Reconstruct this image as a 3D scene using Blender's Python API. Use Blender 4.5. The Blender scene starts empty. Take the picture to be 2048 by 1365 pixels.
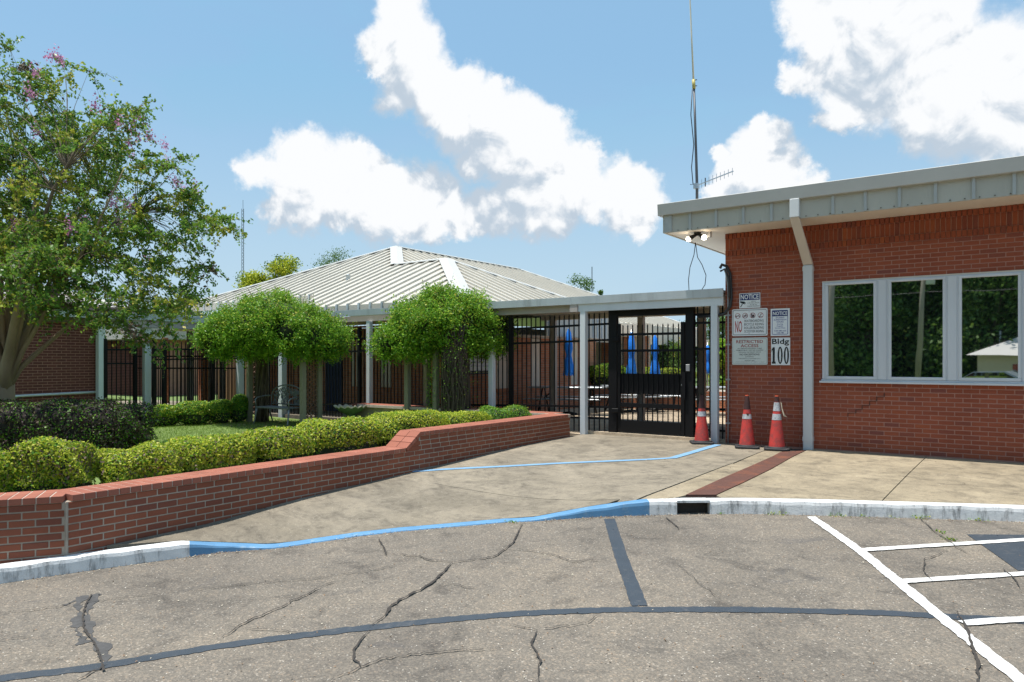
import bpy, bmesh, math, random
import numpy as np
from mathutils import Vector, Matrix
R = math.radians
random.seed(7); rng = np.random.default_rng(7)
scene = bpy.context.scene
col = scene.collection

# ------------------------------------------------------------------ camera
# building axes: +x runs along the front wall to the right, +y runs away behind it, z up (0 = wall base)
CAM = (4.208, -12.328, 1.42); FOC = 1450.0; HY = 722.0; HEAD = R(35.25)
cam_d = bpy.data.cameras.new('camera'); cam = bpy.data.objects.new('camera', cam_d); col.objects.link(cam)
cam.location = CAM; cam.rotation_euler = (R(90), 0, HEAD)
cam_d.sensor_width = 36; cam_d.lens = FOC / 2048 * 36; cam_d.shift_y = (HY - 682.5) / 2048
cam_d.clip_start = .05; cam_d.clip_end = 3000
scene.camera = cam
scene.view_settings.view_transform = 'Standard'; scene.view_settings.look = 'None'
scene.view_settings.gamma = 1; scene.view_settings.use_curve_mapping = False
scene.view_settings.exposure = 0.62
scene.cycles.max_bounces = 8; scene.cycles.transparent_max_bounces = 16

# ------------------------------------------------------------------ sun and sky
SUN = Vector((-.17, -.160, 1)).normalized()
sun_el = math.asin(SUN.z); sun_az = math.atan2(SUN.x, SUN.y)
sd = bpy.data.lights.new('sun', 'SUN'); sd.energy = 4.0; sd.angle = R(.53); sd.color = (1, .955, .89)
so = bpy.data.objects.new('sun', sd); col.objects.link(so)
so.rotation_euler = SUN.to_track_quat('Z', 'Y').to_euler(); so.location = (0, 0, 30)

cH, sH = math.cos(HEAD), math.sin(HEAD)
def w_dir(px, py):
    a = (px - 1024) / FOC; b = (HY - py) / FOC
    return Vector((cH*a - sH, sH*a + cH, b)).normalized()

CLOUD = [(870,225,42),(915,262,46),(880,190,40),(940,330,30),(600,440,30),  # px, py, radius: where each billow stands in the sky (turned into directions)
 (800,30,52),(775,75,38),(830,80,50),(752,108,36),(800,130,55),(850,165,62),(890,150,40),(745,135,22),(795,195,40),
 (930,165,45),(900,205,48),(945,200,52),(985,210,40),(1000,170,30),(850,205,30),
 (1015,215,45),(1040,240,48),(1070,260,45),(1000,270,50),(960,250,40),(1080,300,52),(1030,310,60),(980,300,45),
 (1110,270,38),(1095,245,30),(1120,310,42),(1060,345,50),(1150,320,42),(1165,350,42),(1180,310,26),(1100,370,55),
 (1000,340,38),(1020,400,50),(1075,410,58),(1130,395,55),(1180,380,40),(1110,440,36),(1060,445,36),(1000,440,34),
 (1240,350,38),(1275,365,38),(1260,400,48),(1225,400,42),(1285,400,36),(1250,440,40),(1290,435,30),(1180,430,26),(1280,465,26),
 (595,290,38),(570,310,36),(620,320,44),(500,335,36),(530,345,36),(545,330,30),(480,330,20),(590,360,55),(650,345,48),(700,325,40),(728,310,34),
 (755,335,38),(690,365,52),(740,375,50),(790,365,40),(830,375,42),(860,365,36),(880,385,40),(905,400,36),(640,400,50),(580,400,42),
 (700,410,50),(760,415,50),(820,415,50),(880,425,42),(930,425,38),(965,410,34),(560,430,30),(620,435,34),(680,445,28),(740,445,30),(800,445,30),(860,450,28),(910,452,24),(960,450,24),
 (1610,10,42),(1600,45,36),(1640,40,55),(1690,20,60),(1740,50,75),(1700,90,60),(1640,90,45),(1580,150,28),(1610,140,34),(1650,150,42),(1700,150,60),
 (1760,120,75),(1800,60,85),(1860,20,80),(1905,20,45),(1880,70,60),(1840,140,80),(1920,110,80),(1980,90,62),(2040,80,50),(1960,160,85),(2040,170,90),
 (1880,200,80),(1800,200,60),(1740,200,52),(1690,205,36),(1660,235,26),(1690,230,24),(1980,240,80),(2060,250,80),(1900,255,60),(1830,250,50),
 (1510,255,24),(1500,285,38),(1540,285,34),(1480,305,30),(1530,315,46),(1470,330,34),(1580,315,32),(1432,300,19),(1445,325,26),(1600,340,28),
 (1500,350,52),(1450,360,36),(1560,355,48),(1610,360,30),(1420,385,22),(2150,120,140),(2260,180,150),(1700,-70,90),(1850,-80,110)]

def cloud_group():
    g = bpy.data.node_groups.new('cloud_density', 'ShaderNodeTree')
    g.interface.new_socket('Vector', in_out='INPUT', socket_type='NodeSocketVector')
    g.interface.new_socket('Density', in_out='OUTPUT', socket_type='NodeSocketFloat')
    N = g.nodes; L = g.links
    gi = N.new('NodeGroupInput'); go = N.new('NodeGroupOutput')
    def noise(scale, det, rough=.55):
        n = N.new('ShaderNodeTexNoise'); n.inputs['Scale'].default_value = scale; n.inputs['Detail'].default_value = det
        n.inputs['Roughness'].default_value = rough; L.new(gi.outputs[0], n.inputs['Vector']); return n
    def vm(op, a, b=None, s=None):
        m = N.new('ShaderNodeVectorMath'); m.operation = op
        L.new(a, m.inputs[0]) if not isinstance(a, tuple) else setattr(m.inputs[0], 'default_value', a)
        if b is not None:
            L.new(b, m.inputs[1]) if not isinstance(b, tuple) else setattr(m.inputs[1], 'default_value', b)
        if s is not None: m.inputs['Scale'].default_value = s
        return m
    n1 = noise(13, 6, .62); n2 = noise(55, 4, .6)
    a = vm('SUBTRACT', n1.outputs['Color'], (.5, .5, .5)); a = vm('SCALE', a.outputs[0], s=.075)
    b = vm('SUBTRACT', n2.outputs['Color'], (.5, .5, .5)); b = vm('SCALE', b.outputs[0], s=.016)
    p = vm('ADD', gi.outputs[0], a.outputs[0]); p = vm('ADD', p.outputs[0], b.outputs[0])
    last = None
    for (x, y, r) in CLOUD:
        d = w_dir(x, y); v = Vector(((x-1024)/FOC, 1, (HY-y)/FOC)); rr = (r * 1.30) / FOC / v.length
        m = vm('DISTANCE', p.outputs[0], tuple(d))
        q = N.new('ShaderNodeMath'); q.operation = 'MULTIPLY_ADD'; L.new(m.outputs['Value'], q.inputs[0])
        q.inputs[1].default_value = -1/rr; q.inputs[2].default_value = 1
        if last is None: last = q
        else:
            x_ = N.new('ShaderNodeMath'); x_.operation = 'SMOOTH_MAX'; x_.inputs[2].default_value = .28
            L.new(last.outputs[0], x_.inputs[0]); L.new(q.outputs[0], x_.inputs[1]); last = x_
    # the rest of the sky carries the same kind of cumulus
    n3 = noise(3.2, 7, .6)
    fwd = Vector((-sH, cH, .25)).normalized()
    dt = vm('DOT_PRODUCT', gi.outputs[0], tuple(fwd))
    k = N.new('ShaderNodeMapRange'); k.inputs[1].default_value = .35; k.inputs[2].default_value = .62
    k.inputs[3].default_value = 0; k.inputs[4].default_value = 5; L.new(dt.outputs['Value'], k.inputs[0])
    e = N.new('ShaderNodeMath'); e.operation = 'MULTIPLY_ADD'; L.new(n3.outputs['Fac'], e.inputs[0]); e.inputs[1].default_value = 4; e.inputs[2].default_value = -2.3
    e2 = N.new('ShaderNodeMath'); e2.operation = 'SUBTRACT'; L.new(e.outputs[0], e2.inputs[0]); L.new(k.outputs[0], e2.inputs[1])
    mx = N.new('ShaderNodeMath'); mx.operation = 'MAXIMUM'; L.new(last.outputs[0], mx.inputs[0]); L.new(e2.outputs[0], mx.inputs[1])
    L.new(mx.outputs[0], go.inputs[0])
    return g

w = bpy.data.worlds.new('World'); scene.world = w; w.use_nodes = True
nt = w.node_tree; nt.nodes.clear(); N = nt.nodes; L = nt.links
wo = N.new('ShaderNodeOutputWorld'); bg = N.new('ShaderNodeBackground'); bg.inputs['Strength'].default_value = .11
sky = N.new('ShaderNodeTexSky'); sky.sky_type = 'NISHITA'; sky.sun_disc = False
sky.sun_elevation = sun_el; sky.sun_rotation = sun_az; sky.air_density = 1.15; sky.dust_density = 1.4; sky.ozone_density = 1.6
tc = N.new('ShaderNodeTexCoord')
nrm = N.new('ShaderNodeVectorMath'); nrm.operation = 'NORMALIZE'; L.new(tc.outputs['Generated'], nrm.inputs[0])
cg = cloud_group()
c1 = N.new('ShaderNodeGroup'); c1.node_tree = cg; L.new(nrm.outputs[0], c1.inputs[0])
up = N.new('ShaderNodeVectorMath'); up.operation = 'ADD'; up.inputs[1].default_value = (.02, .0, .075); L.new(nrm.outputs[0], up.inputs[0])
c2 = N.new('ShaderNodeGroup'); c2.node_tree = cg; L.new(up.outputs[0], c2.inputs[0])
def mr(src, a, b, c=0, d=1, smooth=True):
    m = N.new('ShaderNodeMapRange'); m.interpolation_type = 'SMOOTHSTEP' if smooth else 'LINEAR'
    for i, v in zip((1, 2, 3, 4), (a, b, c, d)): m.inputs[i].default_value = v
    L.new(src, m.inputs[0]); return m
sep = N.new('ShaderNodeSeparateXYZ'); L.new(nrm.outputs[0], sep.inputs[0])
mask = mr(c1.outputs[0], -.07, .44)
df = N.new('ShaderNodeMath'); df.operation = 'SUBTRACT'; L.new(c1.outputs[0], df.inputs[0]); L.new(c2.outputs[0], df.inputs[1])
def embn(vec_out, sc, off, det=5):
    ns = []
    for o_ in ((0, 0, 0), off):
        a_ = N.new('ShaderNodeVectorMath'); a_.operation = 'ADD'; a_.inputs[1].default_value = o_; L.new(vec_out, a_.inputs[0])
        n_ = N.new('ShaderNodeTexNoise'); n_.inputs['Scale'].default_value = sc; n_.inputs['Detail'].default_value = det; n_.inputs['Roughness'].default_value = .55; n_.inputs['Distortion'].default_value = .6
        L.new(a_.outputs[0], n_.inputs['Vector']); ns.append(n_)
    d_ = N.new('ShaderNodeMath'); d_.operation = 'SUBTRACT'; L.new(ns[0].outputs['Fac'], d_.inputs[0]); L.new(ns[1].outputs['Fac'], d_.inputs[1]); return d_.outputs[0]
e1 = N.new('ShaderNodeMath'); e1.operation = 'MULTIPLY_ADD'; L.new(embn(nrm.outputs[0], 15, (.008, 0, .016)), e1.inputs[0]); e1.inputs[1].default_value = 3.2; L.new(df.outputs[0], e1.inputs[2])
e2 = N.new('ShaderNodeMath'); e2.operation = 'MULTIPLY_ADD'; L.new(embn(nrm.outputs[0], 5, (.01, 0, .04), 3), e2.inputs[0]); e2.inputs[1].default_value = 2.4; L.new(e1.outputs[0], e2.inputs[2])
shade = mr(e2.outputs[0], -.48, .42)
ccol = N.new('ShaderNodeMix'); ccol.data_type = 'RGBA'
ccol.inputs[6].default_value = (3.15, 3.7, 4.3, 1); ccol.inputs[7].default_value = (5.75, 5.84, 5.95, 1)
L.new(shade.outputs[0], ccol.inputs[0])
# thin veils of high haze
vn = N.new('ShaderNodeTexNoise'); vn.inputs['Scale'].default_value = 2.6; vn.inputs['Detail'].default_value = 5; vn.inputs['Roughness'].default_value = .55
mp = N.new('ShaderNodeMapping'); mp.inputs['Scale'].default_value = (1, 1, 3.2); L.new(nrm.outputs[0], mp.inputs[0]); L.new(mp.outputs[0], vn.inputs['Vector'])
veil = mr(vn.outputs['Fac'], .48, .78, 0, .8)
hz = mr(sep.outputs[2], .05, .6, .90, .66, False)
vs = N.new('ShaderNodeMath'); vs.operation = 'ADD'; vs.use_clamp = True; L.new(veil.outputs[0], vs.inputs[0]); L.new(hz.outputs[0], vs.inputs[1])
m0 = N.new('ShaderNodeMix'); m0.data_type = 'RGBA'; L.new(vs.outputs[0], m0.inputs[0]); L.new(sky.outputs[0], m0.inputs[6])
hc = N.new('ShaderNodeMix'); hc.data_type = 'RGBA'; hc.inputs[6].default_value = (3.05, 4.15, 5.0, 1); hc.inputs[7].default_value = (1.75, 3.25, 4.75, 1)
ev = mr(sep.outputs[2], .02, .40); L.new(ev.outputs[0], hc.inputs[0]); L.new(hc.outputs[2], m0.inputs[7])
m1 = N.new('ShaderNodeMix'); m1.data_type = 'RGBA'; L.new(mask.outputs[0], m1.inputs[0]); L.new(m0.outputs[2], m1.inputs[6]); L.new(ccol.outputs[2], m1.inputs[7])
L.new(m1.outputs[2], bg.inputs[0]); L.new(bg.outputs[0], wo.inputs[0])

# ------------------------------------------------------------------ measuring helpers (camera ray to a real plane)
def c2w(X, Z): return CAM[0] + cH*X - sH*Z, CAM[1] + sH*X + cH*Z
def w2c(x, y):
    dx, dy = x-CAM[0], y-CAM[1]; return cH*dx + sH*dy, -sH*dx + cH*dy
def onz(px, py, z):
    Z = (CAM[2]-z)*FOC/(py-HY); return c2w((px-1024)/FOC*Z, Z)
def ony(px, y):                      # x where the sight line of column px meets the plane y
    a = (px-1024)/FOC; Z = (y-CAM[1])/(sH*a + cH); return c2w(a*Z, Z)[0]
def onx(px, x):
    a = (px-1024)/FOC; Z = (x-CAM[0])/(cH*a - sH); return c2w(a*Z, Z)[1]
def zat(py, x, y): return CAM[2] - (py-HY)*w2c(x, y)[1]/FOC
def onZ(px, Z): return c2w((px-1024)/FOC*Z, Z)
_kx = np.array([-30, -4.3, -3.1, -1.6, -.4, .4, 1.45, 5.2, 30.]); _kz = np.array([-.62, -.46, -.44, -.385, -.33, -.29, -.25, -.24, -.3])
_kZ = np.array([4.5, 6.11, 6.86, 7.2, 7.45, 7.65, 7.84, 7.46, 7.0])
def zA(x, y):
    X, Z = w2c(x, y); return float(np.interp(X, _kx, _kz) + .028*(min(Z, 11) - np.interp(X, _kx, _kZ)) if Z > -3 else np.interp(X, _kx, _kz) - .028*(3+np.interp(X, _kx, _kZ)))
def onA(px, py, surf=zA):
    z = -.35
    for _ in range(25):
        p = onz(px, py, z); z = .5*z + .5*surf(*p)
    return p[0], p[1]
def zPl(y): return float(np.interp(y, [-12, -9.35, -8.2, -7.4, -6.8, -5, -3.8, -2.2, -.5, 0], [-.33, -.30, -.285, -.235, -.20, -.135, -.085, -.02, 0, 0]))

# ------------------------------------------------------------------ materials
def nodes(name):
    m = bpy.data.materials.new(name); m.use_nodes = True; t = m.node_tree
    return m, t, t.nodes['Principled BSDF']
def lnk(t, a, b): t.links.new(a, b)
def geo_pos(t): return t.nodes.new('ShaderNodeNewGeometry').outputs['Position']
def tnoise(t, v, s, d=4, r=.55, dist=0):
    n = t.nodes.new('ShaderNodeTexNoise'); n.inputs['Scale'].default_value = s; n.inputs['Detail'].default_value = d
    n.inputs['Roughness'].default_value = r; n.inputs['Distortion'].default_value = dist; lnk(t, v, n.inputs['Vector']); return n.outputs['Fac']
def ramp(t, f, stops):
    r = t.nodes.new('ShaderNodeValToRGB'); e = r.color_ramp.elements
    while len(e) < len(stops): e.new(.5)
    for el, (p, c) in zip(e, stops): el.position = p; el.color = (*c, 1) if len(c) == 3 else c
    lnk(t, f, r.inputs[0]); return r.outputs[0]
def mixc(t, f, a, b, mode='MIX'):
    m = t.nodes.new('ShaderNodeMix'); m.data_type = 'RGBA'; m.blend_type = mode
    for i, v in ((0, f), (6, a), (7, b)):
        if isinstance(v, (int, float)): m.inputs[i].default_value = v
        elif isinstance(v, tuple): m.inputs[i].default_value = (*v, 1)
        else: lnk(t, v, m.inputs[i])
    return m.outputs[2]
def bump(t, b, h, s, d=.01):
    n = t.nodes.new('ShaderNodeBump'); n.inputs['Strength'].default_value = s; n.inputs['Distance'].default_value = d
    lnk(t, h, n.inputs['Height']); lnk(t, n.outputs[0], b.inputs['Normal'])
def scalec(c, k): return tuple(min(1, v*k) for v in c)
def M_plain(name, c, rough=.6, var=.12, scale=6, metal=0, bs=.15, bscale=80, streak=False, dirt=None, spec=.5):
    m, t, b = nodes(name); v = geo_pos(t)
    if streak:
        mpn = t.nodes.new('ShaderNodeMapping'); mpn.inputs['Scale'].default_value = (1, 1, .12); lnk(t, v, mpn.inputs[0]); v2 = mpn.outputs[0]
    else: v2 = v
    n = tnoise(t, v2, scale, 5, .6)
    cc = ramp(t, n, [(.25, scalec(c, 1-var)), (.75, scalec(c, 1+var))])
    if dirt:
        n2 = tnoise(t, v2, scale*1.7, 6, .7); f = ramp(t, n2, [(dirt[1], (0, 0, 0)), (dirt[1]+.18, (1, 1, 1))]); cc = mixc(t, f, cc, dirt[0])
    lnk(t, cc, b.inputs['Base Color']); b.inputs['Roughness'].default_value = rough; b.inputs['Metallic'].default_value = metal
    b.inputs['Specular IOR Level'].default_value = spec
    if bs: bump(t, b, tnoise(t, v, bscale, 3), bs, .004)
    return m
def rnd_value(t):
    a = t.nodes.new('ShaderNodeAttribute'); a.attribute_name = 'rnd'
    o = t.nodes.new('ShaderNodeObjectInfo')
    s = t.nodes.new('ShaderNodeMath'); s.operation = 'ADD'; lnk(t, a.outputs['Fac'], s.inputs[0]); lnk(t, o.outputs['Random'], s.inputs[1])
    f = t.nodes.new('ShaderNodeMath'); f.operation = 'FRACT'; lnk(t, s.outputs[0], f.inputs[0]); return f.outputs[0]
def M_brick(name, stops, spat=.10, rough=.82):
    m, t, b = nodes(name); v = geo_pos(t)
    c = ramp(t, rnd_value(t), stops)
    n = tnoise(t, v, 220, 3, .7); c = mixc(t, .35, c, ramp(t, n, [(.3, (.35, .35, .35)), (.7, (.75, .75, .75))]), 'OVERLAY')
    n2 = tnoise(t, v, 1.1, 4, .6); c = mixc(t, .45, c, ramp(t, n2, [(.3, (.38, .36, .36)), (.7, (.6, .6, .6))]), 'OVERLAY')
    n3 = tnoise(t, v, 26, 4, .75); f = ramp(t, n3, [(.66, (0, 0, 0)), (.76, (1, 1, 1))])
    c = mixc(t, mulf(t, f, spat), c, (.55, .5, .45))
    lnk(t, c, b.inputs['Base Color']); b.inputs['Roughness'].default_value = rough; b.inputs['Specular IOR Level'].default_value = .3
    bump(t, b, n, .5, .003); return m
def mulf(t, f, k):
    s = t.nodes.new('ShaderNodeMath'); s.operation = 'MULTIPLY'; lnk(t, f, s.inputs[0]); s.inputs[1].default_value = k; return s.outputs[0]
def M_leaf(name, stops, rough=.42, trans=.3, tint=(.35, .55, .08)):
    m, t, b = nodes(name)
    c = ramp(t, rnd_value(t), stops)
    v = geo_pos(t); n = tnoise(t, v, 2.3, 3, .6); c = mixc(t, .5, c, ramp(t, n, [(.3, (.36, .36, .36)), (.7, (.66, .66, .66))]), 'OVERLAY')
    lnk(t, c, b.inputs['Base Color']); b.inputs['Roughness'].default_value = rough+.08; b.inputs['Specular IOR Level'].default_value = .28
    tr = t.nodes.new('ShaderNodeBsdfTranslucent'); lnk(t, mixc(t, .35, c, tint), tr.inputs[0])
    mx = t.nodes.new('ShaderNodeMixShader'); mx.inputs[0].default_value = trans
    lnk(t, b.outputs[0], mx.inputs[1]); lnk(t, tr.outputs[0], mx.inputs[2])
    lnk(t, mx.outputs[0], t.nodes['Material Output'].inputs[0]); return m

def M_asphalt():
    m, t, b = nodes('asphalt'); v = geo_pos(t)
    vo = t.nodes.new('ShaderNodeTexVoronoi'); vo.inputs['Scale'].default_value = 95; lnk(t, v, vo.inputs['Vector'])
    sepc = t.nodes.new('ShaderNodeSeparateColor'); lnk(t, vo.outputs['Color'], sepc.inputs[0])
    agg = ramp(t, sepc.outputs[0], [(0, (.070, .066, .058)), (.35, (.135, .124, .106)), (.62, (.20, .182, .152)), (.86, (.27, .24, .195)), (.95, (.36, .28, .20)), (1, (.58, .55, .48))])
    fine = ramp(t, tnoise(t, v, 330, 2, .7), [(.3, (.085, .080, .071)), (.7, (.255, .236, .205))])
    c = mixc(t, .6, agg, fine); c = mixc(t, 1, c, (1., .955, .92), 'MULTIPLY')
    c = mixc(t, 1, c, ramp(t, tnoise(t, v, .55, 6, .62), [(.3, (.66, .665, .68)), (.52, (1, 1, 1)), (.72, (1.22, 1.19, 1.14))]), 'MULTIPLY')
    c = mixc(t, 1, c, ramp(t, tnoise(t, v, 3.1, 6, .7, .6), [(.30, (.60, .605, .62)), (.47, (1, 1, 1)), (.7, (1.12, 1.10, 1.07))]), 'MULTIPLY')
    st = ramp(t, tnoise(t, v, 1.7, 5, .75, 1.2), [(.62, (0, 0, 0)), (.72, (1, 1, 1))]); c = mixc(t, mulf(t, st, .45), c, (.075, .075, .08))
    pw = t.nodes.new('ShaderNodeTexVoronoi'); pw.inputs['Scale'].default_value = 17; lnk(t, v, pw.inputs['Vector'])
    sp = ramp(t, pw.outputs['Distance'], [(.05, (1, 1, 1)), (.09, (0, 0, 0))]); c = mixc(t, mulf(t, sp, .75), c, (.72, .68, .6))
    lnk(t, c, b.inputs['Base Color']); b.inputs['Roughness'].default_value = .93; b.inputs['Specular IOR Level'].default_value = .25
    bump(t, b, vo.outputs['Distance'], .55, .006); return m
def M_concrete(name='concrete', base=(.285, .248, .19)):
    m, t, b = nodes(name); v = geo_pos(t)
    c = ramp(t, tnoise(t, v, 1.0, 7, .68, .8), [(.28, scalec(base, .62)), (.5, scalec(base, .90)), (.72, scalec(base, 1.16))])
    rt = t.nodes.new('ShaderNodeMapping'); rt.inputs['Scale'].default_value = (1, 7, 1); rt.inputs['Rotation'].default_value = (0, 0, R(4)); lnk(t, v, rt.inputs[0])
    c = mixc(t, 1, c, ramp(t, tnoise(t, rt.outputs[0], .9, 5, .7), [(.3, (.86, .855, .85)), (.65, (1.06, 1.05, 1.03))]), 'MULTIPLY')
    c = mixc(t, 1, c, ramp(t, tnoise(t, v, 140, 3, .75), [(.3, (.74, .74, .74)), (.7, (1.2, 1.2, 1.2))]), 'MULTIPLY')
    c = mixc(t, 1, c, ramp(t, tnoise(t, v, 2.6, 7, .75, .5), [(.34, (.62, .62, .63)), (.5, (1, 1, 1)), (.75, (1.12, 1.11, 1.08))]), 'MULTIPLY')
    c = mixc(t, 1, c, ramp(t, tnoise(t, v, 11, 6, .8), [(.36, (.74, .74, .75)), (.5, (1, 1, 1))]), 'MULTIPLY')
    pw = t.nodes.new('ShaderNodeTexVoronoi'); pw.inputs['Scale'].default_value = 24; lnk(t, v, pw.inputs['Vector'])
    sp = ramp(t, pw.outputs['Distance'], [(.06, (1, 1, 1)), (.12, (0, 0, 0))]); c = mixc(t, mulf(t, sp, .5), c, (.66, .62, .55))
    lnk(t, c, b.inputs['Base Color']); b.inputs['Roughness'].default_value = .9; b.inputs['Specular IOR Level'].default_value = .25
    bump(t, b, tnoise(t, v, 170, 3, .7), .35, .004); return m
def M_paint(name, c, wear, wc, lo=.55, rough=.6, sc=7):
    m, t, b = nodes(name); v = geo_pos(t)
    cc = ramp(t, tnoise(t, v, 5, 5, .6), [(.3, scalec(c, .86)), (.7, scalec(c, 1.08))])
    f = ramp(t, tnoise(t, v, sc, 8, .8), [(lo, (0, 0, 0)), (lo+.12, (1, 1, 1))]); cc = mixc(t, mulf(t, f, wear), cc, wc)
    f2 = ramp(t, tnoise(t, v, 150, 2, .7), [(.55, (0, 0, 0)), (.7, (1, 1, 1))]); cc = mixc(t, mulf(t, f2, wear*.65), cc, wc)
    lnk(t, cc, b.inputs['Base Color']); b.inputs['Roughness'].default_value = rough; bump(t, b, tnoise(t, v, 160, 3), .3, .004); return m
def M_kerbwhite():
    m, t, b = nodes('kerb_white_paint'); v = geo_pos(t)
    mpn = t.nodes.new('ShaderNodeMapping'); mpn.inputs['Scale'].default_value = (1, 1, .22); lnk(t, v, mpn.inputs[0])
    g = t.nodes.new('ShaderNodeNewGeometry'); sn = t.nodes.new('ShaderNodeSeparateXYZ'); lnk(t, g.outputs['Normal'], sn.inputs[0])
    side = ramp(t, sn.outputs[2], [(.55, (1, 1, 1)), (.9, (.22, .22, .22))])
    f = ramp(t, tnoise(t, mpn.outputs[0], 9, 8, .75), [(.50, (0, 0, 0)), (.66, (1, 1, 1))])
    fm = t.nodes.new('ShaderNodeMath'); fm.operation = 'MULTIPLY'; lnk(t, f, fm.inputs[0]); lnk(t, side, fm.inputs[1])
    c = ramp(t, tnoise(t, v, 8, 5, .6), [(.3, (.66, .66, .65)), (.7, (.82, .82, .80))])
    c = mixc(t, mulf(t, fm.outputs[0], .85), c, (.06, .055, .05))
    lnk(t, c, b.inputs['Base Color']); b.inputs['Roughness'].default_value = .6; bump(t, b, tnoise(t, v, 60, 5), .5, .006); return m

MAT = {}
MAT['asphalt'] = M_asphalt()
MAT['concrete'] = M_concrete()
MAT['walk'] = M_concrete('walk_concrete', (.34, .285, .20)); MAT['ramp'] = M_concrete('ramp_concrete', (.262, .228, .175))
MAT['court'] = M_concrete('courtyard_concrete', (.58, .47, .34))
MAT['stripe_white'] = M_paint('white_stripe_paint', (.72, .71, .68), .8, (.22, .2, .18), .57)
MAT['stripe_dark'] = M_paint('dark_blue_stripe_paint', (.036, .048, .062), .6, (.13, .125, .12), .55)
MAT['stripe_blue'] = M_paint('light_blue_stripe_paint', (.19, .37, .56), .35, (.33, .29, .23), .6)
MAT['kerb_blue'] = M_paint('blue_kerb_paint', (.10, .26, .45), .55, (.33, .42, .48), .55)
MAT['kerb_white'] = M_kerbwhite()
MAT['crack'] = M_plain('crack_dark', (.045, .038, .032), .95, .3, 30, bs=0)
MAT['tar'] = M_plain('tar_patch', (.07, .068, .066), .85, .3, 20, bs=.3)
MAT['rust'] = M_paint('rusted_drain_plate', (.115, .05, .036), .55, (.26, .085, .04), .50, .75, 3)
MAT['brick'] = M_brick('red_brick', [(0, (.25, .066, .036)), (.35, (.285, .076, .040)), (.62, (.31, .085, .043)), (.85, (.26, .069, .038)), (.93, (.20, .064, .048)), (1, (.32, .084, .038))], .05)
MAT['soldier'] = M_brick('soldier_brick', [(0, (.27, .065, .030)), (.4, (.30, .074, .032)), (.7, (.245, .060, .031)), (.85, (.20, .057, .038)), (1, (.34, .088, .032))], .03)
MAT['pbrick'] = M_brick('planter_brick', [(0, (.21, .070, .040)), (.4, (.26, .086, .047)), (.7, (.23, .075, .042)), (.88, (.18, .062, .040)), (1, (.29, .095, .052))], .16)
MAT['cap'] = M_brick('coping_brick', [(0, (.27, .098, .065)), (.5, (.33, .12, .078)), (.8, (.29, .105, .07)), (1, (.36, .14, .095))], .15)
MAT['cbrick'] = M_brick('brightened_courtyard_brick', [(0, (.42, .16, .085)), (.5, (.50, .20, .10)), (1, (.56, .23, .13))], .1)  # brighter brick copy: light the courtyard wall lacks is put into the colour
MAT['wbrick'] = M_brick('shaded_dirty_wing_brick', [(0, (.115, .038, .032)), (.5, (.14, .045, .038)), (.8, (.12, .038, .033)), (1, (.155, .05, .04))], .05)  # darker copy of the red brick: shade as well as dirt mixed into the colour
MAT['mortar'] = M_plain('mortar', (.40, .20, .15), .9, .15, 8)
MAT['mortar_cap'] = M_plain('coping_mortar', (.50, .42, .35), .9, .15, 8)
MAT['mortar_grey'] = M_plain('mortar_grey', (.36, .31, .25), .9, .2, 8)
MAT['alu'] = M_plain('white_aluminium', (.60, .63, .66), .45, .08, 3, 0, .05, streak=True, dirt=((.42, .45, .47), .62))
MAT['galv'] = M_plain('weathered_fascia_metal', (.50, .55, .57), .5, .14, 2.5, 0, .1, streak=True, dirt=((.33, .36, .37), .55))
MAT['fascia'] = M_plain('grey_fascia_metal', (.42, .42, .395), .45, .07, 1.5, 0, .05)
MAT['fpanel'] = M_plain('beige_grey_fascia_panel', (.46, .44, .375), .55, .10, 2, 0, .05, streak=True)
MAT['batten'] = M_plain('pale_batten', (.43, .44, .42), .5, .06)
MAT['soffit'] = M_plain('cream_soffit', (.72, .63, .52), .6, .05, 2, 0, 0)
MAT['post'] = M_plain('white_post_paint', (.64, .68, .70), .45, .07, 3, 0, .05, streak=True)
MAT['postb'] = M_plain('taupe_post_paint', (.42, .38, .35), .55, .07, 3, 0, .05, streak=True)
MAT['spout'] = M_plain('downspout_metal', (.62, .64, .64), .4, .05, 3, 0, 0, streak=True)
MAT['spoutc'] = M_plain('cream_downspout', (.60, .53, .46), .45, .05, 3, 0, 0)
MAT['black'] = M_plain('black_steel', (.009, .009, .010), .5, .1, 9, 0, .05, spec=.2)
MAT['rubber'] = M_plain('black_rubber', (.025, .025, .027), .7, .3, 30, 0, .3)
MAT['roof'] = M_plain('white_roof_metal', (.53, .50, .43), .42, .06, .8, 0, .04, dirt=((.52, .49, .44), .66))
MAT['rooftrim'] = M_plain('white_roof_trim', (.54, .53, .49), .4, .04, 1, 0, 0)
MAT['roofgap'] = M_plain('roof_closure', (.16, .12, .10), .9, .1, 5, 0, 0)
MAT['wood'] = M_plain('weathered_timber', (.26, .235, .17), .8, .22, 5, 0, .5, 60, streak=True)
MAT['lattice'] = M_plain('lattice_timber', (.22, .12, .075), .85, .2, 8, 0, .3)
MAT['board'] = M_plain('brown_boards', (.22, .12, .06), .8, .25, 5, 0, .3, streak=True)
MAT['bark'] = M_plain('crape_myrtle_bark', (.31, .22, .14), .75, .22, 4, 0, .3, 30, streak=True, dirt=((.25, .17, .10), .55))
MAT['vine_bark'] = M_plain('vine_bark', (.085, .062, .042), .9, .35, 12, 0, .5)
MAT['bark_thin'] = M_plain('brown_branch_bark', (.17, .13, .09), .8, .3, 6, 0, .2)
MAT['bark_dark'] = M_plain('dark_bark', (.10, .075, .05), .9, .3, 10, 0, .5)
MAT['iron'] = M_plain('cast_aluminium_bench', (.26, .27, .28), .45, .25, 20, .6, .2)
MAT['cream'] = M_plain('cream_shell', (.52, .47, .36), .85, .2, 12, 0, .4)
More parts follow.
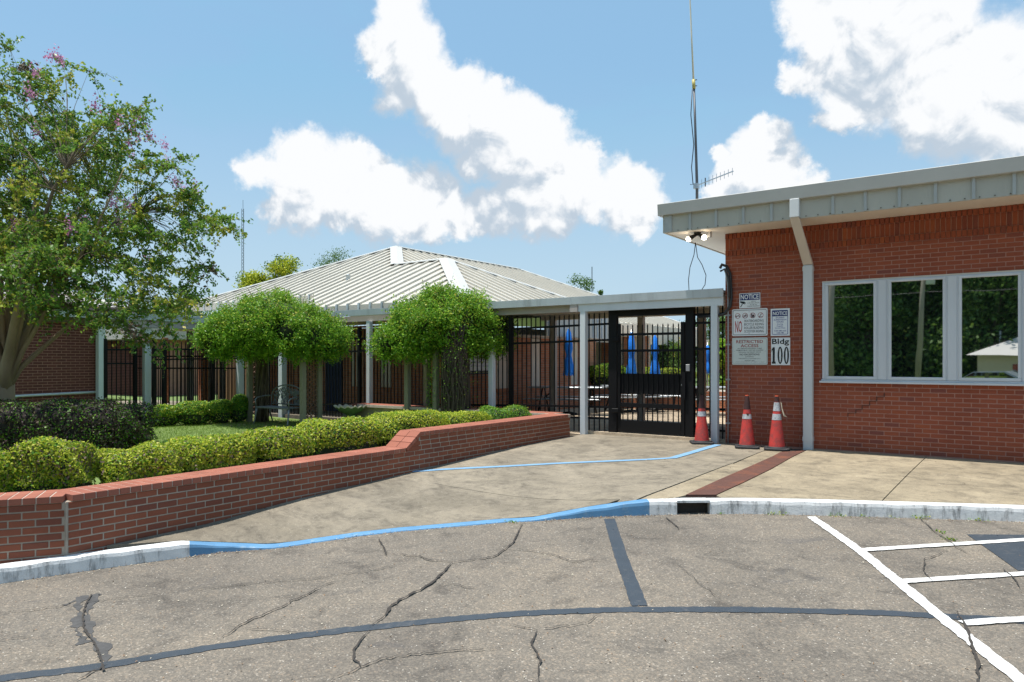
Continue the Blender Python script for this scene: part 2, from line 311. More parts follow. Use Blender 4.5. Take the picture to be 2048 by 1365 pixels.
MAT['verdi'] = M_plain('mossy_green_pedestal', (.09, .16, .08), .85, .3, 10, 0, .4)
MAT['soil'] = M_plain('mulch', (.09, .06, .04), .95, .4, 18, 0, .8, 40)
MAT['grass_base'] = M_plain('lawn_soil', (.13, .19, .045), .95, .3, 3, 0, .8, 60)
MAT['far_grass'] = M_plain('far_grass', (.12, .18, .05), .95, .25, .6, 0, .5, 30)
MAT['alu_bench'] = M_plain('bench_metal', (.42, .45, .47), .4, .1, 5, .3, .05)
MAT['blue_cloth'] = M_plain('blue_umbrella_cloth', (.012, .24, .88), .6, .2, 14, 0, .3)
MAT['sign_white'] = M_plain('sign_white', (.78, .80, .80), .35, .03, 5, 0, 0)
MAT['sign_pale'] = M_plain('sign_pale', (.62, .66, .62), .4, .04, 5, 0, 0)
MAT['ink_black'] = M_plain('ink_black', (.012, .012, .014), .5, 0, 5, 0, 0)
MAT['ink_navy'] = M_plain('ink_navy', (.012, .02, .13), .45, 0, 5, 0, 0)
MAT['ink_blue'] = M_plain('ink_blue', (.05, .05, .28), .45, 0, 5, 0, 0)
MAT['ink_red'] = M_plain('ink_red', (.42, .025, .03), .45, 0, 5, 0, 0)
MAT['ink_brown'] = M_plain('ink_brown', (.32, .05, .05), .5, 0, 5, 0, 0)
MAT['yellow'] = M_plain('yellow_paint', (.50, .42, .12), .5, .05, 5, 0, 0)
MAT['cable'] = M_plain('black_cable', (.03, .03, .032), .5, .1, 5, 0, 0)
MAT['conduit'] = M_plain('grey_conduit', (.33, .33, .34), .45, .1, 5, .3, 0)
MAT['mastm'] = M_plain('galvanised_mast', (.09, .095, .105), .5, .15, 4, .3, 0)
MAT['antenna_white'] = M_plain('fibreglass_antenna', (.66, .62, .50), .5, .05, 5, 0, 0)
MAT['chrome'] = M_plain('satin_steel', (.5, .5, .5), .3, .05, 5, .9, 0)
MAT['shingle'] = M_plain('pale_shingles', (.46, .44, .41), .85, .15, 12, 0, .4)
MAT['cone_red'] = M_paint('cone_orange_red', (.60, .05, .04), .60, (.20, .06, .055), .46, .6, 9)
MAT['cone_top'] = M_plain('cone_grimy_top', (.055, .02, .018), .75, .4, 20, 0, .2)
MAT['cone_tip'] = M_plain('cone_tip_orange', (.75, .12, .05), .6, .05, 5, 0, 0)
MAT['tape'] = M_paint('reflective_tape', (.52, .54, .56), .75, (.20, .20, .22), .50, .35, 22)
MAT['debris'] = M_plain('dry_leaf_litter', (.24, .16, .10), .9, .4, 30, 0, 0)
m, t, b = nodes('window_glass'); b.inputs['Base Color'].default_value = (.010, .014, .018, 1); b.inputs['Roughness'].default_value = .015
b.inputs['Specular IOR Level'].default_value = 1.0; b.inputs['IOR'].default_value = 3.6; b.inputs['Coat Weight'].default_value = .3; b.inputs['Coat Roughness'].default_value = .01
n_ = tnoise(t, geo_pos(t), 1.3, 1, .4); bump(t, b, n_, .08, .01); MAT['glass'] = m
m, t, b = nodes('lamp_bulb'); b.inputs['Base Color'].default_value = (.9, .85, .75, 1); b.inputs['Emission Color'].default_value = (1, .86, .66, 1); b.inputs['Emission Strength'].default_value = 9; MAT['bulb'] = m
m, t, b = nodes('car_paint'); b.inputs['Base Color'].default_value = (.30, .36, .42, 1); b.inputs['Metallic'].default_value = .6; b.inputs['Roughness'].default_value = .3; MAT['car'] = m

LEAF = {
 'myrtle': M_leaf('myrtle_leaf', [(0, (.048, .13, .024)), (.35, (.09, .21, .030)), (.7, (.165, .31, .042)), (.92, (.29, .39, .05)), (1, (.46, .35, .06))], .34, .38),
 'myrtle_y': M_leaf('myrtle_leaf_yellow', [(0, (.18, .24, .025)), (.6, (.36, .38, .04)), (1, (.52, .40, .06))], .42, .35),
 'vine': M_leaf('vine_leaf', [(0, (.07, .20, .014)), (.5, (.155, .34, .020)), (.85, (.30, .49, .035)), (1, (.50, .54, .07))], .34, .36),
 'box': M_leaf('boxwood_leaf', [(0, (.22, .30, .018)), (.5, (.46, .52, .035)), (.85, (.62, .62, .07)), (1, (.70, .64, .16))], .36, .42),
 'boxd': M_leaf('boxwood_leaf_dark', [(0, (.05, .14, .014)), (.6, (.11, .27, .022)), (1, (.22, .40, .035))], .38, .34),
 'purple': M_leaf('loropetalum_leaf', [(0, (.035, .020, .022)), (.45, (.060, .032, .030)), (.65, (.035, .050, .018)), (.9, (.07, .085, .025)), (1, (.12, .08, .055))], .45, .15, (.2, .1, .08)),
 'far': M_leaf('far_tree_leaf', [(0, (.035, .085, .020)), (.6, (.075, .15, .030)), (1, (.15, .23, .045))], .5, .25),
 'fary': M_leaf('far_yellow_leaf', [(0, (.30, .38, .02)), (.6, (.50, .54, .03)), (1, (.66, .58, .06))], .5, .3),
 'pink': M_leaf('pink_blossom', [(0, (.46, .16, .34)), (.6, (.62, .26, .48)), (1, (.72, .42, .60))], .6, .3, (.8, .4, .6)),
 'grass': M_leaf('grass_blade', [(0, (.12, .21, .03)), (.6, (.22, .33, .05)), (1, (.38, .42, .10))], .5, .3),
 'twig': M_plain('brown_twigs', (.16, .11, .075), .8, .25, 20, 0, 0)}

# ------------------------------------------------------------------ mesh helpers
def link(o, parent=None):
    col.objects.link(o)
    if parent is not None: o.parent = parent
    return o
def tag(o, label=None, cat=None, group=None, kind=None):
    if label: o['label'] = label
    if cat: o['category'] = cat
    if group: o['group'] = group
    if kind: o['kind'] = kind
    return o
def empty(name, loc, label, cat, group=None, rz=0):
    o = bpy.data.objects.new(name, None); o.location = loc; o.rotation_euler = (0, 0, rz); o.empty_display_size = .1
    link(o); return tag(o, label, cat, group)
class MB:
    """collects shapes into one mesh"""
    def __init__(s): s.v = []; s.f = []; s.m = []; s.r = []; s.sm = False
    def add(s, vs, fs, mi=0, rnd=0.):
        n = len(s.v); s.v += [tuple(v) for v in vs]; s.f += [tuple(i+n for i in f) for f in fs]; s.m += [mi]*len(fs); s.r += [rnd]*len(fs)
    def box(s, x0, x1, y0, y1, z0, z1, mi=0, rnd=0., M=None):
        vs = [Vector(p) for p in ((x0,y0,z0),(x1,y0,z0),(x1,y1,z0),(x0,y1,z0),(x0,y0,z1),(x1,y0,z1),(x1,y1,z1),(x0,y1,z1))]
        if M is not None: vs = [M @ v for v in vs]
        s.add(vs, [(0,3,2,1),(4,5,6,7),(0,1,5,4),(1,2,6,5),(2,3,7,6),(3,0,4,7)], mi, rnd)
    def bar(s, a, b, w, h=None, up=(0,0,1), mi=0):
        a = Vector(a); b = Vector(b); d = b-a; L_ = d.length
        if L_ < 1e-6: return
        d.normalize(); u = Vector(up)
        if abs(d.dot(u)) > .98: u = Vector((0,1,0))
        x = d.cross(u).normalized(); y = x.cross(d); h = h or w
        vs = [a+x*i*w/2+y*j*h/2+d*k for k in (0, L_) for (i, j) in ((-1,-1),(1,-1),(1,1),(-1,1))]
        s.add(vs, [(0,3,2,1),(4,5,6,7),(0,1,5,4),(1,2,6,5),(2,3,7,6),(3,0,4,7)], mi)
    def tube(s, pts, rad, n=8, mi=0, cap=True):
        pts = [Vector(p) for p in pts]; rings = []
        rads = rad if isinstance(rad, (list, tuple)) else [rad]*len(pts)
        px = None
        for i, p in enumerate(pts):
            d = (pts[min(i+1, len(pts)-1)] - pts[max(i-1, 0)]).normalized()
            if px is None: px = d.orthogonal().normalized()
            px = (px - d*px.dot(d)).normalized(); py = d.cross(px)
            rings.append([p + (px*math.cos(a)+py*math.sin(a))*rads[i] for a in [2*math.pi*k/n for k in range(n)]])
        vs = [v for r in rings for v in r]; fs = []
        for i in range(len(pts)-1):
            for k in range(n): fs.append((i*n+k, i*n+(k+1)%n, (i+1)*n+(k+1)%n, (i+1)*n+k))
        if cap: fs.append(tuple(range(n-1,-1,-1))); fs.append(tuple((len(pts)-1)*n+k for k in range(n)))
        s.add(vs, fs, mi)
    def lathe(s, prof, n=24, c=(0,0,0), mi=0, fn=None):
        vs = []; fs = []
        for (r, z) in prof:
            for k in range(n):
                a = 2*math.pi*k/n; rr = r; zz = z
                if fn: rr, zz = fn(r, z, a)
                vs.append((c[0]+rr*math.cos(a), c[1]+rr*math.sin(a), c[2]+zz))
        for i in range(len(prof)-1):
            for k in range(n): fs.append((i*n+k, i*n+(k+1)%n, (i+1)*n+(k+1)%n, (i+1)*n+k))
        s.add(vs, fs, mi)
    def quad(s, a, b, c, d, mi=0): s.add([a, b, c, d], [(0,1,2,3)], mi)
    def prism(s, poly, axis, lo, hi, mi=0):
        """poly: list of 2D points in the two other axes"""
        def P(p, h):
            return (h, p[0], p[1]) if axis == 0 else ((p[0], h, p[1]) if axis == 1 else (p[0], p[1], h))
        n = len(poly); vs = [P(p, lo) for p in poly] + [P(p, hi) for p in poly]
        fs = [tuple(range(n))[::-1], tuple(range(n, 2*n))] + [(i, (i+1)%n, n+(i+1)%n, n+i) for i in range(n)]
        s.add(vs, fs, mi)
    def mesh(s, name, mats, smooth=False):
        me = bpy.data.meshes.new(name); me.from_pydata(s.v, [], s.f); me.update()
        for m_ in (mats if isinstance(mats, list) else [mats]): me.materials.append(m_)
        me.polygons.foreach_set('material_index', s.m)
        if any(s.r):
            at = me.attributes.new('rnd', 'FLOAT', 'FACE'); at.data.foreach_set('value', s.r)
        if smooth or s.sm: me.polygons.foreach_set('use_smooth', [True]*len(me.polygons))
        bm = bmesh.new(); bm.from_mesh(me); bmesh.ops.recalc_face_normals(bm, faces=bm.faces[:]); bm.to_mesh(me); bm.free()
        return me
    def build(s, name, mats, parent=None, smooth=False, **kw):
        o = bpy.data.objects.new(name, s.mesh(name, mats, smooth)); link(o, parent)
        if kw: tag(o, **kw)
        return o
def bevel(o, w=.004, seg=1):
    bm = bmesh.new(); bm.from_mesh(o.data)
    bmesh.ops.bevel(bm, geom=[e for e in bm.edges if len(e.link_faces) == 2 and e.calc_face_angle(0) > .6], offset=w, segments=seg, affect='EDGES')
    bm.to_mesh(o.data); bm.free(); return o
def inst(name, me, parent, loc, rot=(0,0,0), sc=(1,1,1)):
    o = bpy.data.objects.new(name, me); o.location = loc; o.rotation_euler = rot; o.scale = sc; link(o, parent); return o
def fast_mesh(name, V, F, mats, midx=None, rnd=None, smooth=False):
    """V (n,3), F (m,k) numpy"""
    me = bpy.data.meshes.new(name); k = F.shape[1]
    me.vertices.add(len(V)); me.vertices.foreach_set('co', V.astype(np.float32).ravel())
    me.loops.add(F.size); me.loops.foreach_set('vertex_index', F.astype(np.int32).ravel())
    me.polygons.add(len(F)); me.polygons.foreach_set('loop_start', np.arange(0, F.size, k, dtype=np.int32))
    for m_ in mats: me.materials.append(m_)
    me.update(calc_edges=True)
    if midx is not None: me.polygons.foreach_set('material_index', midx.astype(np.int32))
    if rnd is not None:
        at = me.attributes.new('rnd', 'FLOAT', 'FACE'); at.data.foreach_set('value', rnd.astype(np.float32))
    return me
def leaf_geo(P, size, nrm=None, spread=1.0, aspect=.5, r=rng):
    """one folded leaf (two quads sharing a midrib would be 2 faces; here one kite quad) per point"""
    n = len(P)
    d = r.normal(size=(n, 3))
    if nrm is not None: d = nrm + d*spread
    d /= np.linalg.norm(d, axis=1, keepdims=True)+1e-9
    q = r.normal(size=(n, 3)); u = np.cross(d, q); u /= np.linalg.norm(u, axis=1, keepdims=True)+1e-9; v = np.cross(d, u)
    s = (size*(.65+.7*r.random(n)))[:, None]
    A = P - u*s*.5; B = P + v*s*aspect*.5 + d*s*.06; C_ = P + u*s*.5; D = P - v*s*aspect*.5 + d*s*.06
    V = np.stack([A, B, C_, D], 1).reshape(-1, 3); F = np.arange(4*n).reshape(n, 4)
    return V, F
def leaves_obj(name, P, size, mats, parent, nrm=None, spread=1.0, aspect=.5, midx=None, kind=None):
    V, F = leaf_geo(P, size, nrm, spread, aspect)
    me = fast_mesh(name, V, F, mats, midx, rng.random(len(F)))
    o = bpy.data.objects.new(name, me); link(o, parent)
    if kind: o['kind'] = kind
    return o

# ------------------------------------------------------------------ brick walls
BL, BH = .205, .0667
def brick_mesh(L_, H_, D_, mat, name='brick'):
    mb = MB(); j = .0015
    mb.box(-L_/2, L_/2, -D_/2, D_/2, -H_/2, H_/2); o = mb.mesh(name, mat)
    bm = bmesh.new(); bm.from_mesh(o); bmesh.ops.bevel(bm, geom=bm.edges[:], offset=.003, segments=1, affect='EDGES'); bm.to_mesh(o); bm.free()
    return o
def emit_pieces(parent, items, mat, name='brick', limit=300, rest='rest', jit=.0015):
    """items: (centre, length, height, depth, rot_z) - the nearest become parts of their own, the rest one joined part"""
    def key(it):
        X, Z = w2c(it[0][0], it[0][1]); return Z + (100 if abs(X/Z) > .74 or Z < .5 else 0)
    items = sorted(items, key=key); cache = {}
    for it in items[:limit]:
        c, l, h, d, rz = it; k = (round(l, 3), round(h, 3), round(d, 3))
        if k not in cache: cache[k] = brick_mesh(l, h, d, mat, name)
        j = random.uniform(-jit, jit)
        inst(name, cache[k], parent, (c[0]-math.sin(rz)*j, c[1]+math.cos(rz)*j, c[2]), (random.uniform(-.004, .004), random.uniform(-.003, .003), rz))
    rest_items = items[limit:]
    if rest_items:
        mb = MB()
        for it in rest_items:
            c, l, h, d, rz = it; M = Matrix.Translation(c) @ Matrix.Rotation(rz, 4, 'Z')
            mb.box(-l/2, l/2, -d/2, d/2, -h/2, h/2, 0, .001+random.random(), M)
        o = mb.build(name + '_courses', mat, parent); o['kind'] = 'stuff'
def running_bond(p0, rz, length, z0, z1, holes=(), D=.03, off=0., bl=BL, bh=BH, joint=.0125, zfloor=None):
    """bricks on the face line from p0 along angle rz; D/2 proud centred on the line"""
    out = []; n = int(round((z1-z0)/bh)); cx_, sx_ = math.cos(rz), math.sin(rz)
    for k in range(n):
        zc = z1 - (k+.5)*bh; u = -(bl/2 if k % 2 else 0) + off - (bl if off > 0 else 0)
        while u < length:
            a, b_ = max(u, 0), min(u+bl, length)
            segs = [(a, b_)]
            for (h0, h1, hz0, hz1) in holes:
                if zc > hz0 and zc < hz1:
                    ns = []
                    for (s0, s1) in segs:
                        if s1 <= h0 or s0 >= h1: ns.append((s0, s1))
                        else:
                            if s0 < h0: ns.append((s0, h0))
                            if s1 > h1: ns.append((h1, s1))
                    segs = ns
            for (s0, s1) in segs:
                if s1 - s0 > .03:
                    m_ = (s0+s1)/2
                    if zfloor is None or zc > zfloor(m_):
                        out.append(((p0[0]+cx_*m_, p0[1]+sx_*m_, zc), round(s1-s0-joint, 3), bh-joint, D, rz))
            u += bl
    return out

# ================================================================== GROUND
# kerb line (outer foot) measured on the asphalt
foot_px = [(-260,1207),(-120,1188),(0,1168),(183,1141),(366,1116),(430,1107),(500,1101),(548,1098),(600,1091),(717,1073.5),(800,1064),(893,1056),(1010,1045.6),(1069,1043.5),(1130,1039),(1200,1034.5),(1290,1031.2),(1400,1029),(1500,1028.6),(1620,1031),(1754,1035),(1900,1039.5),(2048,1044.6),(2200,1051)]
foot = [Vector((*onA(x, y), 0)) for x, y in foot_px]
d_ = (foot[-1]-foot[-3]).normalized(); foot += [foot[-1]+d_*k for k in (1.2, 2.6, 4.2, 6.5, 9)]
d0 = (foot[0]-foot[1]).normalized(); foot = [foot[0]+d0*k for k in (9, 5, 2)] + foot
for p in foot: p.z = zA(p.x, p.y)
# dense resample
def resample(pts, step):
    out = [pts[0].copy()]; acc = 0
    for a, b_ in zip(pts[:-1], pts[1:]):
        n = max(1, int((b_-a).length/step))
        for i in range(1, n+1): out.append(a.lerp(b_, i/n))
    return out
footD = resample(foot, .05)
def back_dir(i, pts):
    d = (pts[min(i+7, len(pts)-1)]-pts[max(i-7, 0)]); d.z = 0; d.normalize(); return Vector((-d.y, d.x, 0))
def colx(p):
    X, Z = w2c(p.x, p.y); return 1024 + FOC*X/Z if Z > .3 else (-9e3 if p.x < CAM[0]-1 else 9e3)
def kerb_h(px):   # height of the kerb top over the asphalt
    return float(np.interp(px, [360, 372, 430, 520, 560, 1040, 1075, 1180, 1290, 1300], [.135, .125, .075, .02, .012, .012, .02, .09, .150, .150]))
KW = .15
footB = np.array([[p.x, p.y] for p in footD]); backD = [p + back_dir(i, footD)*KW*.5 for i, p in enumerate(footD)]
# asphalt sheet: lofted from the kerb middle outwards
rows = []; offs = [0, .1, .25, .5, .8, 1.2, 1.7, 2.3, 3, 4, 5.5, 7.5, 10]
gx = np.unique(np.concatenate([np.linspace(-60, -14, 12), np.linspace(-14, 16, 121), np.linspace(16, 60, 12)]))
gy = np.unique(np.concatenate([np.linspace(-45, -14, 14), np.linspace(-14, 1, 61)]))
mid = np.array([[p.x, p.y] for p in backD])
def behind_kerb(x, y):
    yy = np.interp(x, mid[:, 0], mid[:, 1]) if mid[0, 0] < x < mid[-1, 0] else (mid[0, 1] if x <= mid[0, 0] else mid[-1, 1])
    return y > yy
mono = np.argsort(mid[:, 0]); mid = mid[mono]
V = []; F = []
colsN = []
for x in gx:
    ye = float(np.interp(x, mid[:, 0], mid[:, 1]))
    ys = [ye - o for o in (0, .06, .15, .3, .5, .75, 1.05, 1.4, 1.8, 2.25, 2.75, 3.3, 3.9, 4.6, 5.4, 6.4, 7.6, 9, 11, 14, 20, 32)]
    colsN.append([(x, y, zA(x, y)) for y in ys])
nr = len(colsN[0]); V = np.array([p for c_ in colsN for p in c_]); F = np.array([[i*nr+j, (i+1)*nr+j, (i+1)*nr+j+1, i*nr+j+1] for i in range(len(gx)-1) for j in range(nr-1)])[:, ::-1]
me = fast_mesh('asphalt', V, F, [MAT['asphalt']]); lot = link(bpy.data.objects.new('parking_lot', me)); tag(lot, 'worn speckled asphalt parking lot in front of the buildings', kind='structure')
bm = bmesh.new(); bm.from_mesh(me); bmesh.ops.recalc_face_normals(bm, faces=bm.faces[:]); bm.to_mesh(me); bm.free()
lot_v = V.reshape(len(gx), nr, 3)
def zL(x, y):
    """height of the asphalt mesh itself"""
    i = int(np.clip(np.searchsorted(gx, x)-1, 0, len(gx)-2)); u = (x-gx[i])/(gx[i+1]-gx[i])
    c_ = lot_v[i]*(1-u)+lot_v[i+1]*u
    return float(np.interp(-y, -c_[:, 1], c_[:, 2]))
# far ground under everything
mb = MB()
gg = [-900, -200, -60, -31, -16, 40, 200, 900]
mb.box(-900, 900, -900, 900, -1.6, -1.5)
mb.build('ground', MAT['far_grass'], kind='structure', label='grassy ground stretching away around the site')

# concrete slabs ---------------------------------------------------------
ctrl = []
for y in (-9.35, -8.7, -8.2, -7.4, -6.8, -6.1, -5, -3.8, -2.2, -.6): ctrl.append((-2.77, y, zPl(y)))
for x in (-2.7, -1.5, -.3, 1, 2, 3.2, 4.5, 7, 11): ctrl += [(x, .1, 0), (x, 2, 0)]
for i in range(0, len(footD), 6):
    p = footD[i]; px = colx(p)
    if px < 300 or p.x > 12: continue
    b_ = p + back_dir(i, footD)*KW; ctrl.append((b_.x, b_.y, zA(b_.x, b_.y) + kerb_h(px) - .004))
for p in [(.8, -2.09, -.04), (-.045, -2.29, -.03), (1.5, -2.2, -.045), (3, -1.8, -.035), (5, -1.5, -.04), (0, -4, -.11), (-1, -5.3, -.22), (-1.5, -3.5, -.10), (-.5, -.9, 0), (-1.7, -6.6, -.30)]: ctrl.append(p)
ctrl = np.array(ctrl)
D_ = np.linalg.norm(ctrl[:, None, :2]-ctrl[None, :, :2], axis=2); nC = len(ctrl)
A_ = np.zeros((nC+3, nC+3)); A_[:nC, :nC] = D_ + np.eye(nC)*-.03; A_[:nC, nC] = 1; A_[:nC, nC+1:] = ctrl[:, :2]; A_[nC, :nC] = 1; A_[nC+1:, :nC] = ctrl[:, :2].T
W_ = np.linalg.solve(A_, np.concatenate([ctrl[:, 2], np.zeros(3)]))
def zS(x, y):
    if y > .1: return 0.
    r_ = np.hypot(ctrl[:, 0]-x, ctrl[:, 1]-y); return float(r_ @ W_[:nC] + W_[nC] + W_[nC+1]*x + W_[nC+2]*y)
def onS(px, py):
    z = -.1
    for _ in range(25): p = onz(px, py, z); z = .5*z+.5*zS(*p)
    return p
SG = .25
def slab(name, poly, zf, mat, kind=None, dz=0., depth=.12, parent=None, label=None):
    bm = bmesh.new(); vs = [bm.verts.new((p[0], p[1], 0)) for p in poly]; bm.faces.new(vs)
    xs = [p[0] for p in poly]; ys = [p[1] for p in poly]
    for ax, lo, hi in ((0, min(xs), max(xs)), (1, min(ys), max(ys))):
        k = math.ceil(lo/SG)
        while k*SG < hi:
            pc = [0, 0, 0]; pc[ax] = k*SG; no = [0, 0, 0]; no[ax] = 1
            bmesh.ops.bisect_plane(bm, geom=bm.verts[:]+bm.edges[:]+bm.faces[:], plane_co=pc, plane_no=no); k += 1
    bmesh.ops.triangulate(bm, faces=bm.faces[:])
    for v in bm.verts: v.co.z = zf(v.co.x, v.co.y)+dz
    if depth:
        be = [e for e in bm.edges if len(e.link_faces) == 1]
        ex = bmesh.ops.extrude_edge_only(bm, edges=be)
        for v in [g for g in ex['geom'] if isinstance(g, bmesh.types.BMVert)]: v.co.z -= depth
    bmesh.ops.recalc_face_normals(bm, faces=bm.faces[:])
    me = bpy.data.meshes.new(name); bm.to_mesh(me); bm.free(); me.materials.append(mat)
    o = bpy.data.objects.new(name, me); link(o, parent)
    if kind: o['kind'] = kind
    if label: o['label'] = label
    return o
class ZSC:   # cached surface on the same grid as the slabs (so that paint lies on the facets)
    pass
def kb(pxa, pxb):   # kerb back edge points between two columns
    return [(lambda q: (q.x, q.y))(p + back_dir(i, footD)*(KW+.004)) for i, p in enumerate(footD) if pxa < colx(p) < pxb and (i % 2 == 0)]
G_ = .006
curve = [onS(*q) for q in [(793,953),(893,972),(1010,991),(1100,999),(1185,1001),(1240,999)]]
def off(poly, dx=0, dy=0): return [(p[0]+dx, p[1]+dy) for p in poly]
X0 = -2.765
ramp_lower = [(X0, onx(793, X0))] + [(p[0], p[1]-G_) for p in curve[1:]] + kb(380, 1225)[::-1] + [(X0+.01, -9.0)]
ramp_lower = [p for p in ramp_lower]
bs = onx(822, X0)
bline = [onS(*q) for q in [(900,939),(1000,934),(1100,928.5),(1200,924),(1300,919.5),(1344,918)]]
jr = onS(1464, 927.4); jk = [p for p in kb(1270, 1292)][-1]
ramp_mid = [(X0, curve[0][1]+G_)] + [(p[0], p[1]+G_) for p in curve[1:]] + kb(1232, 1290) + [(jk[0]-.02, jk[1]+.02), (jr[0]-G_*2, jr[1])] + [(p[0], p[1]-G_) for p in bline[::-1]] + [(X0, bs-G_)]
ramp_up = [(X0, bs+G_)] + [(p[0], p[1]+G_) for p in bline] + [(jr[0], jr[1]+G_), (jr[0]+.02, -.16), (jr[0]+.02, -.005), (-.005, -.005), (-.005, 3.0), (X0, 3.0)]
jx0, jy0 = onS(1855, 912); jx1, jy1 = onS(1757, 999)
jn = min(kb(1300, 1990), key=lambda p: abs(p[0]-jx1))
# the drain channel splits the walk; it is covered by rusty plates
dr_l = [onS(*q) for q in [(1372,991),(1435,962),(1500,934),(1545,914),(1562,905)]]
dr_r = [onS(*q) for q in [(1432,991),(1487,966),(1540,940),(1584,915),(1610,902.5)]]
walk_a = [(jr[0]+G_, jr[1]-.01), (jk[0]+.015, jk[1]+.03)] + kb(1303, 1372) + [(p[0]-G_, p[1]) for p in dr_l] + [(dr_l[-1][0]-G_, -.01), (jr[0]+.03, -.01), (jr[0]+.03, jr[1])]
walk_b = [(p[0]+G_, p[1]) for p in dr_r[::-1]] + kb(1434, 1990)[0:0]
kk = kb(1434, 9000); ka = [p for p in kk if p[0] < jn[0]-G_]; kc = [p for p in kk if p[0] > jn[0]+G_ and p[0] < 13]
walk_b = [(dr_r[-1][0]+G_, -.01)] + [(p[0]+G_, p[1]) for p in dr_r[::-1]] + ka + [(jn[0]-G_, jn[1]), (jx0-G_, -.01)]
walk_c = [(jx0+G_, -.01), (jn[0]+G_, jn[1])] + kc + [(kc[-1][0], -.01)]
apron = tag(bpy.data.objects.new('sidewalk', None), 'stained tan concrete walk and ramp leading up to the gate', kind='structure'); link(apron)
for pl, mt in ((ramp_lower, 'ramp'), (ramp_mid, 'concrete'), (ramp_up, 'concrete'), (walk_a, 'walk'), (walk_b, 'walk'), (walk_c, 'walk')):
    slab('concrete_slab', pl, zS, MAT[mt], parent=apron)
# soil in the joints
slab('joint_soil', [(X0, -8.9)] + kb(385, 1296)[::1] + kb(1300, 9000)[:60] + [(12, -.02), (X0, -.02)], zS, MAT['crack'], dz=-.018, depth=0, parent=apron)
mb = MB()
# drain plates: ridged strips
n = 60
for i in range(n):
    u0, u1 = i/n*(len(dr_l)-1), (i+.86)/n*(len(dr_l)-1)
    def lp(P, u):
        k = min(int(u), len(P)-2); f_ = u-k; return (P[k][0]*(1-f_)+P[k+1][0]*f_, P[k][1]*(1-f_)+P[k+1][1]*f_)
    q = [lp(dr_l, u0), lp(dr_r, u0), lp(dr_r, u1), lp(dr_l, u1)]
    vs = [(x, y, zS(x, y)-.02) for x, y in q] + [(x, y, zS(x, y)+.008) for x, y in q]
    mb.add(vs, [(4,5,6,7),(0,1,5,4),(1,2,6,5),(2,3,7,6),(3,0,4,7)])
q = [*dr_l, *dr_r[::-1]]
dp = mb.build('drain_plate', MAT['rust'], None); tag(dp, 'rusty ridged drain cover plates crossing the walk to the downspout', 'drain cover')
sl = slab('plate_bed', q, zS, MAT['rust'], dz=.002, depth=0, parent=dp)
# courtyard paving and threshold
slab('courtyard_paving', [(-6.9, 3.01), (14, 3.01), (14, 30), (-6.9, 30)], lambda x, y: -.004, MAT['court'], 'structure', label='bright tan concrete courtyard beyond the fence')
slab('courtyard_walkway', [(-6.9, -.02), (X0-.01, -.02), (X0-.01, 3.0), (-6.9, 3.0)], lambda x, y: -.004, MAT['court'], 'structure', label='concrete floor under the front canopy beside the planter')
slab('breezeway_floor', [(-22, -.02), (-6.91, -.02), (-6.91, 1.8), (-22, 1.8)], lambda x, y: -.01, MAT['concrete'], 'structure', label='shaded concrete floor of the breezeway behind the fence')

# kerbs ------------------------------------------------------------------
def kerb(name, pa, pb, mat, label, gap=None, parent=None):
    idx = [i for i, p in enumerate(footD) if pa < colx(p) <= pb]
    if idx[-1]+1 < len(footD): idx.append(idx[-1]+1)
    prof0 = [(-.0, -.12), (0, .0), (.004, .7), (.012, .93), (.03, 1.), (KW-.012, 1.), (KW, .93), (KW, -.5)]
    runs = [idx] if gap is None else [[i for i in idx if colx(footD[i]) < gap[0]], [i for i in idx if colx(footD[i]) > gap[1]]]
    mb = MB()
    for run in runs:
        ring = []
        for i in run:
            p = footD[i]; n_ = back_dir(i, footD); h = kerb_h(colx(p)); z0 = zA(p.x, p.y)
            jz = .004*math.sin(i*.85)+.003*math.sin(i*.31)
            ring.append([(p.x+n_.x*a, p.y+n_.y*a, (z0 + (b_*h if b_ > 0 else b_*.5) + (jz if 0 < a < KW-.02 and h > .05 else 0))) for a, b_ in prof0])
        k = len(prof0); vs = [v for r_ in ring for v in r_]; fs = []
        for i in range(len(ring)-1):
            for j in range(k-1): fs.append((i*k+j, (i+1)*k+j, (i+1)*k+j+1, i*k+j+1))
        fs += [tuple(range(k)), tuple((len(ring)-1)*k+j for j in range(k))]
        mb.add(vs, fs)
    o = mb.build(name, mat, parent); tag(o, label, kind='structure'); return o
kerb('kerb', -1e4, 366, MAT['kerb_white'], 'white painted kerb with cracks, below the planter wall on the left')
kerb('kerb', 366, 1293, MAT['kerb_blue'], 'blue painted dropped kerb across the foot of the ramp')
kr = kerb('kerb', 1293, 2e4, MAT['kerb_white'], 'white painted kerb with black mould stains along the sidewalk', gap=(1362, 1411))
# plate bridging the drain outlet, and its dark box
ii = [i for i, p in enumerate(footD) if 1352 < colx(p) < 1420]
a_, b_ = footD[ii[0]], footD[ii[-1]]; n_ = back_dir(ii[0], footD); zt = zA(a_.x, a_.y)+.15
mb = MB(); q = [(a_+n_*.0), (b_+n_*.0), (b_+n_*KW), (a_+n_*KW)]
mb.add([(v.x, v.y, zt-.022) for v in q]+[(v.x, v.y, zt+.003) for v in q], [(0,1,2,3),(4,5,6,7),(0,1,5,4),(1,2,6,5),(2,3,7,6),(3,0,4,7)])
mb.build('outlet_lintel', MAT['kerb_white'], kr)
mb = MB(); q = [a_-n_*.0+n_*.10, b_+n_*.10, b_+n_*.14, a_+n_*.14]
mb.add([(v.x, v.y, zt-.24) for v in q]+[(v.x, v.y, zt-.024) for v in q], [(0,1,2,3),(4,5,6,7),(0,1,5,4),(1,2,6,5),(2,3,7,6),(3,0,4,7)])
mb.build('outlet_throat', MAT['crack'], kr)

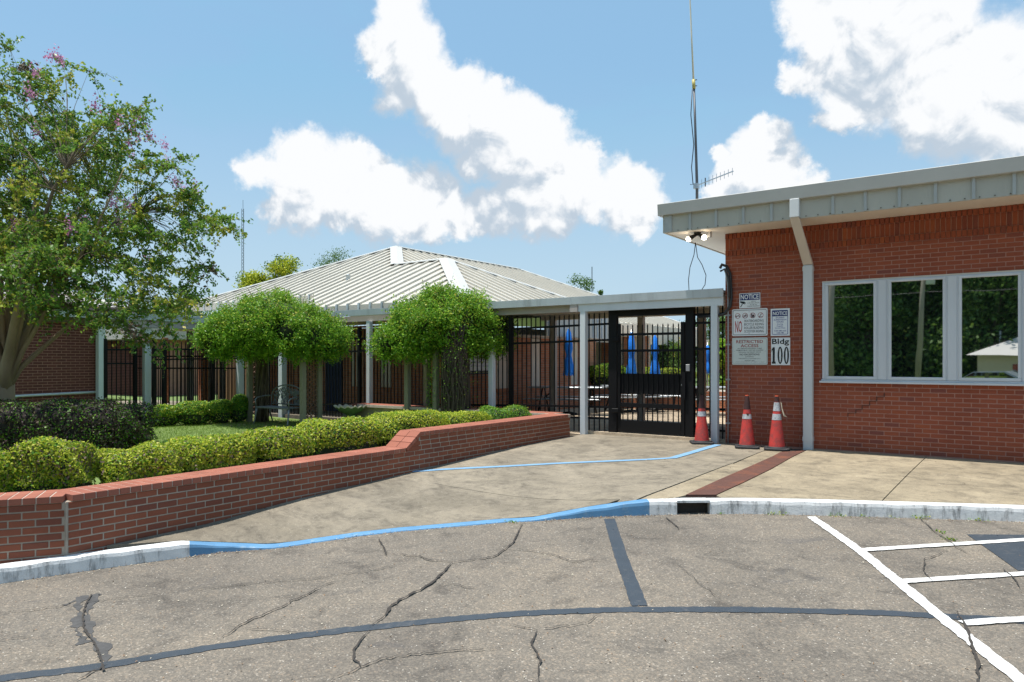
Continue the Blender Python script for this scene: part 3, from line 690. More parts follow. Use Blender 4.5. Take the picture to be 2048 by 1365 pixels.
# painted lines, cracks, patches ----------------------------------------
def ribbon(name, pts, width, zf, dz, mat, jag=.006, step=.04, kind=None, label=None, parent=None, closedw=None):
    P = [Vector((p[0], p[1], 0)) for p in pts]
    # catmull-rom smooth
    Q = []
    for i in range(len(P)-1):
        p0 = P[max(i-1, 0)]; p1 = P[i]; p2 = P[i+1]; p3 = P[min(i+2, len(P)-1)]
        n = max(2, int((p2-p1).length/step))
        for k in range(n):
            t_ = k/n; Q.append(.5*((2*p1)+(-p0+p2)*t_+(2*p0-5*p1+4*p2-p3)*t_*t_+(-p0+3*p1-3*p2+p3)*t_**3))
    Q.append(P[-1]); vs = []; fs = []; n = len(Q)
    for i, q in enumerate(Q):
        d = (Q[min(i+1, n-1)]-Q[max(i-1, 0)]).normalized(); s_ = Vector((-d.y, d.x, 0))
        w_ = width(i/(n-1)) if callable(width) else width
        l = q+s_*(w_/2+random.uniform(-jag, jag)); r_ = q-s_*(w_/2+random.uniform(-jag, jag)); c_ = q
        for v in (l, c_, r_): vs.append((v.x, v.y, zf(v.x, v.y)+dz))
    for i in range(n-1): fs += [(3*i, 3*i+1, 3*i+4, 3*i+3), (3*i+1, 3*i+2, 3*i+5, 3*i+4)]
    mb = MB(); mb.add(vs, fs); o = mb.build(name, mat, parent)
    if label or kind: tag(o, label, kind=kind)
    return o
def lotpts(l): return [onA(*p) for p in l]
def walkpts(l): return [onS(*p) for p in l]
ribbon('road_marking', lotpts([(1622,1035),(1718,1102),(1796,1165),(1880,1234),(1960,1297),(2036,1358),(2110,1416)]), .098, zL, .008, MAT['stripe_white'], .006, kind='structure', label='long white parking line running down to the lower right corner')
for l, lb in (([(1724,1102),(1880,1092),(2048,1081.5),(2300,1066)], 'upper white hatch line joining the long parking line'), ([(1802,1165),(1920,1157.5),(2048,1149.5),(2300,1134)], 'middle white hatch line joining the long parking line'), ([(1925,1249),(1985,1244.5),(2048,1241),(2300,1226)], 'lower white hatch line joining the long parking line')):
    ribbon('road_marking', lotpts(l), .09, zL, .010, MAT['stripe_white'], .005, kind='structure', label=lb)
ribbon('road_marking', lotpts([(-160,1395),(0,1360),(195,1334.5),(351,1308),(488,1287),(732,1257),(1000,1231.5),(1205,1221.5),(1400,1220),(1614,1223),(1780,1228),(1930,1236),(2048,1244),(2200,1258)]), .10, zL, .004, MAT['stripe_dark'], .008, kind='structure', label='long curved faded dark blue stripe across the asphalt')
ribbon('road_marking', lotpts([(1219,1039),(1226,1062),(1241,1111),(1260,1162),(1279,1213)]), .115, zL, .005, MAT['stripe_dark'], .004, kind='structure', label='short dark blue stripe from the kerb to the curved stripe')
zA_lot = zL
slab('asphalt_patch', [onA(*q) for q in [(1934,1070),(2070,1071),(2350,1075),(2350,1142),(2036,1142.5)]], zL, MAT['stripe_dark'], 'structure', dz=.005, depth=0, label='dark sealed patch of asphalt at the right edge')
ribbon('ramp_marking', walkpts([(824,944),(900,939),(1000,934),(1100,928.5),(1200,924),(1300,919.5),(1352,916.5)]), .10, zS, .006, MAT['stripe_blue'], .002, kind='structure', label='thin light blue line crossing the ramp from the planter')
ribbon('ramp_marking', walkpts([(1345,917),(1380,907),(1410,898),(1436,890.5)]), .12, zS, .008, MAT['stripe_blue'], .002, kind='structure', label='short light blue line running up to the first cone')
cracks = [([(757,1079),(766,1093),(772,1112)], .022), ([(1043,1050),(1032,1080),(1012,1100),(985,1116),(905,1127)], .022), ([(905,1127),(890,1146),(858,1172),(820,1192),(785,1211),(766,1238),(740,1256)], .030),
 ([(740,1262),(722,1282),(708,1303),(709,1322),(722,1337)], .018), ([(905,1127),(862,1122),(836,1114),(785,1110)], .016), ([(660,1365),(722,1337),(762,1321),(830,1311),(915,1305),(1000,1299)], .014),
 ([(1000,1101),(1060,1102),(1105,1112),(1140,1124),(1215,1123)], .012), ([(668,1165),(612,1192),(545,1224),(482,1251),(432,1288)], .018), ([(1203,1230),(1175,1248),(1120,1256),(1073,1263)], .012), ([(1073,1263),(1063,1290),(1080,1325),(1077,1365)], .016), ([(1018,1250),(1045,1256),(1073,1263)], .01),
 ([(-20,1232),(120,1215),(240,1199),(340,1186)], .009), ([(340,1186),(480,1172),(640,1158),(760,1140),(850,1118)], .009), ([(480,1258),(560,1264),(610,1270)], .009), ([(1838,1035),(1850,1050),(1878,1072),(1905,1090),(1938,1112)], .014), ([(1895,1104),(1850,1121),(1845,1142),(1866,1167)], .012),
 ([(1915,1225),(1935,1262),(1946,1296),(1955,1330),(1958,1380)], .026), ([(2005,1140),(2030,1160),(2040,1180)], .012), ([(-20,1285),(60,1275)], .008), ([(890,1170),(950,1178)], .010), ([(150,1365),(190,1345),(215,1330)], .014), ([(1355,1130),(1400,1170),(1450,1205)], .006), ([(1330,1036),(1350,1050),(1358,1062)], .016)]
for l, wd in cracks:
    P = []
    for a, b_ in zip(l[:-1], l[1:]):
        n = max(2, int(math.hypot(b_[0]-a[0], b_[1]-a[1])/9))
        for k in range(n): P.append((a[0]+(b_[0]-a[0])*k/n+random.uniform(-2.2, 2.2), a[1]+(b_[1]-a[1])*k/n+random.uniform(-1.6, 1.6)))
    P.append(l[-1])
    ribbon('asphalt_crack', lotpts(P), (lambda w_: (lambda u: w_*.66*(.75+.45*abs(math.sin(u*23+w_*900)))*min(1, 4*u+.2, 4*(1-u)+.2)))(wd), zL, .0135, MAT['crack'], wd*.22, .03, kind='structure', label='dark meandering crack in the worn asphalt')
ribbon('tar_patch', lotpts([(196,1188),(186,1204),(176,1226),(172,1252),(186,1276),(208,1300),(214,1330)]), lambda u: .05+.03*math.sin(17*u), zL, .0035, MAT['tar'], .022, kind='structure', label='right half of the ragged crumbled tar patch at lower left')
ribbon('tar_patch', lotpts([(172,1192),(158,1206),(160,1232),(154,1262),(170,1288)]), lambda u: .05+.035*math.sin(13*u+1), zL, .0035, MAT['tar'], .022, kind='structure', label='left half of the ragged crumbled tar patch at lower left')
ribbon('tar_patch', lotpts([(172,1196),(150,1203),(128,1212)]), .035, zL, .003, MAT['tar'], .012, kind='structure', label='small spur of the tar patch at lower left')
ribbon('asphalt_crack', lotpts([(183,1192),(172,1212),(166,1240),(170,1262),(188,1290),(200,1318),(208,1345)]), .012, zL, .0138, MAT['crack'], .005, .03, kind='structure', label='pale gravelly crack inside the tar patch')

# ================================================================== BUILDING 100
b100 = empty('brick_building', (0, 0, 0), 'red brick building with aluminium windows and grey metal eave on the right', 'building')
WL = 9.0
mb = MB(); W0, W1, WZ0, WZ1 = 1.575, 8.2, 1.09, 2.675
# body with the window opening left free
mb.box(0, W0, .001, .30, -.4, 3.60); mb.box(W1, WL, .001, .30, -.4, 3.60); mb.box(W0, W1, .001, .30, -.4, WZ0-.02); mb.box(W0, W1, .001, .30, WZ1, 3.6)
mb.box(0.012, .30, .30, 9, -.4, 3.6); mb.box(WL-.3, WL, .30, 9, -.4, 3.6)
mb.build('wall', MAT['mortar'], b100)
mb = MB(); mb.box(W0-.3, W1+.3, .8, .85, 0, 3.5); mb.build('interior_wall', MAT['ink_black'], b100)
bz = 3.212
items = running_bond((0, .012), 0, WL, bz-48*BH, bz, holes=[(W0-.005, W1+.005, WZ0-.04, WZ1+.02)], off=.10)
emit_pieces(b100, items, MAT['brick'])
items = running_bond((.012, 9), -math.pi/2, 9, bz-48*BH, bz)
emit_pieces(b100, items, MAT['brick'], 'side_brick', 0)
sol = []; row = []
k = 0; pw = .0667
while k*pw < WL:
    xc = (k+.5)*pw; sol.append(((xc, .012, 3.412), pw-.009, .19, .03, 0)); row.append(((xc, .004, 3.262), pw-.009, .094, .05, 0)); row.append(((xc, .0, 3.554), pw-.009, .088, .06, 0)); k += 1
emit_pieces(b100, sol, MAT['soldier'], 'soldier_brick', 140)
emit_pieces(b100, row, MAT['soldier'], 'header_brick', 280)
# stepped crack below the window is real open joints
P = [(1640+x/7.585, 740+y/7.585) for x, y in [(975,350),(975,412),(862,412),(862,476),(755,478),(755,540),(640,542),(640,602),(545,604),(545,658),(425,660),(425,712)]]
mb = MB(); Q = [(ony(px, 0), zat(py, ony(px, 0), 0)) for px, py in P]
for (x0, z0), (x1, z1) in zip(Q[:-1], Q[1:]): mb.bar((x0, -.0042, z0), (x1, -.0042, z1), .010, .004)
mb.build('mortar_crack', MAT['crack'], b100)
# window: frame, mullions, panes, sill
win = bpy.data.objects.new('window', None); link(win, b100)
panes = [(1.662, 2.317), (2.558, 3.233), (3.470, 4.135), (4.43, 5.10), (5.40, 6.06), (6.36, 7.02), (7.3, 7.95)]
pz0, pz1 = 1.175, 2.615
mb = MB()
mb.box(W0, W1, -.035, .05, WZ0+.035, pz0-.045); mb.box(W0, W1, -.035, .05, pz1+.035, WZ1-.012)
xs = [W0] + [v for p in panes for v in p] + [W1]
for i in range(0, len(xs), 2):
    a, b_ = xs[i], xs[i+1]; a2 = a+(.035 if i else 0); b2 = b_-(.035 if i < len(xs)-2 else 0)
    mb.box(a2+.001, b2-.001, -.035, .05, pz0-.0455, pz1+.0355)
    if b_-a > .15:
        mc = (a+b_)/2; mb.box(mc-.055, mc+.055, -.048, -.034, WZ0+.04, WZ1-.02)
        for s_ in (-.085, .085): mb.box(mc+s_-.008, mc+s_+.008, -.044, -.034, WZ0+.04, WZ1-.02)
bevel(mb.build('window_frame', MAT['alu'], win), .003)
for i, (a, b_) in enumerate(panes):
    mb = MB(); e = .036
    mb.box(a-e, b_+e, -.05, .02, pz1, pz1+e); mb.box(a-e, b_+e, -.05, .02, pz0-e-.01, pz0); mb.box(a-e, a, -.05, .02, pz0+.0005, pz1-.0005); mb.box(b_, b_+e, -.05, .02, pz0+.0005, pz1-.0005)
    bevel(mb.build('sash', MAT['alu'], win), .004)
    mb = MB(); tl = random.uniform(-.0012, .0012); mb.box(a-.005, b_+.005, -.012+tl, -.006, pz0-.005, pz1+.005); mb.build('pane', MAT['glass'], win)
mb = MB(); mb.box(W0-.035, W1+.035, -.075, .03, WZ0-.02, WZ0+.012); mb.box(W0-.01, W1+.01, -.052, .03, WZ0+.0125, WZ0+.0345); bevel(mb.build('sill', MAT['alu'], win), .003)
mb = MB(); mb.box(W0-.005, W1, -.012, .03, WZ1-.011, WZ1+.012); mb.build('sealant', MAT['soffit'], win)
# eave
E0, E1, YE = -.80, 9.6, -.79
mb = MB(); mb.box(E0, E1, YE, .012, 3.60, 3.625); mb.box(E0, 0.012, .0121, 8, 3.60, 3.625)
mb.build('soffit', MAT['soffit'], b100)
mb = MB(); mb.box(E0+.02, E1, YE-.004, YE+.02, 3.585, 3.90); mb.box(E0-.004, E0+.0195, YE-.0035, 8, 3.585, 3.90); mb.build('fascia_panel', MAT['fpanel'], b100)
mb = MB()
mb.prism([(YE-.075, 3.875), (YE-.095, 4.07), (YE+.02, 4.07), (YE+.02, 3.875)], 0, E0-.07, E1)
mb.prism([(E0-.075, 3.876), (E0-.095, 4.069), (E0+.02, 4.069), (E0+.02, 3.876)], 1, YE+.021, 8)
bevel(mb.build('gutter_band', MAT['fascia'], b100), .006)
mb = MB(); mb.box(E0-.05, E1, YE+.03, 8, 3.95, 4.05); mb.build('roof_deck', MAT['roof'], b100)
for px in (1329, 1377.5, 1429.5, 1484, 1540, 1662.5, 1727, 1795, 1867, 1943, 2024):
    x = ony(px+1, YE); w_ = .028 if px > 1330 else .10
    mb = MB(); mb.box(x-.0, x+w_*1.4 if px > 1330 else x+.13, YE-.028, YE-.0045, 3.590, 3.874); mb.build('batten', MAT['batten'], b100)
for i in range(8):
    x = ony(2024, YE)+.36*(i+1); mb = MB(); mb.box(x, x+.04, YE-.028, YE-.0045, 3.590, 3.874); mb.build('batten', MAT['batten'], b100)
mb = MB()
x = E0+.1
while x < 5:
    mb.lathe([(.0, .012), (.008, .010), (.010, 0)], 6, (x, YE-.012, 3.605)); x += .17
mb.build('screw_heads', MAT['crack'], b100)['kind'] = 'stuff'
# downspout
x0, x1 = 1.30, 1.445
sp = bpy.data.objects.new('downspout', None); link(sp, b100)
mb = MB(); mb.box(x0, x1, -.115, -.012, -.02, 2.955); bevel(mb.build('pipe', MAT['spout'], sp), .008, 2)
xa = ony(1582, YE); xb = ony(1601, YE)
mb = MB(); mb.add([(xa, YE-.09, 3.88), (xb, YE-.09, 3.88), (xb, YE-.0055, 3.88), (xa, YE-.0055, 3.88), (xa, YE-.09, 3.60), (xb, YE-.09, 3.60), (xb, YE-.0055, 3.60), (xa, YE-.0055, 3.60)], [(0,1,2,3),(4,5,6,7),(0,1,5,4),(1,2,6,5),(2,3,7,6),(3,0,4,7)])
bevel(mb.build('outlet_box', MAT['spout'], sp), .006)
mb = MB(); mb.add([(xa, YE-.09, 3.599), (xb, YE-.09, 3.599), (xb, YE-.006, 3.56), (xa, YE-.006, 3.56), (x0, -.115, 2.96), (x1, -.115, 2.96), (x1, -.012, 2.96), (x0, -.012, 2.96)], [(0,1,2,3),(4,5,6,7),(0,1,5,4),(1,2,6,5),(2,3,7,6),(3,0,4,7)])
bevel(mb.build('offset_pipe', MAT['spoutc'], sp), .006)
mb = MB(); mb.box(x0-.004, x1+.004, -.12, -.011, .13, .20); mb.box(x0-.004, x1+.004, -.12, -.011, 2.86, 2.93); mb.build('strap', MAT['spout'], sp)
# conduit + cable loops at the corner
mb = MB(); xc = .06
mb.tube([(xc-.05, -.10, 3.0), (xc-.03, -.07, 2.92), (xc, -.045, 2.7), (xc, -.04, 2.3), (xc+.004, -.04, 1.2), (xc, -.04, 0)], .014, 8); mb.build('conduit', MAT['conduit'], b100, smooth=True)
for z in (.35, 1.1, 1.7, 2.2):
    mb = MB(); mb.box(xc-.035, xc+.035, -.056, -.003, z-.012, z+.012); mb.build('conduit_clip', MAT['conduit'], b100)
mb = MB()
mb.tube([(-.07, -.06, 3.02), (-.03, -.09, 3.07), (.04, -.06, 3.04), (.10, -.05, 2.9), (.12, -.05, 2.5), (.10, -.05, 2.35), (.0, -.06, 2.22), (-.15, -.02, 2.2), (-.5, .09, 2.2)], .026, 8)
mb.tube([(-.06, -.08, 2.96), (.03, -.10, 2.99), (.09, -.09, 2.8), (.10, -.09, 2.5)], .018, 8); mb.build('black_cable', MAT['cable'], b100, smooth=True)
# floodlight under the soffit
fx = ony(1395, -.45); fl = empty('floodlight', (fx, -.45, 3.60), 'twin floodlight with two lit bulbs under the eave corner', 'floodlight')
mb = MB(); mb.lathe([(.001, 0), (.06, 0), (.055, -.03), (.001, -.03)], 16); mb.build('mount_plate', MAT['rubber'], fl)
for s_ in (-1, 1):
    mb = MB(); d = Vector((s_*.85, -.35, -.55)).normalized(); mb.tube([Vector((0, 0, -.03)), d*.09+Vector((0, 0, -.02)), d*.15+Vector((0, 0, -.02))], [.018, .03, .05], 12); mb.build('lamp_head', MAT['rubber'], fl, True)
    mb = MB(); c_ = d*.17+Vector((0, 0, -.02)); mb.lathe([(.001, .045), (.03, .036), (.045, .005), (.036, -.03), (.001, -.045)], 14, c_); mb.build('bulb', MAT['bulb'], fl, True)
sx = ony(1418.5, -.4); mb = MB(); mb.box(sx-.035, sx+.035, -.43, -.37, 3.50, 3.5995); tag(bevel(mb.build('junction_box', MAT['conduit']), .01), 'small grey box under the eave beside the floodlight', 'junction box')
mb = MB()
def wire(pts, r_=.007): mb.tube(pts, r_, 5)
wy = .3
P = [(1391,486),(1388,510),(1380,535),(1377,560),(1378,582)]; wire([(ony(a, wy), wy, zat(b_, ony(a, wy), wy)) for a, b_ in P])
P = [(1391,486),(1395,515),(1404,530),(1412,551),(1410,570),(1402,582)]; wire([(ony(a, wy), wy, zat(b_, ony(a, wy), wy)) for a, b_ in P])
mb.build('hanging_wire', MAT['cable'], smooth=True, label='two thin black wires drooping from the eave to the canopy', cat='wire')

# ---------------------------------------------------------------- signs
def rrect(x0, x1, z0, z1, r_, n=5):
    P = []
    for cx_, cz, a0 in ((x1-r_, z0+r_, -90), (x1-r_, z1-r_, 0), (x0+r_, z1-r_, 90), (x0+r_, z0+r_, 180)):
        for k in range(n+1): a = R(a0+90*k/n); P.append((cx_+r_*math.cos(a), cz+r_*math.sin(a)))
    return P
TEXTS = []
def text(parent, s_, x, z, w_, h, mat, y, bold=0., name='lettering'):
    c_ = bpy.data.curves.new(name, 'FONT'); c_.body = s_; c_.align_x = 'CENTER'; c_.align_y = 'CENTER'; c_.size = 1; c_.extrude = 0; c_.offset = bold
    c_.resolution_u = 2; c_.materials.append(mat); o = bpy.data.objects.new(name, c_); link(o, parent); TEXTS.append((o, x, z, w_, h, y)); return o
def outline(x0, x1, z0, z1, r_, t_, y, mat, parent, name='border'):
    a = rrect(x0, x1, z0, z1, r_); b_ = rrect(x0+t_, x1-t_, z0+t_, z1-t_, max(r_-t_, .001)); n = len(a)
    mb = MB(); mb.add([(p[0], y, p[1]) for p in a]+[(p[0], y, p[1]) for p in b_], [(i, (i+1)%n, n+(i+1)%n, n+i) for i in range(n)]); return mb.build(name, mat, parent)
def sign(px0, px1, py0, py1, label, mat, r_=.01):
    x0, x1 = ony(px0, -.02), ony(px1, -.02); xm = (x0+x1)/2; z1 = zat(py0, xm, -.02); z0 = zat(py1, xm, -.02); W, H_ = x1-x0, z1-z0
    o = empty('wall_sign', (xm, -.020, (z0+z1)/2), label, 'sign')
    mb = MB(); mb.prism(rrect(-W/2, W/2, -H_/2, H_/2, r_), 1, -.001, .012); mb.build('sign_panel', mat, o)
    return o, W, H_
def ring(mb, cx_, cz, r0, r1, y, n=22):
    mb.add([(cx_+r0*math.cos(2*math.pi*k/n), y, cz+r0*math.sin(2*math.pi*k/n)) for k in range(n)]+[(cx_+r1*math.cos(2*math.pi*k/n), y, cz+r1*math.sin(2*math.pi*k/n)) for k in range(n)], [(k, (k+1)%n, n+(k+1)%n, n+k) for k in range(n)])
def bolts(o, W, H_, pts):
    for x, z in pts:
        mb = MB(); mb.lathe([(.001, .0), (.006, 0)], 8); b_ = mb.build('bolt', MAT['conduit'], o); b_.rotation_euler = (R(90), 0, 0); b_.location = (x*W, -.0035, z*H_)
# 1 video notice
o, W, H_ = sign(1478.6, 1520.4, 586.5, 616.5, 'small NOTICE video surveillance sign topmost on the brick wall', MAT['sign_white'], .004)
mb = MB(); mb.box(-W*.47, W*.47, -.0022, -.0012, H_*.03, H_*.46); mb.build('header_band', MAT['ink_navy'], o)
text(o, 'NOTICE', 0, H_*.25, W*.86, H_*.33, MAT['sign_white'], -.0035, .02)
for i, s_ in enumerate(('VIDEO', 'SURVEILLANCE', 'IN USE ON', 'THESE PREMISES')): text(o, s_, W*.18, H_*(-.06-.108*i), W*(.24, .56, .32, .60)[i], H_*.065, MAT['ink_black'], -.003)
mb = MB(); mb.add([(-W*.46, -.003, -H_*.02), (-W*.25, -.003, -H_*.06), (-W*.20, -.003, -H_*.15), (-W*.30, -.003, -H_*.22), (-W*.45, -.003, -H_*.12)], [(0,1,2,3,4)])
mb.add([(-W*.36, -.003, -H_*.20), (-W*.33, -.003, -H_*.24), (-W*.42, -.003, -H_*.42), (-W*.46, -.003, -H_*.42)], [(0,1,2,3)]); ring(mb, -W*.25, -H_*.16, W*.055, W*.035, -.0032); mb.build('camera_pictogram', MAT['ink_black'], o)
# 2 NO skateboarding
o, W, H_ = sign(1464.2, 1535, 618, 672.3, 'white NO skateboarding sign with four round pictograms on brick wall', MAT['sign_white'], .022)
outline(-W*.475, W*.475, -H_*.46, H_*.46, .018, .007, -.0025, MAT['ink_black'], o)
for i, cx_ in enumerate((-.335, -.125, .09, .31)):
    mb = MB(); ring(mb, W*cx_, H_*.25, W*.078, W*.066, -.0026); mb.bar((W*cx_-W*.05, -.0026, H_*.25-W*.05), (W*cx_+W*.05, -.0026, H_*.25+W*.05), .006, .0006, up=(0, 1, 0)); mb.build('prohibition_ring', MAT['ink_brown'], o)
    mb = MB(); cx2 = W*cx_; cz = H_*.25; y = -.0022
    if i == 0: mb.bar((cx2-.04, y, cz), (cx2+.04, y, cz), .008, .0005, up=(0, 1, 0)); ring(mb, cx2-.028, cz-.012, .009, .004, y); ring(mb, cx2+.028, cz-.012, .009, .004, y)
    elif i == 1: ring(mb, cx2-.02, cz-.01, .018, .013, y); ring(mb, cx2+.02, cz-.01, .018, .013, y); mb.bar((cx2-.02, y, cz-.01), (cx2+.01, y, cz+.02), .006, .0005, up=(0, 1, 0)); mb.bar((cx2+.01, y, cz+.02), (cx2+.02, y, cz-.01), .006, .0005, up=(0, 1, 0))
    elif i == 2: mb.box(cx2-.025, cx2+.028, y-.0003, y, cz-.02, cz+.008); mb.box(cx2-.025, cx2-.006, y-.0003, y, cz+.0085, cz+.032); [ring(mb, cx2+k, cz-.028, .009, .003, y) for k in (-.02, 0, .02)]
    else: mb.bar((cx2-.015, y, cz-.02), (cx2+.012, y, cz+.035), .005, .0005, up=(0, 1, 0)); mb.bar((cx2-.015, y, cz-.02), (cx2+.03, y, cz-.024), .006, .0005, up=(0, 1, 0)); ring(mb, cx2-.015, cz-.028, .008, .003, y); ring(mb, cx2+.028, cz-.028, .008, .003, y)
    mb.build('pictogram', MAT['ink_black'], o)
text(o, 'NO', -W*.31, -H_*.15, W*.20, H_*.43, MAT['ink_red'], -.003, .01)
for i, s_ in enumerate(('SKATEBOARDING', 'BICYCLE RIDING', 'ROLLER BLADING', 'SCOOTER RIDING')): text(o, s_, W*.125, H_*(.055-.128*i), W*.545, H_*.092, MAT['ink_black'], -.003)
bolts(o, W, H_, [(-.01, .39), (-.01, -.41)])
# 3 student supervision
o, W, H_ = sign(1541.4, 1579.4, 617.5, 672.2, 'tall NOTICE student supervision hours sign in blue lettering', MAT['sign_white'], .004)
outline(-W*.43, W*.41, -H_*.45, H_*.44, .012, .008, -.0024, MAT['ink_blue'], o)
mb = MB(); mb.box(-W*.425, W*.405, -.003, -.0022, H_*.22, H_*.435); mb.build('header_band', MAT['ink_navy'], o)
text(o, 'NOTICE', 0, H_*.325, W*.76, H_*.135, MAT['sign_white'], -.0045, .02)
for i, (s_, z, w_) in enumerate((('STUDENT', .165, .46), ('SUPERVISION', .09, .66), ('HOURS', .012, .36), ('During', -.075, .30), ('Regular', -.145, .34), ('School Days', -.215, .54), ('7:00 AM until', -.315, .62), ('3:00 PM', -.388, .36))): text(o, s_, 0, H_*z, W*w_, H_*.052, MAT['ink_blue'], -.003, .008)
# 4 restricted access
o, W, H_ = sign(1464.2, 1535, 675.8, 730, 'RESTRICTED ACCESS sign with red heading below the skateboarding sign', MAT['sign_pale'], .02)
outline(-W*.48, W*.48, -H_*.465, H_*.465, .018, .0045, -.0025, MAT['conduit'], o)
text(o, 'RESTRICTED', 0, H_*.355, W*.76, H_*.115, MAT['ink_brown'], -.003, .015); text(o, 'ACCESS', 0, H_*.205, W*.50, H_*.115, MAT['ink_brown'], -.003, .015)
for s_, z, w_, h in (('ALL PERSONS ENTERING THESE', .10, .68, .035), ('PREMISES MUST FIRST BE CLEARED', .035, .77, .035), ('THROUGH THE FRONT OFFICE', -.035, .63, .035), ('NO EXCEPTIONS', -.12, .56, .065), ('AUTHORITY:', -.205, .25, .034), ('THE JESSICA LUNSFORD ACT', -.275, .62, .034), ('AUGUST 2005', -.345, .28, .034), ('UNAUTHORIZED VISITORS ARE SUBJECT TO ARREST', -.40, .84, .02)):
    text(o, s_, 0, H_*z, W*w_, H_*h, MAT['ink_black'], -.003, .006)
bolts(o, W, H_, [(-.44, 0), (.44, 0)])
# 5 Bldg 100
o, W, H_ = sign(1542.3, 1580.2, 675.8, 730.7, 'white Bldg 100 sign with bold black numbers beside the downspout', MAT['sign_white'], .003)
text(o, 'Bldg', 0, H_*.335, W*.90, H_*.26, MAT['ink_black'], -.003, .018)
# "100" in heavy slab numerals
mb = MB()
x = -W*.36; mb.box(x-W*.058, x+W*.058, -.003, -.002, -H_*.38, H_*.15); mb.box(x-W*.10, x+W*.10, -.0031, -.0021, -H_*.45, -H_*.375); mb.add([(x-W*.045, -.003, H_*.15), (x-W*.11, -.003, H_*.07), (x-W*.11, -.003, H_*.01), (x-W*.045, -.003, H_*.05)], [(0,1,2,3)])
for cx_ in (-.02, .31):
    n = 28; A = [(W*cx_+W*.135*math.cos(2*math.pi*k/n), -.003, -H_*.145+H_*.315*math.sin(2*math.pi*k/n)) for k in range(n)]; B = [(W*cx_+W*.048*math.cos(2*math.pi*k/n), -.003, -H_*.145+H_*.26*math.sin(2*math.pi*k/n)) for k in range(n)]
    mb.add(A+B, [(k, (k+1)%n, n+(k+1)%n, n+k) for k in range(n)])
mb.build('numerals', MAT['ink_black'], o); bolts(o, W, H_, [(-.47, 0), (.47, 0)])

# ---------------------------------------------------------------- cones
def cone(px, Z_base_py, label, kind, zg, hgt=.86, yaw=.3, lean=0):
    x, y = onz(px, Z_base_py, zg); z0 = zS(x, y)
    o = empty('traffic_cone', (x, y, z0+.001), label, 'traffic cone', 'traffic cones by the brick wall', yaw); o.rotation_euler = (0, R(lean), yaw)
    mb = MB(); s_ = .19
    mb.prism([(-s_, -s_+.03), (-s_+.03, -s_), (s_-.03, -s_), (s_, -s_+.03), (s_, s_-.03), (s_-.03, s_), (-s_+.03, s_), (-s_, s_-.03)], 2, 0, .035); bevel(mb.build('cone_base', MAT['rubber'], o), .008)
    mb = MB(); mb.lathe([(.15, .034), (.145, .052), (.13, .056)], 28); mb.build('base_collar', MAT['rubber'], o, True)
    def rr(f_): return .125*(1-f_)+.026*f_
    zz = lambda f_: .05 + f_*(hgt-.05)
    def seg(name, f0, f1, mat, grow=0., fn=None):
        mb = MB(); n = 4; mb.lathe([(rr(f0+(f1-f0)*k/n)+grow, zz(f0+(f1-f0)*k/n)) for k in range(n+1)], 28, fn=fn); return mb.build(name, mat, o, True)
    def dent(r_, z, a): return r_*(1+.02*math.sin(2*a+z*5)+.015*math.sin(3*a+1+z*9)), z
    if kind == 0:
        seg('cone_body', 0, .70, MAT['cone_red'], fn=dent); seg('cone_top', .70, .99, MAT['cone_top']); seg('reflective_band', .53, .635, MAT['tape'], .002)
    elif kind == 1:
        seg('cone_body', 0, .715, MAT['cone_red'], fn=dent); seg('cone_top', .715, .985, MAT['cone_top'], .0015); seg('reflective_band', .525, .62, MAT['tape'], .002)
        seg('cone_tip', .985, 1, MAT['cone_tip'], .002)
        mb = MB(); mb.add([(-.02, -.083, zz(.635)), (.035, -.078, zz(.635)), (.012, -.084, zz(.575))], [(0,1,2)]); mb.build('torn_tape', MAT['cone_top'], o)
    else:
        seg('cone_body', 0, .88, MAT['cone_red'], fn=dent); seg('cone_top', .88, .985, MAT['cone_top'], .0015); seg('reflective_band', .70, .87, MAT['tape'], .002); seg('reflective_band', .525, .645, MAT['tape'], .002)
        seg('cone_tip', .985, 1, MAT['cone_tip'], .002)
        mb = MB(); a = [(.055, -.03, zz(.88)), (.075, -.04, zz(.86)), (.085, -.04, zz(.75)), (.10, -.05, zz(.70)), (.115, -.06, zz(.64)), (.16, -.07, zz(.585)), (.105, -.05, zz(.60)), (.085, -.05, zz(.68)), (.072, -.04, zz(.76))]
        mb.add(a, [(0,1,8),(1,2,7,8),(2,3,6,7),(3,4,5,6)]); mb.build('peeling_tape', MAT['cream'], o)
    mb = MB(); mb.lathe([(rr(1)+.001, zz(1)), (.012, zz(1)), (.012, zz(.97))], 16); mb.build('cone_mouth', MAT['cone_tip'] if kind else MAT['cone_top'], o)
cone(1403.5, 888.5, 'leftmost cone, faded red, with a grimy silver band, beside canopy post', 0, -.01, .84, .5)
cone(1494, 898, 'middle cone with long blackened top and one white band', 1, -.02, .86, .35)
cone(1553.5, 902.5, 'brightest cone, rightmost, with two reflective bands and peeling tape', 2, -.025, .865, .25)

# ---------------------------------------------------------------- planter wall
pw_ = empty('planter_wall', (-2.77, -9.33, 0), 'low red brick planter wall with brick coping stepping up toward gate', 'wall')
PX = -2.77; YA, YS, YE_ = -9.34, -4.98, -.56; TH = .39
def world(o): # children keep world coordinates
    o.matrix_parent_inverse = Matrix.Identity(4)
pw_.location = (0, 0, 0)
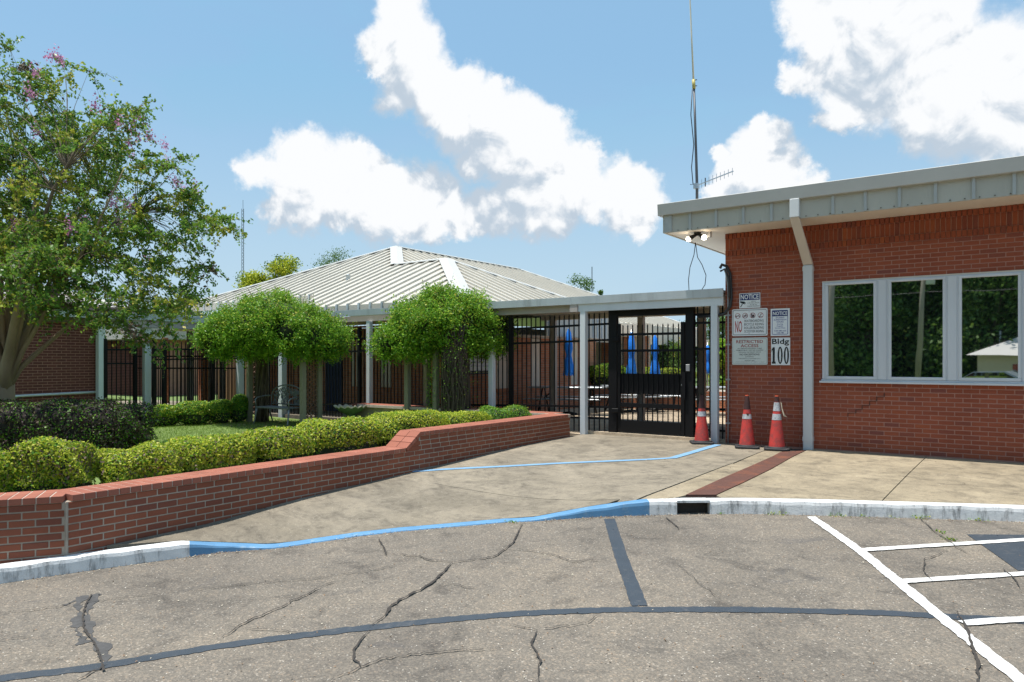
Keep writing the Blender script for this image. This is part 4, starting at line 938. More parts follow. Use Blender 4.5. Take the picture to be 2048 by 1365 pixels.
# walls: lower run (top .165 under coping), upper run
low_t = .158; hi_t = low_t+3*BH
mb = MB()
mb.box(PX-TH+.02, PX-.005, YA, YS+.25, -.6, low_t); mb.box(PX-TH+.02, PX-.005, YS+.2501, YE_, -.6, hi_t)
la = Vector((-.54, -.84, 0)).normalized(); ln = Vector((la.y, -la.x, 0))*-1   # left segment direction away from the bend
seg0 = Vector((PX, YA, 0)); nrm_l = Vector((-la.y, la.x, 0)); 
if nrm_l.x < 0: nrm_l = -nrm_l
LSEG = 3.6
q = [seg0 - nrm_l*.006, seg0+la*LSEG - nrm_l*.006, seg0+la*LSEG-nrm_l*(TH-.02), seg0-nrm_l*(TH-.02)]
mb.add([(v.x, v.y, -.7) for v in q]+[(v.x, v.y, low_t-.002) for v in q], [(0,1,2,3),(4,5,6,7),(0,1,5,4),(1,2,6,5),(2,3,7,6),(3,0,4,7)])
# return along the fence
mb.box(-9.0, PX-.30, -.62+.02, -.28, -.5, hi_t-.001)
mb.build('wall_core', MAT['mortar_grey'], pw_)
mb = MB(); e_ = .404
mb.box(PX-e_+.012, PX+.007, YA+.05, YS-.03, low_t+.001, low_t+.0565); mb.box(PX-e_+.012, PX+.007, YS+.27, YE_+.003, hi_t+.001, hi_t+.0565); mb.box(-8.4, PX-e_+.011, -.72+.02, -.30, hi_t+.001, hi_t+.0565)
q = [seg0+nrm_l*.007+la*.03, seg0+la*LSEG+nrm_l*.007, seg0+la*LSEG-nrm_l*(e_-.013), seg0-nrm_l*(e_-.013)+la*.03]
mb.add([(v.x, v.y, low_t+.001) for v in q]+[(v.x, v.y, low_t+.0555) for v in q], [(0,1,2,3),(4,5,6,7),(0,1,5,4),(1,2,6,5),(2,3,7,6),(3,0,4,7)])
mb.build('coping_mortar', MAT['mortar_cap'], pw_)
items = running_bond((PX-.014, YA+.012), math.pi/2, YE_-YA-.012, low_t-9*BH, low_t, D=.028, zfloor=lambda u: zPl(YA+u)-.06)
for k_, st in enumerate((.07, .16, .25)):
    items += running_bond((PX-.014, YS+st), math.pi/2, YE_-YS-st, low_t+k_*BH, low_t+(k_+1)*BH, D=.028, off=.03+.1*k_)
rzl = math.atan2(la.y, la.x)
o0 = seg0 - nrm_l*.014
items += running_bond((o0.x+la.x*.012, o0.y+la.y*.012), rzl, LSEG, low_t-10*BH, low_t, D=.028, off=.02)
mb = MB()
emit_pieces(pw_, items, MAT['pbrick'])
items = running_bond((PX-TH+.02, YE_), 0, TH-.034, hi_t-6*BH, hi_t, D=.028)
emit_pieces(pw_, items, MAT['pbrick'], 'end_brick', 40)
# stepped bit: sloping coping plates
cop = []
def coping_run(p, d, L_, z, pitch=.1045):
    n = int(L_/pitch); nr_ = Vector((-d.y, d.x, 0)); nr_ = nr_ if nr_.x < 0 else -nr_
    rz_ = math.atan2(d.y, d.x)
    for k in range(n):
        c_ = p + d*(k+.5)*pitch
        for j in (0, 1):
            cc = c_ + nr_*(.094+j*.204); cop.append(((cc.x, cc.y, z), pitch-.011, .058, .196, rz_))
up_ = Vector((0, 1, 0))
coping_run(Vector((PX+.012, YA+.04, 0)), up_, YS-YA-.06, low_t+.031)
coping_run(Vector((PX+.012, YS+.26, 0)), up_, YE_+.01-YS-.26, hi_t+.031)
coping_run(Vector((seg0.x, seg0.y, 0))+nrm_l*.012+la*.02, la, LSEG, low_t+.031)
emit_pieces(pw_, cop, MAT['cap'], 'coping_brick', 290)
cop2 = []
n = int(5.6/.1045)
for k in range(n):
    for j in (0, 1): cop2.append(((PX-.33-(k+.5)*.1045, -.62+.10+j*.20-.04, hi_t+.031), .097, .058, .195, 0))
emit_pieces(pw_, cop2, MAT['cap'], 'back_coping_brick', 60)
# sloped steps (three rows of two bricks)
sy0, sz0, sy1, sz1 = YS-.02, low_t+.055, YS+.27, hi_t+.06
for k in range(3):
    for j in (0, 1):
        f0, f1 = k/3+.012, (k+1)/3-.012
        mb = MB(); xa_, xb_ = PX+.012-(j*.204), PX+.012-(j*.204)-.196
        ya, za, yb, zb = sy0+(sy1-sy0)*f0, sz0+(sz1-sz0)*f0, sy0+(sy1-sy0)*f1, sz0+(sz1-sz0)*f1
        d = Vector((0, yb-ya, zb-za)).normalized(); nn = Vector((0, -d.z, d.y))*.05
        mb.add([(xb_, ya, za), (xa_, ya, za), (xa_, yb, zb), (xb_, yb, zb), (xb_, ya-nn.y, za-nn.z), (xa_, ya-nn.y, za-nn.z), (xa_, yb-nn.y, zb-nn.z), (xb_, yb-nn.y, zb-nn.z)], [(0,1,2,3),(4,5,6,7),(0,1,5,4),(1,2,6,5),(2,3,7,6),(3,0,4,7)])
        mb.build('sloped_brick', MAT['cap'], pw_)
mb = MB(); mb.prism([(sy0+.01, low_t+.0), (sy1-.02, low_t), (sy1-.02, sz1-.06), (sy0+.03, low_t+.02)], 0, PX-TH+.02, PX-.003); mb.build('slope_core', MAT['pbrick'], pw_)
mb = MB(); mb.box(PX-.0135, PX+.001, YA-.008, YA+.008, -.36, low_t); mb.build('expansion_joint', MAT['mortar_grey'], pw_)

# lawn and soil inside the planter ---------------------------------------
def zLawn(x, y):
    f_ = np.clip((y+9.5)/9, 0, 1); near = np.clip((x+6.2)/3.2, 0, 1)
    return float(-.16+.10*f_ + .06*near + .02*math.sin(x*1.3)*math.cos(y*1.1))
mb = MB(); nx, ny = 46, 44; xs_ = np.linspace(-22, PX-.33, nx); ys_ = np.linspace(-16, -.3, ny); vs = []
for j in range(ny):
    xl = PX-.33 if ys_[j] > YA else PX-.33+(ys_[j]-YA)*.54/.84
    for i in range(nx):
        x = -22+(xl+22)*i/(nx-1); vs.append((x, ys_[j], zLawn(x, ys_[j])))
mb.add(vs, [(j*nx+i, j*nx+i+1, (j+1)*nx+i+1, (j+1)*nx+i) for j in range(ny-1) for i in range(nx-1)])
mb.build('lawn', MAT['grass_base'], kind='structure', label='lawn inside the planter around the hedges')
n = 60000; X_ = rng.uniform(-13.5, -4.2, n); Y_ = rng.uniform(-7.5, -.6, n)
Zc = -sH*(X_-CAM[0])+cH*(Y_-CAM[1]); Z_ = np.array([zLawn(a, b_) for a, b_ in zip(X_, Y_)])
a = rng.uniform(0, 6.28, n); hh = rng.uniform(.02, .055, n); ln_ = rng.normal(0, .015, (n, 2)); wd = .004
V = np.stack([np.stack([X_-np.cos(a)*wd, Y_-np.sin(a)*wd, Z_-.004], 1), np.stack([X_+np.cos(a)*wd, Y_+np.sin(a)*wd, Z_-.004], 1), np.stack([X_+ln_[:, 0], Y_+ln_[:, 1], Z_+hh], 1)], 1).reshape(-1, 3)
me = fast_mesh('grass', V, np.arange(3*n).reshape(n, 3), [LEAF['grass']], rnd=rng.random(n)); tag(link(bpy.data.objects.new('grass', me)), 'short patchy grass blades of the planter lawn', 'grass', kind='stuff')
# mulch litter near the shrubs
# ---------------------------------------------------------------- shrubs
def shrub(name, c, size, rz, label, mats, n, leaf=.028, cat='shrub', group=None, boxy=3.2, twig=.0, clump=.07, seed=0, wts=None, core_mat='bark_dark', lumps=.06, low=.8):
    """clipped shrub: leaves on and just below a lumpy superellipsoid; c is the base centre"""
    r = np.random.default_rng(seed+11)
    o = empty(name, c, label, cat, group, rz)
    lx, ly, lz = size[0]/2, size[1]/2, size[2]/2
    def surf(d):
        p = boxy; den = (np.abs(d[:, 0])**p + np.abs(d[:, 1])**p + np.abs(d[:, 2])**p)**(1/p); return d/den[:, None]
    ph = r.uniform(0, 6.28, 8); fr = r.uniform(3, 9, (8, 3))
    def bumpf(P):
        q = P*np.array([lx, ly, lz]); s_ = np.zeros(len(P))
        for k in range(8): s_ += np.sin(q@fr[k]*1.3+ph[k])
        return 1+lumps*s_/2.2
    d = r.normal(size=(n, 3)); d[:, 2] = np.where(r.random(n) < low, np.abs(d[:, 2]), d[:, 2]); d /= np.linalg.norm(d, axis=1, keepdims=True)
    S = surf(d); k = bumpf(S); depth = 1 - np.abs(r.normal(0, .055, n)); outl = r.random(n) < .04; depth = np.where(outl, 1+r.random(n)*.06, depth)
    P = S*(k*depth)[:, None]*np.array([lx, ly, lz]); P[:, 2] += lz
    P[:, 2] = np.maximum(P[:, 2], .01)
    g = np.sign(S)*np.abs(S)**(boxy-1)/np.array([lx, ly, lz]); g /= np.linalg.norm(g, axis=1, keepdims=True)
    cl = r.normal(size=(n, 3))*0
    if wts is None: mi = np.zeros(n, int)
    else: mi = r.choice(len(mats), n, p=wts)
    V, F = leaf_geo(P, np.full(n, leaf), g, .75, .62, r)
    me = fast_mesh('foliage', V, F, [LEAF[m_] for m_ in mats], mi, r.random(n)); link(bpy.data.objects.new('foliage', me), o)
    # dark twiggy heart
    mb = MB(); nu, nv = 24, 14; vs = []; 
    dd = []
    for j in range(nv+1):
        for i in range(nu):
            th = math.pi*j/nv; a = 2*math.pi*i/nu; dd.append((math.sin(th)*math.cos(a), math.sin(th)*math.sin(a), math.cos(th)))
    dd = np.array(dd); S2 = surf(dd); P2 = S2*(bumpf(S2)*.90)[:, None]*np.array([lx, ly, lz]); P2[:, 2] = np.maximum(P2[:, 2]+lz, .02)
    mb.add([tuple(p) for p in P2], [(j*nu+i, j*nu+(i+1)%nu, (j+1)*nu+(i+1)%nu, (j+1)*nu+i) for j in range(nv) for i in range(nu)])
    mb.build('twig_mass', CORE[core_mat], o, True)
    if twig:
        mb = MB(); nt_ = int(twig)
        for _ in range(nt_):
            a = r.uniform(-1.2, 1.2); b0 = Vector((r.uniform(-.3, .3)*lx, r.uniform(-.3, .3)*ly, .02)); dd_ = Vector((r.uniform(-1, 1), r.uniform(-1, 1), r.uniform(.3, 1.1))); sv = surf(np.array([dd_/dd_.length]))[0]
            e = Vector((sv[0]*lx*1.0, sv[1]*ly*1.0, lz+sv[2]*lz*.93)); mid_ = (b0+e)/2+Vector(r.normal(0, .04, 3)); mb.tube([b0, mid_, e], [.008, .005, .0025], 4, cap=False)
        mb.build('twigs', LEAF['twig'], o)['kind'] = 'stuff'
    return o
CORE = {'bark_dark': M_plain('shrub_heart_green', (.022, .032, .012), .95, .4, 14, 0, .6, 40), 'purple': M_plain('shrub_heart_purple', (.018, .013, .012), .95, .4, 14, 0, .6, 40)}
def place(px, Z): return onZ(px, Z)
# front row along the planter (direction +y, slightly inside): x = -3.5
FX = -3.62
def front(yc, ly, h, lab, n, seed, base=None, lx=.75, mats=('box', 'boxd', 'twig'), wts=(.72, .2, .08), twig=120, lumps=.06, x=FX, nm='boxwood_hedge'):
    z = zLawn(x, yc)-.02 if base is None else base
    return shrub(nm, (x, yc, z), (lx, ly, h), 0, lab, list(mats), n, .030, 'hedge', 'clipped yellow green boxwoods behind the planter wall', 3.4, twig, seed=seed, wts=list(wts), lumps=lumps)
ya = lambda px: onx(px, FX)
def zt_(py, px, x=FX): y = onx(px, x); return zat(py, x, y)
y0, y1 = ya(206), ya(500)
# small one cut by the left edge and the squarish one stand behind the angled wall
sx_, sy_ = onZ(-42, 7.0); shrub('boxwood_hedge', (sx_, sy_, -.22), (.66, .66, .78), .5, 'boxwood cut off by the left edge of the view', ['box', 'boxd', 'twig'], 9000, .030, 'hedge', 'clipped yellow green boxwoods behind the planter wall', 3.0, 80, seed=1, wts=[.7, .2, .1])
sx_, sy_ = onZ(106, 7.3); shrub('boxwood_hedge', (sx_, sy_, -.20), (.74, .60, .82), .55, 'squarish boxwood with bare twigs showing, second from the left edge', ['box', 'boxd', 'twig'], 15000, .030, 'hedge', 'clipped yellow green boxwoods behind the planter wall', 4.0, 320, seed=2, wts=[.66, .2, .14])
def fr_px(pa, pb, pytop, lab, n, seed, **k):
    a, b_ = ya(pa), ya(pb); m_ = (a+b_)/2; top = zat(pytop, FX, m_); z = zLawn(FX, m_)-.02
    return front(m_, (b_-a), top-z, lab, n, seed, **k)
fr_px(206, 350, 893, 'first stretch of boxwood hedge along the wall, nearest the camera, with bare twigs', 15000, 3, twig=260, wts=(.68, .2, .12))
fr_px(330, 495, 873, 'second stretch of boxwood hedge along the wall, left of a shallow gap', 16000, 4, twig=200)
fr_px(488, 604, 857, 'third stretch of boxwood hedge, in front of the bench arbor', 13000, 5, twig=160, wts=(.66, .24, .10))
fr_px(598, 745, 838, 'fourth stretch of boxwood hedge, in front of the scalloped basin', 14000, 6)
fr_px(735, 882, 823, 'fifth boxwood, rounded, just left of the second arbor posts', 13000, 7, mats=('box', 'boxd'), wts=(.85, .15), twig=40)
fr_px(874, 968, 824, 'small rounded boxwood in front of the vine covered trunk', 9000, 8, mats=('box', 'boxd'), wts=(.85, .15), twig=40, lx=.62)
a, b_ = onx(950, -3.75), onx(1052, -3.75); m_ = (a+b_)/2
front(m_, b_-a, zat(813, -3.75, m_)+.02, 'dark green clipped hedge at the far end of the planter', 9000, 9, mats=('boxd', 'box'), wts=(.9, .1), twig=20, x=-3.8, lx=.8)
# back row by the fence
for i, (pa, pb, pt, lb) in enumerate([(300, 356, 810, 'leftmost small boxwood by the fence, beside the purple hedge'), (350, 424, 803, 'widest of the small boxwoods by the fence, dark green'), (416, 464, 800, 'third small boxwood by the fence, thinner foliage'), (462, 497, 792, 'small boxwood in shade left of the arbor post')]):
    Z = 16.7 + .25*i; x, y = onZ((pa+pb)/2, Z); z = zLawn(x, y)-.02; top = zat(pt, x, y); wd_ = (pb-pa)*Z/FOC*.98
    shrub('boxwood_ball', (x, y, z), (wd_, wd_*.95, top-z), HEAD, lb, ['boxd', 'box'], 5500, .040, 'shrub', 'small boxwoods in front of the fence', 2.9, 20, seed=20+i, wts=[.68, .32] if i != 3 else [.9, .1])
# purple loropetalum hedge
x, y = onZ(10, 10.2)
shrub('loropetalum_hedge', (x, y, -.2), (3.75, 1.25, 1.04), HEAD+.05, 'big dark purple loropetalum hedge under the crape myrtle', ['purple', 'boxd', 'twig'], 52000, .034, 'hedge', None, 5.5, 200, seed=40, wts=[.68, .27, .05], core_mat='purple', low=.25)

# ---------------------------------------------------------------- trees
def crown_points(blobs, n, r, shell=.5):
    """points in a union of ellipsoids (c, (rx,ry,rz)), gathered toward the outer shell"""
    vol = np.array([b_[1][0]*b_[1][1]*b_[1][2] for b_ in blobs])**(2/3); pk = r.choice(len(blobs), n, p=vol/vol.sum())
    d = r.normal(size=(n, 3)); d /= np.linalg.norm(d, axis=1, keepdims=True); rad = (shell + (1-shell)*r.random(n))
    C_ = np.array([b_[0] for b_ in blobs])[pk]; S_ = np.array([b_[1] for b_ in blobs])[pk]
    return C_ + d*rad[:, None]*S_, d, pk
def tree(name, base, label, cat, group, blobs, tips, per, leaf, mats, wts, trunk_r, trunk_h, seed, clr=.3, bark='bark', stems=5, shell=.45, limb=True, trunk_path=None, aspect=.55, spray=0):
    r = np.random.default_rng(seed); o = empty(name, base, label, cat, group)
    B = np.array(base); T, D, _ = crown_points([((np.array(c)-B), s_) for c, s_ in blobs], tips, r, shell)
    TW = []
    if spray:
        k_ = spray; nt_ = per//k_; Tn = np.repeat(T, k_, axis=0); Dn = np.repeat(D, k_, axis=0)
        dr = r.normal(size=Tn.shape)*np.array([1, 1, .7])+Dn*.5; dr[:, 2] += .12; dr /= np.linalg.norm(dr, axis=1, keepdims=True); ln = r.uniform(.16, .46, (len(Tn), 1)); droop = r.uniform(.0, .16, len(Tn))
        TW = [(Tn[i], Tn[i]+dr[i]*ln[i]*.55, Tn[i]+dr[i]*ln[i]-np.array([0, 0, droop[i]])) for i in range(len(Tn))]
        u = np.tile(np.linspace(.12, 1.02, nt_), len(Tn))[:, None]; A_2 = np.repeat(Tn, nt_, axis=0); Dd = np.repeat(dr*ln, nt_, axis=0)
        P = A_2+Dd*u+r.normal(0, .020, A_2.shape); P[:, 2] -= (u[:, 0]**2)*np.repeat(droop, nt_); tipm = r.choice(len(mats), tips, p=wts); mi = np.repeat(tipm, k_*nt_)
    else: P = np.repeat(T, per, axis=0) + np.clip(r.normal(0, clr, (tips*per, 3)), -2.2*clr, 2.2*clr)*np.array([1, 1, .75])
    if not spray: tipm = r.choice(len(mats), tips, p=wts); mi = np.repeat(tipm, per)
    sw = r.random(len(mi)) < .15; mi[sw] = r.choice(len(mats), sw.sum(), p=wts)
    V, F = leaf_geo(P, np.full(len(P), leaf), None, 1, aspect, r)
    me = fast_mesh('crown', V, F, [LEAF[m_] for m_ in mats], mi, r.random(len(P))); link(bpy.data.objects.new('crown', me), o)
    mb = MB(); fork = Vector((0, 0, trunk_h)) if trunk_path is None else Vector(trunk_path[-1])
    tp = trunk_path or [(0, 0, -.1), (0, 0, trunk_h*.5), (0, 0, trunk_h)]
    n = len(tp); mb.tube(tp, [trunk_r*(1.3-.35*min(1, i/(n-1)*1.5))*(.45 if i == n-1 else 1) for i in range(n)], 14)
    mb.build('trunk', MAT[bark], o, True)
    if limb:
        mb = MB(); cen = T.mean(axis=0); nodes_ = []
        for k in range(stems):
            a = 2*math.pi*k/stems + r.uniform(-.3, .3); far = T[np.argmin(np.linalg.norm(T - (cen+np.array([math.cos(a), math.sin(a), r.uniform(-.1, .9)])*np.array([2, 2, 1])*np.abs(T-cen).mean()*1.2), axis=1))]
            e = Vector(far); p0 = fork - Vector((0, 0, .12)); p1 = p0.lerp(e, .33) + Vector((0, 0, .35*(e-p0).length*.35)); p2 = p0.lerp(e, .68)+Vector((0, 0, .12*(e-p0).length))
            rr = trunk_r*r.uniform(.34, .5); mb.tube([p0, p1*.5+p0*.5, p1, p2, e], [rr*1.1, rr, rr*.75, rr*.42, rr*.12], 8)
            for f_, q in ((.0, p0), (.3, p0.lerp(p1, .7)), (.6, p1), (.8, p1.lerp(p2, .5)), (1, p2), (1, e.lerp(p2, .5))): nodes_.append((q, rr*(1-.8*f_)))
        nn = np.array([list(q[0]) for q in nodes_])
        for t_ in T:
            k = np.argmin(np.linalg.norm(nn-t_, axis=1) + .35*np.maximum(0, nn[:, 2]-t_[2])); q, rr = nodes_[k]; e = Vector(t_)
            m1 = q.lerp(e, .5)+Vector((r.normal(0, .05), r.normal(0, .05), .10*(e-q).length)); w_ = max(.008, min(rr*.32, .03*(e-q).length)); mb.tube([q, m1, e], [w_, w_*.6, w_*.25], 4, cap=False)
        for tw in TW: mb.tube(tw, [.004, .003, .0015], 3, cap=False)
        b2 = mb.build('branches', MAT['bark_thin'] if bark == 'bark' else MAT[bark], o, True)
    return o
# crape myrtle ------------------------------------------------------------
Zt = 11.4; tx, ty = onZ(6, Zt)
def PB(px, py, rx, ry, Z, rd=None):   # ellipsoid seen at px,py with radii in pixels at distance Z
    x, y = onZ(px, Z); s_ = Z/FOC
    return ((x, y, CAM[2]-(py-HY)*s_), (rx*s_, (rd or rx*s_), ry*s_))
mblobs = [PB(30, 390, 250, 210, 11.6), PB(150, 520, 210, 120, 11.0), PB(30, 190, 105, 105, 11.6), PB(185, 300, 105, 90, 11.4), PB(330, 440, 125, 62, 11.2), PB(350, 560, 85, 55, 11.0),
          PB(230, 620, 120, 45, 10.8), PB(-150, 420, 220, 230, 11.6), PB(20, 540, 190, 100, 10.6), PB(130, 420, 160, 150, 12.4), PB(255, 690, 60, 30, 11), PB(400, 446, 58, 24, 11.3), PB(-10, 150, 80, 60, 11.6), PB(345, 610, 80, 36, 10.9), PB(235, 250, 70, 48, 11.2), PB(300, 335, 72, 52, 11.1), PB(355, 392, 52, 32, 11.1), PB(405, 520, 52, 40, 11.0), PB(120, 130, 60, 40, 11.4), PB(285, 655, 70, 40, 10.8)]
myrt = tree('crape_myrtle_tree', (tx, ty, -.15), 'large crape myrtle with pink flower clusters and pale smooth trunk at left', 'tree', None, mblobs, 640, 126, .060, ['myrtle', 'myrtle_y', 'twig'], [.80, .16, .04], .155, 1.62, 3, .165, 'bark', 7, .30,
            spray=7, trunk_path=[(-.02, 0, -.1), (-.01, 0, .5), (.0, 0, 1.0), (.02, 0, 1.35), (.05, 0, 1.62)])
mb = MB(); r = np.random.default_rng(5)
P = r.normal(0, .045, (70, 3))*np.array([.8, .8, 1.4]); V, F = leaf_geo(P, np.full(70, .030), None, 1, .9, r)
flm = [fast_mesh('flower_cluster', V*s_, F, [LEAF['pink']], None, r.random(70)) for s_ in (.9, 1.1)]
for i, (px, py) in enumerate([(99,112),(118,116),(70,145),(192,212),(227,228),(240,244),(264,250),(272,268),(258,287),(280,235),(329,290),(300,273),(72,265),(128,358),(262,310),(350,362),(369,378),(391,382),(363,396),(226,404),(255,410),(268,414),(170,438),(238,447),(195,465),(141,455),(32,450),(38,503),(20,515),(294,512),(107,591),(60,187),(331,322)]):
    Z = 10.4 + (i % 5)*.28 + (abs(px-60)/400); x, y = onZ(px, Z); z = CAM[2]-(py-HY)*Z/FOC
    inst('flower_cluster', flm[i % 2], myrt, (x-tx, y-ty, z+.15), (random.uniform(-.4, .4), random.uniform(-.4, .4), random.uniform(0, 6)))['kind'] = 'stuff'
# multiple stems springing from the fork
mb = MB()
for (px, py), r0 in (((36, 610), .085), ((62, 560), .075), ((20, 560), .07), ((100, 600), .06), ((0, 560), .07), ((-30, 580), .08), ((150, 640), .045), ((120, 520), .05), ((60, 470), .05), ((185, 470), .035)):
    Z = Zt + random.uniform(-.5, .4); x, y = onZ(px, Z); e = Vector((x-tx, y-ty, CAM[2]-(py-HY)*Z/FOC+.15)); p0 = Vector((.02, 0, 1.02)); m1 = p0.lerp(e, .45)+Vector((0, 0, .12))
    mb.tube([p0, p0.lerp(m1, .5)+Vector((0, 0, .1)), m1, e, e+(e-m1)*.6+Vector((0, 0, .2))], [r0*1.25, r0*1.1, r0*.85, r0*.6, r0*.3], 8)
mb.build('stem', MAT['bark'], myrt, True)

def far_tree(px, ptop, wpx, Z, label, mats, wts, seed, group, base=-1.5, n=150, per=90, leaf=None, bark='bark_dark', cover=1.0, hfrac=.7, name='broadleaf_tree', conif=False):
    x, y = onZ(px, Z); s_ = Z/FOC; top = CAM[2]-(ptop-HY)*s_; h = top-base; rx = wpx/2*s_*1.22
    r = random.Random(seed); bl = []
    nb = 7
    for k in range(nb):
        a = r.uniform(0, 6.28); q = r.uniform(.0, .55); zz = base + h*(1-hfrac*r.uniform(.12, .95)); rr = rx*r.uniform(.42, .62)*(1.0 if not conif else 1-.6*(zz-base)/h)
        bl.append(((x+math.cos(a)*rx*q, y+math.sin(a)*rx*q, zz), (rr, rr, min(rr*.75, (top-zz)))))
    bl.append(((x, y, top-rx*.42), (rx*.55, rx*.55, rx*.42)))
    leaf = leaf or max(.10, 3.2*s_)
    return tree(name, (x, y, base), label, 'tree', group, bl, n, per, leaf, mats, wts, max(.12, rx*.07), h*.35, seed, rx*.16, bark, 4, .35)
far_tree(505, 546, 74, 32, 'yellow green tree peeking over the roof left end, lower one', ['fary', 'far'], [.8, .2], 60, 'trees behind the hipped roof', 0)
far_tree(566, 516, 84, 32, 'taller yellow green tree over the roof beside the radio tower', ['fary', 'far'], [.75, .25], 61, 'trees behind the hipped roof', 0)
far_tree(672, 500, 100, 55, 'dark green tree top above the roof slope left of the ridge', ['far'], [1], 62, 'trees behind the hipped roof', 0)
far_tree(1160, 546, 62, 75, 'open crowned pine beyond the right end of the hipped roof', ['far'], [1], 63, 'trees behind the hipped roof', 0, n=60, per=50, leaf=.2)
far_tree(1203, 582, 22, 80, 'small tree tip just above the canopy right of the pine', ['far'], [1], 64, 'trees behind the hipped roof', 0, n=40)
for i, (px, pt, w_, Z) in enumerate([(300, 598, 90, 40), (365, 606, 110, 42), (430, 615, 90, 44), (215, 590, 110, 46), (350, 705, 110, 34), (120, 600, 120, 48), (30, 590, 120, 46)]):
    far_tree(px, pt, w_, Z, ['rounded green tree behind the left canopy, just right of the pale roof tip', 'green tree behind the left canopy, middle', 'green tree behind the left canopy near the hipped roof', 'green tree behind the pale shingled roof', 'low dark tree seen through the left fence', 'tree behind the crape myrtle crown', 'tree behind the crape myrtle crown at the left edge'][i], ['far'], [1], 70+i, 'trees beyond the left walkway', 0, n=90)
for i, (px, pt, w_, Z, mt) in enumerate([(1325, 640, 80, 44, 'far'), (1385, 636, 80, 46, 'far'), (1345, 684, 90, 30, 'far'), (1290, 652, 70, 48, 'far'), (1440, 628, 90, 44, 'far'), (1445, 680, 60, 24, 'vine'), (1240, 640, 60, 60, 'far'), (1510, 620, 90, 44, 'far'), (1600, 610, 90, 46, 'far')]):
    far_tree(px, pt, w_, Z, ['tall tree seen through the gate, centre', 'tall tree seen through the gate at its right stile', 'bushy flowering shrub tree behind the umbrellas', 'tree behind the courtyard building corner', 'tree seen between canopy post and brick wall', 'bright green young tree beside the brick wall corner', 'distant tree behind the courtyard wing', 'tree hidden behind the brick building', 'tree behind the brick building'][i], [mt, 'myrtle_y'] if i in (2, 5) else [mt], [.8, .2] if i in (2, 5) else [1], 90+i, 'trees beyond the courtyard', 0, n=90)
# wooded backdrop behind the camera (mirrored in the windows)
mir = [(-10, -52, 17), (-5.5, -48, 15), (-1.5, -50, 19), (2.5, -47, 14), (6, -52, 18), (10.5, -49, 16), (15, -53, 18), (20, -50, 17), (-15, -50, 16), (-20, -53, 17), (26, -52, 16)]
for i, (x, y, h) in enumerate(mir):
    r_ = random.Random(200+i); bl = [((x+r_.uniform(-1.8, 1.8), y+r_.uniform(-1, 1), -.8+h*f_), (2.9, 2.6, 2.4)) for f_ in (.22, .35, .48, .60, .72, .84)] + [((x+r_.uniform(-2.5, 2.5), y+1.5, 1.2), (2.2, 1.5, 1.6))]
    tree('oak_tree', (x, y, -.9), ['tree across the street behind the straight bare pole', 'fifth tree from the left across the street', 'tallest tree across the street, mirrored in the middle pane', 'short tree behind the small house left end', 'tree behind the small cream house ridge', 'tree just past the right end of the small house', 'tree across the street, second past the small house', 'tree near the right end of the row across the street', 'third tree from the left across the street', 'leftmost tree of the row across the street', 'rightmost tree of the row across the street'][i], 'tree', 'row of trees across the street', bl, 260, 60, .34, ['far'], [1], .22, h*.3, 300+i, .6, 'bark_dark', 4, .35)
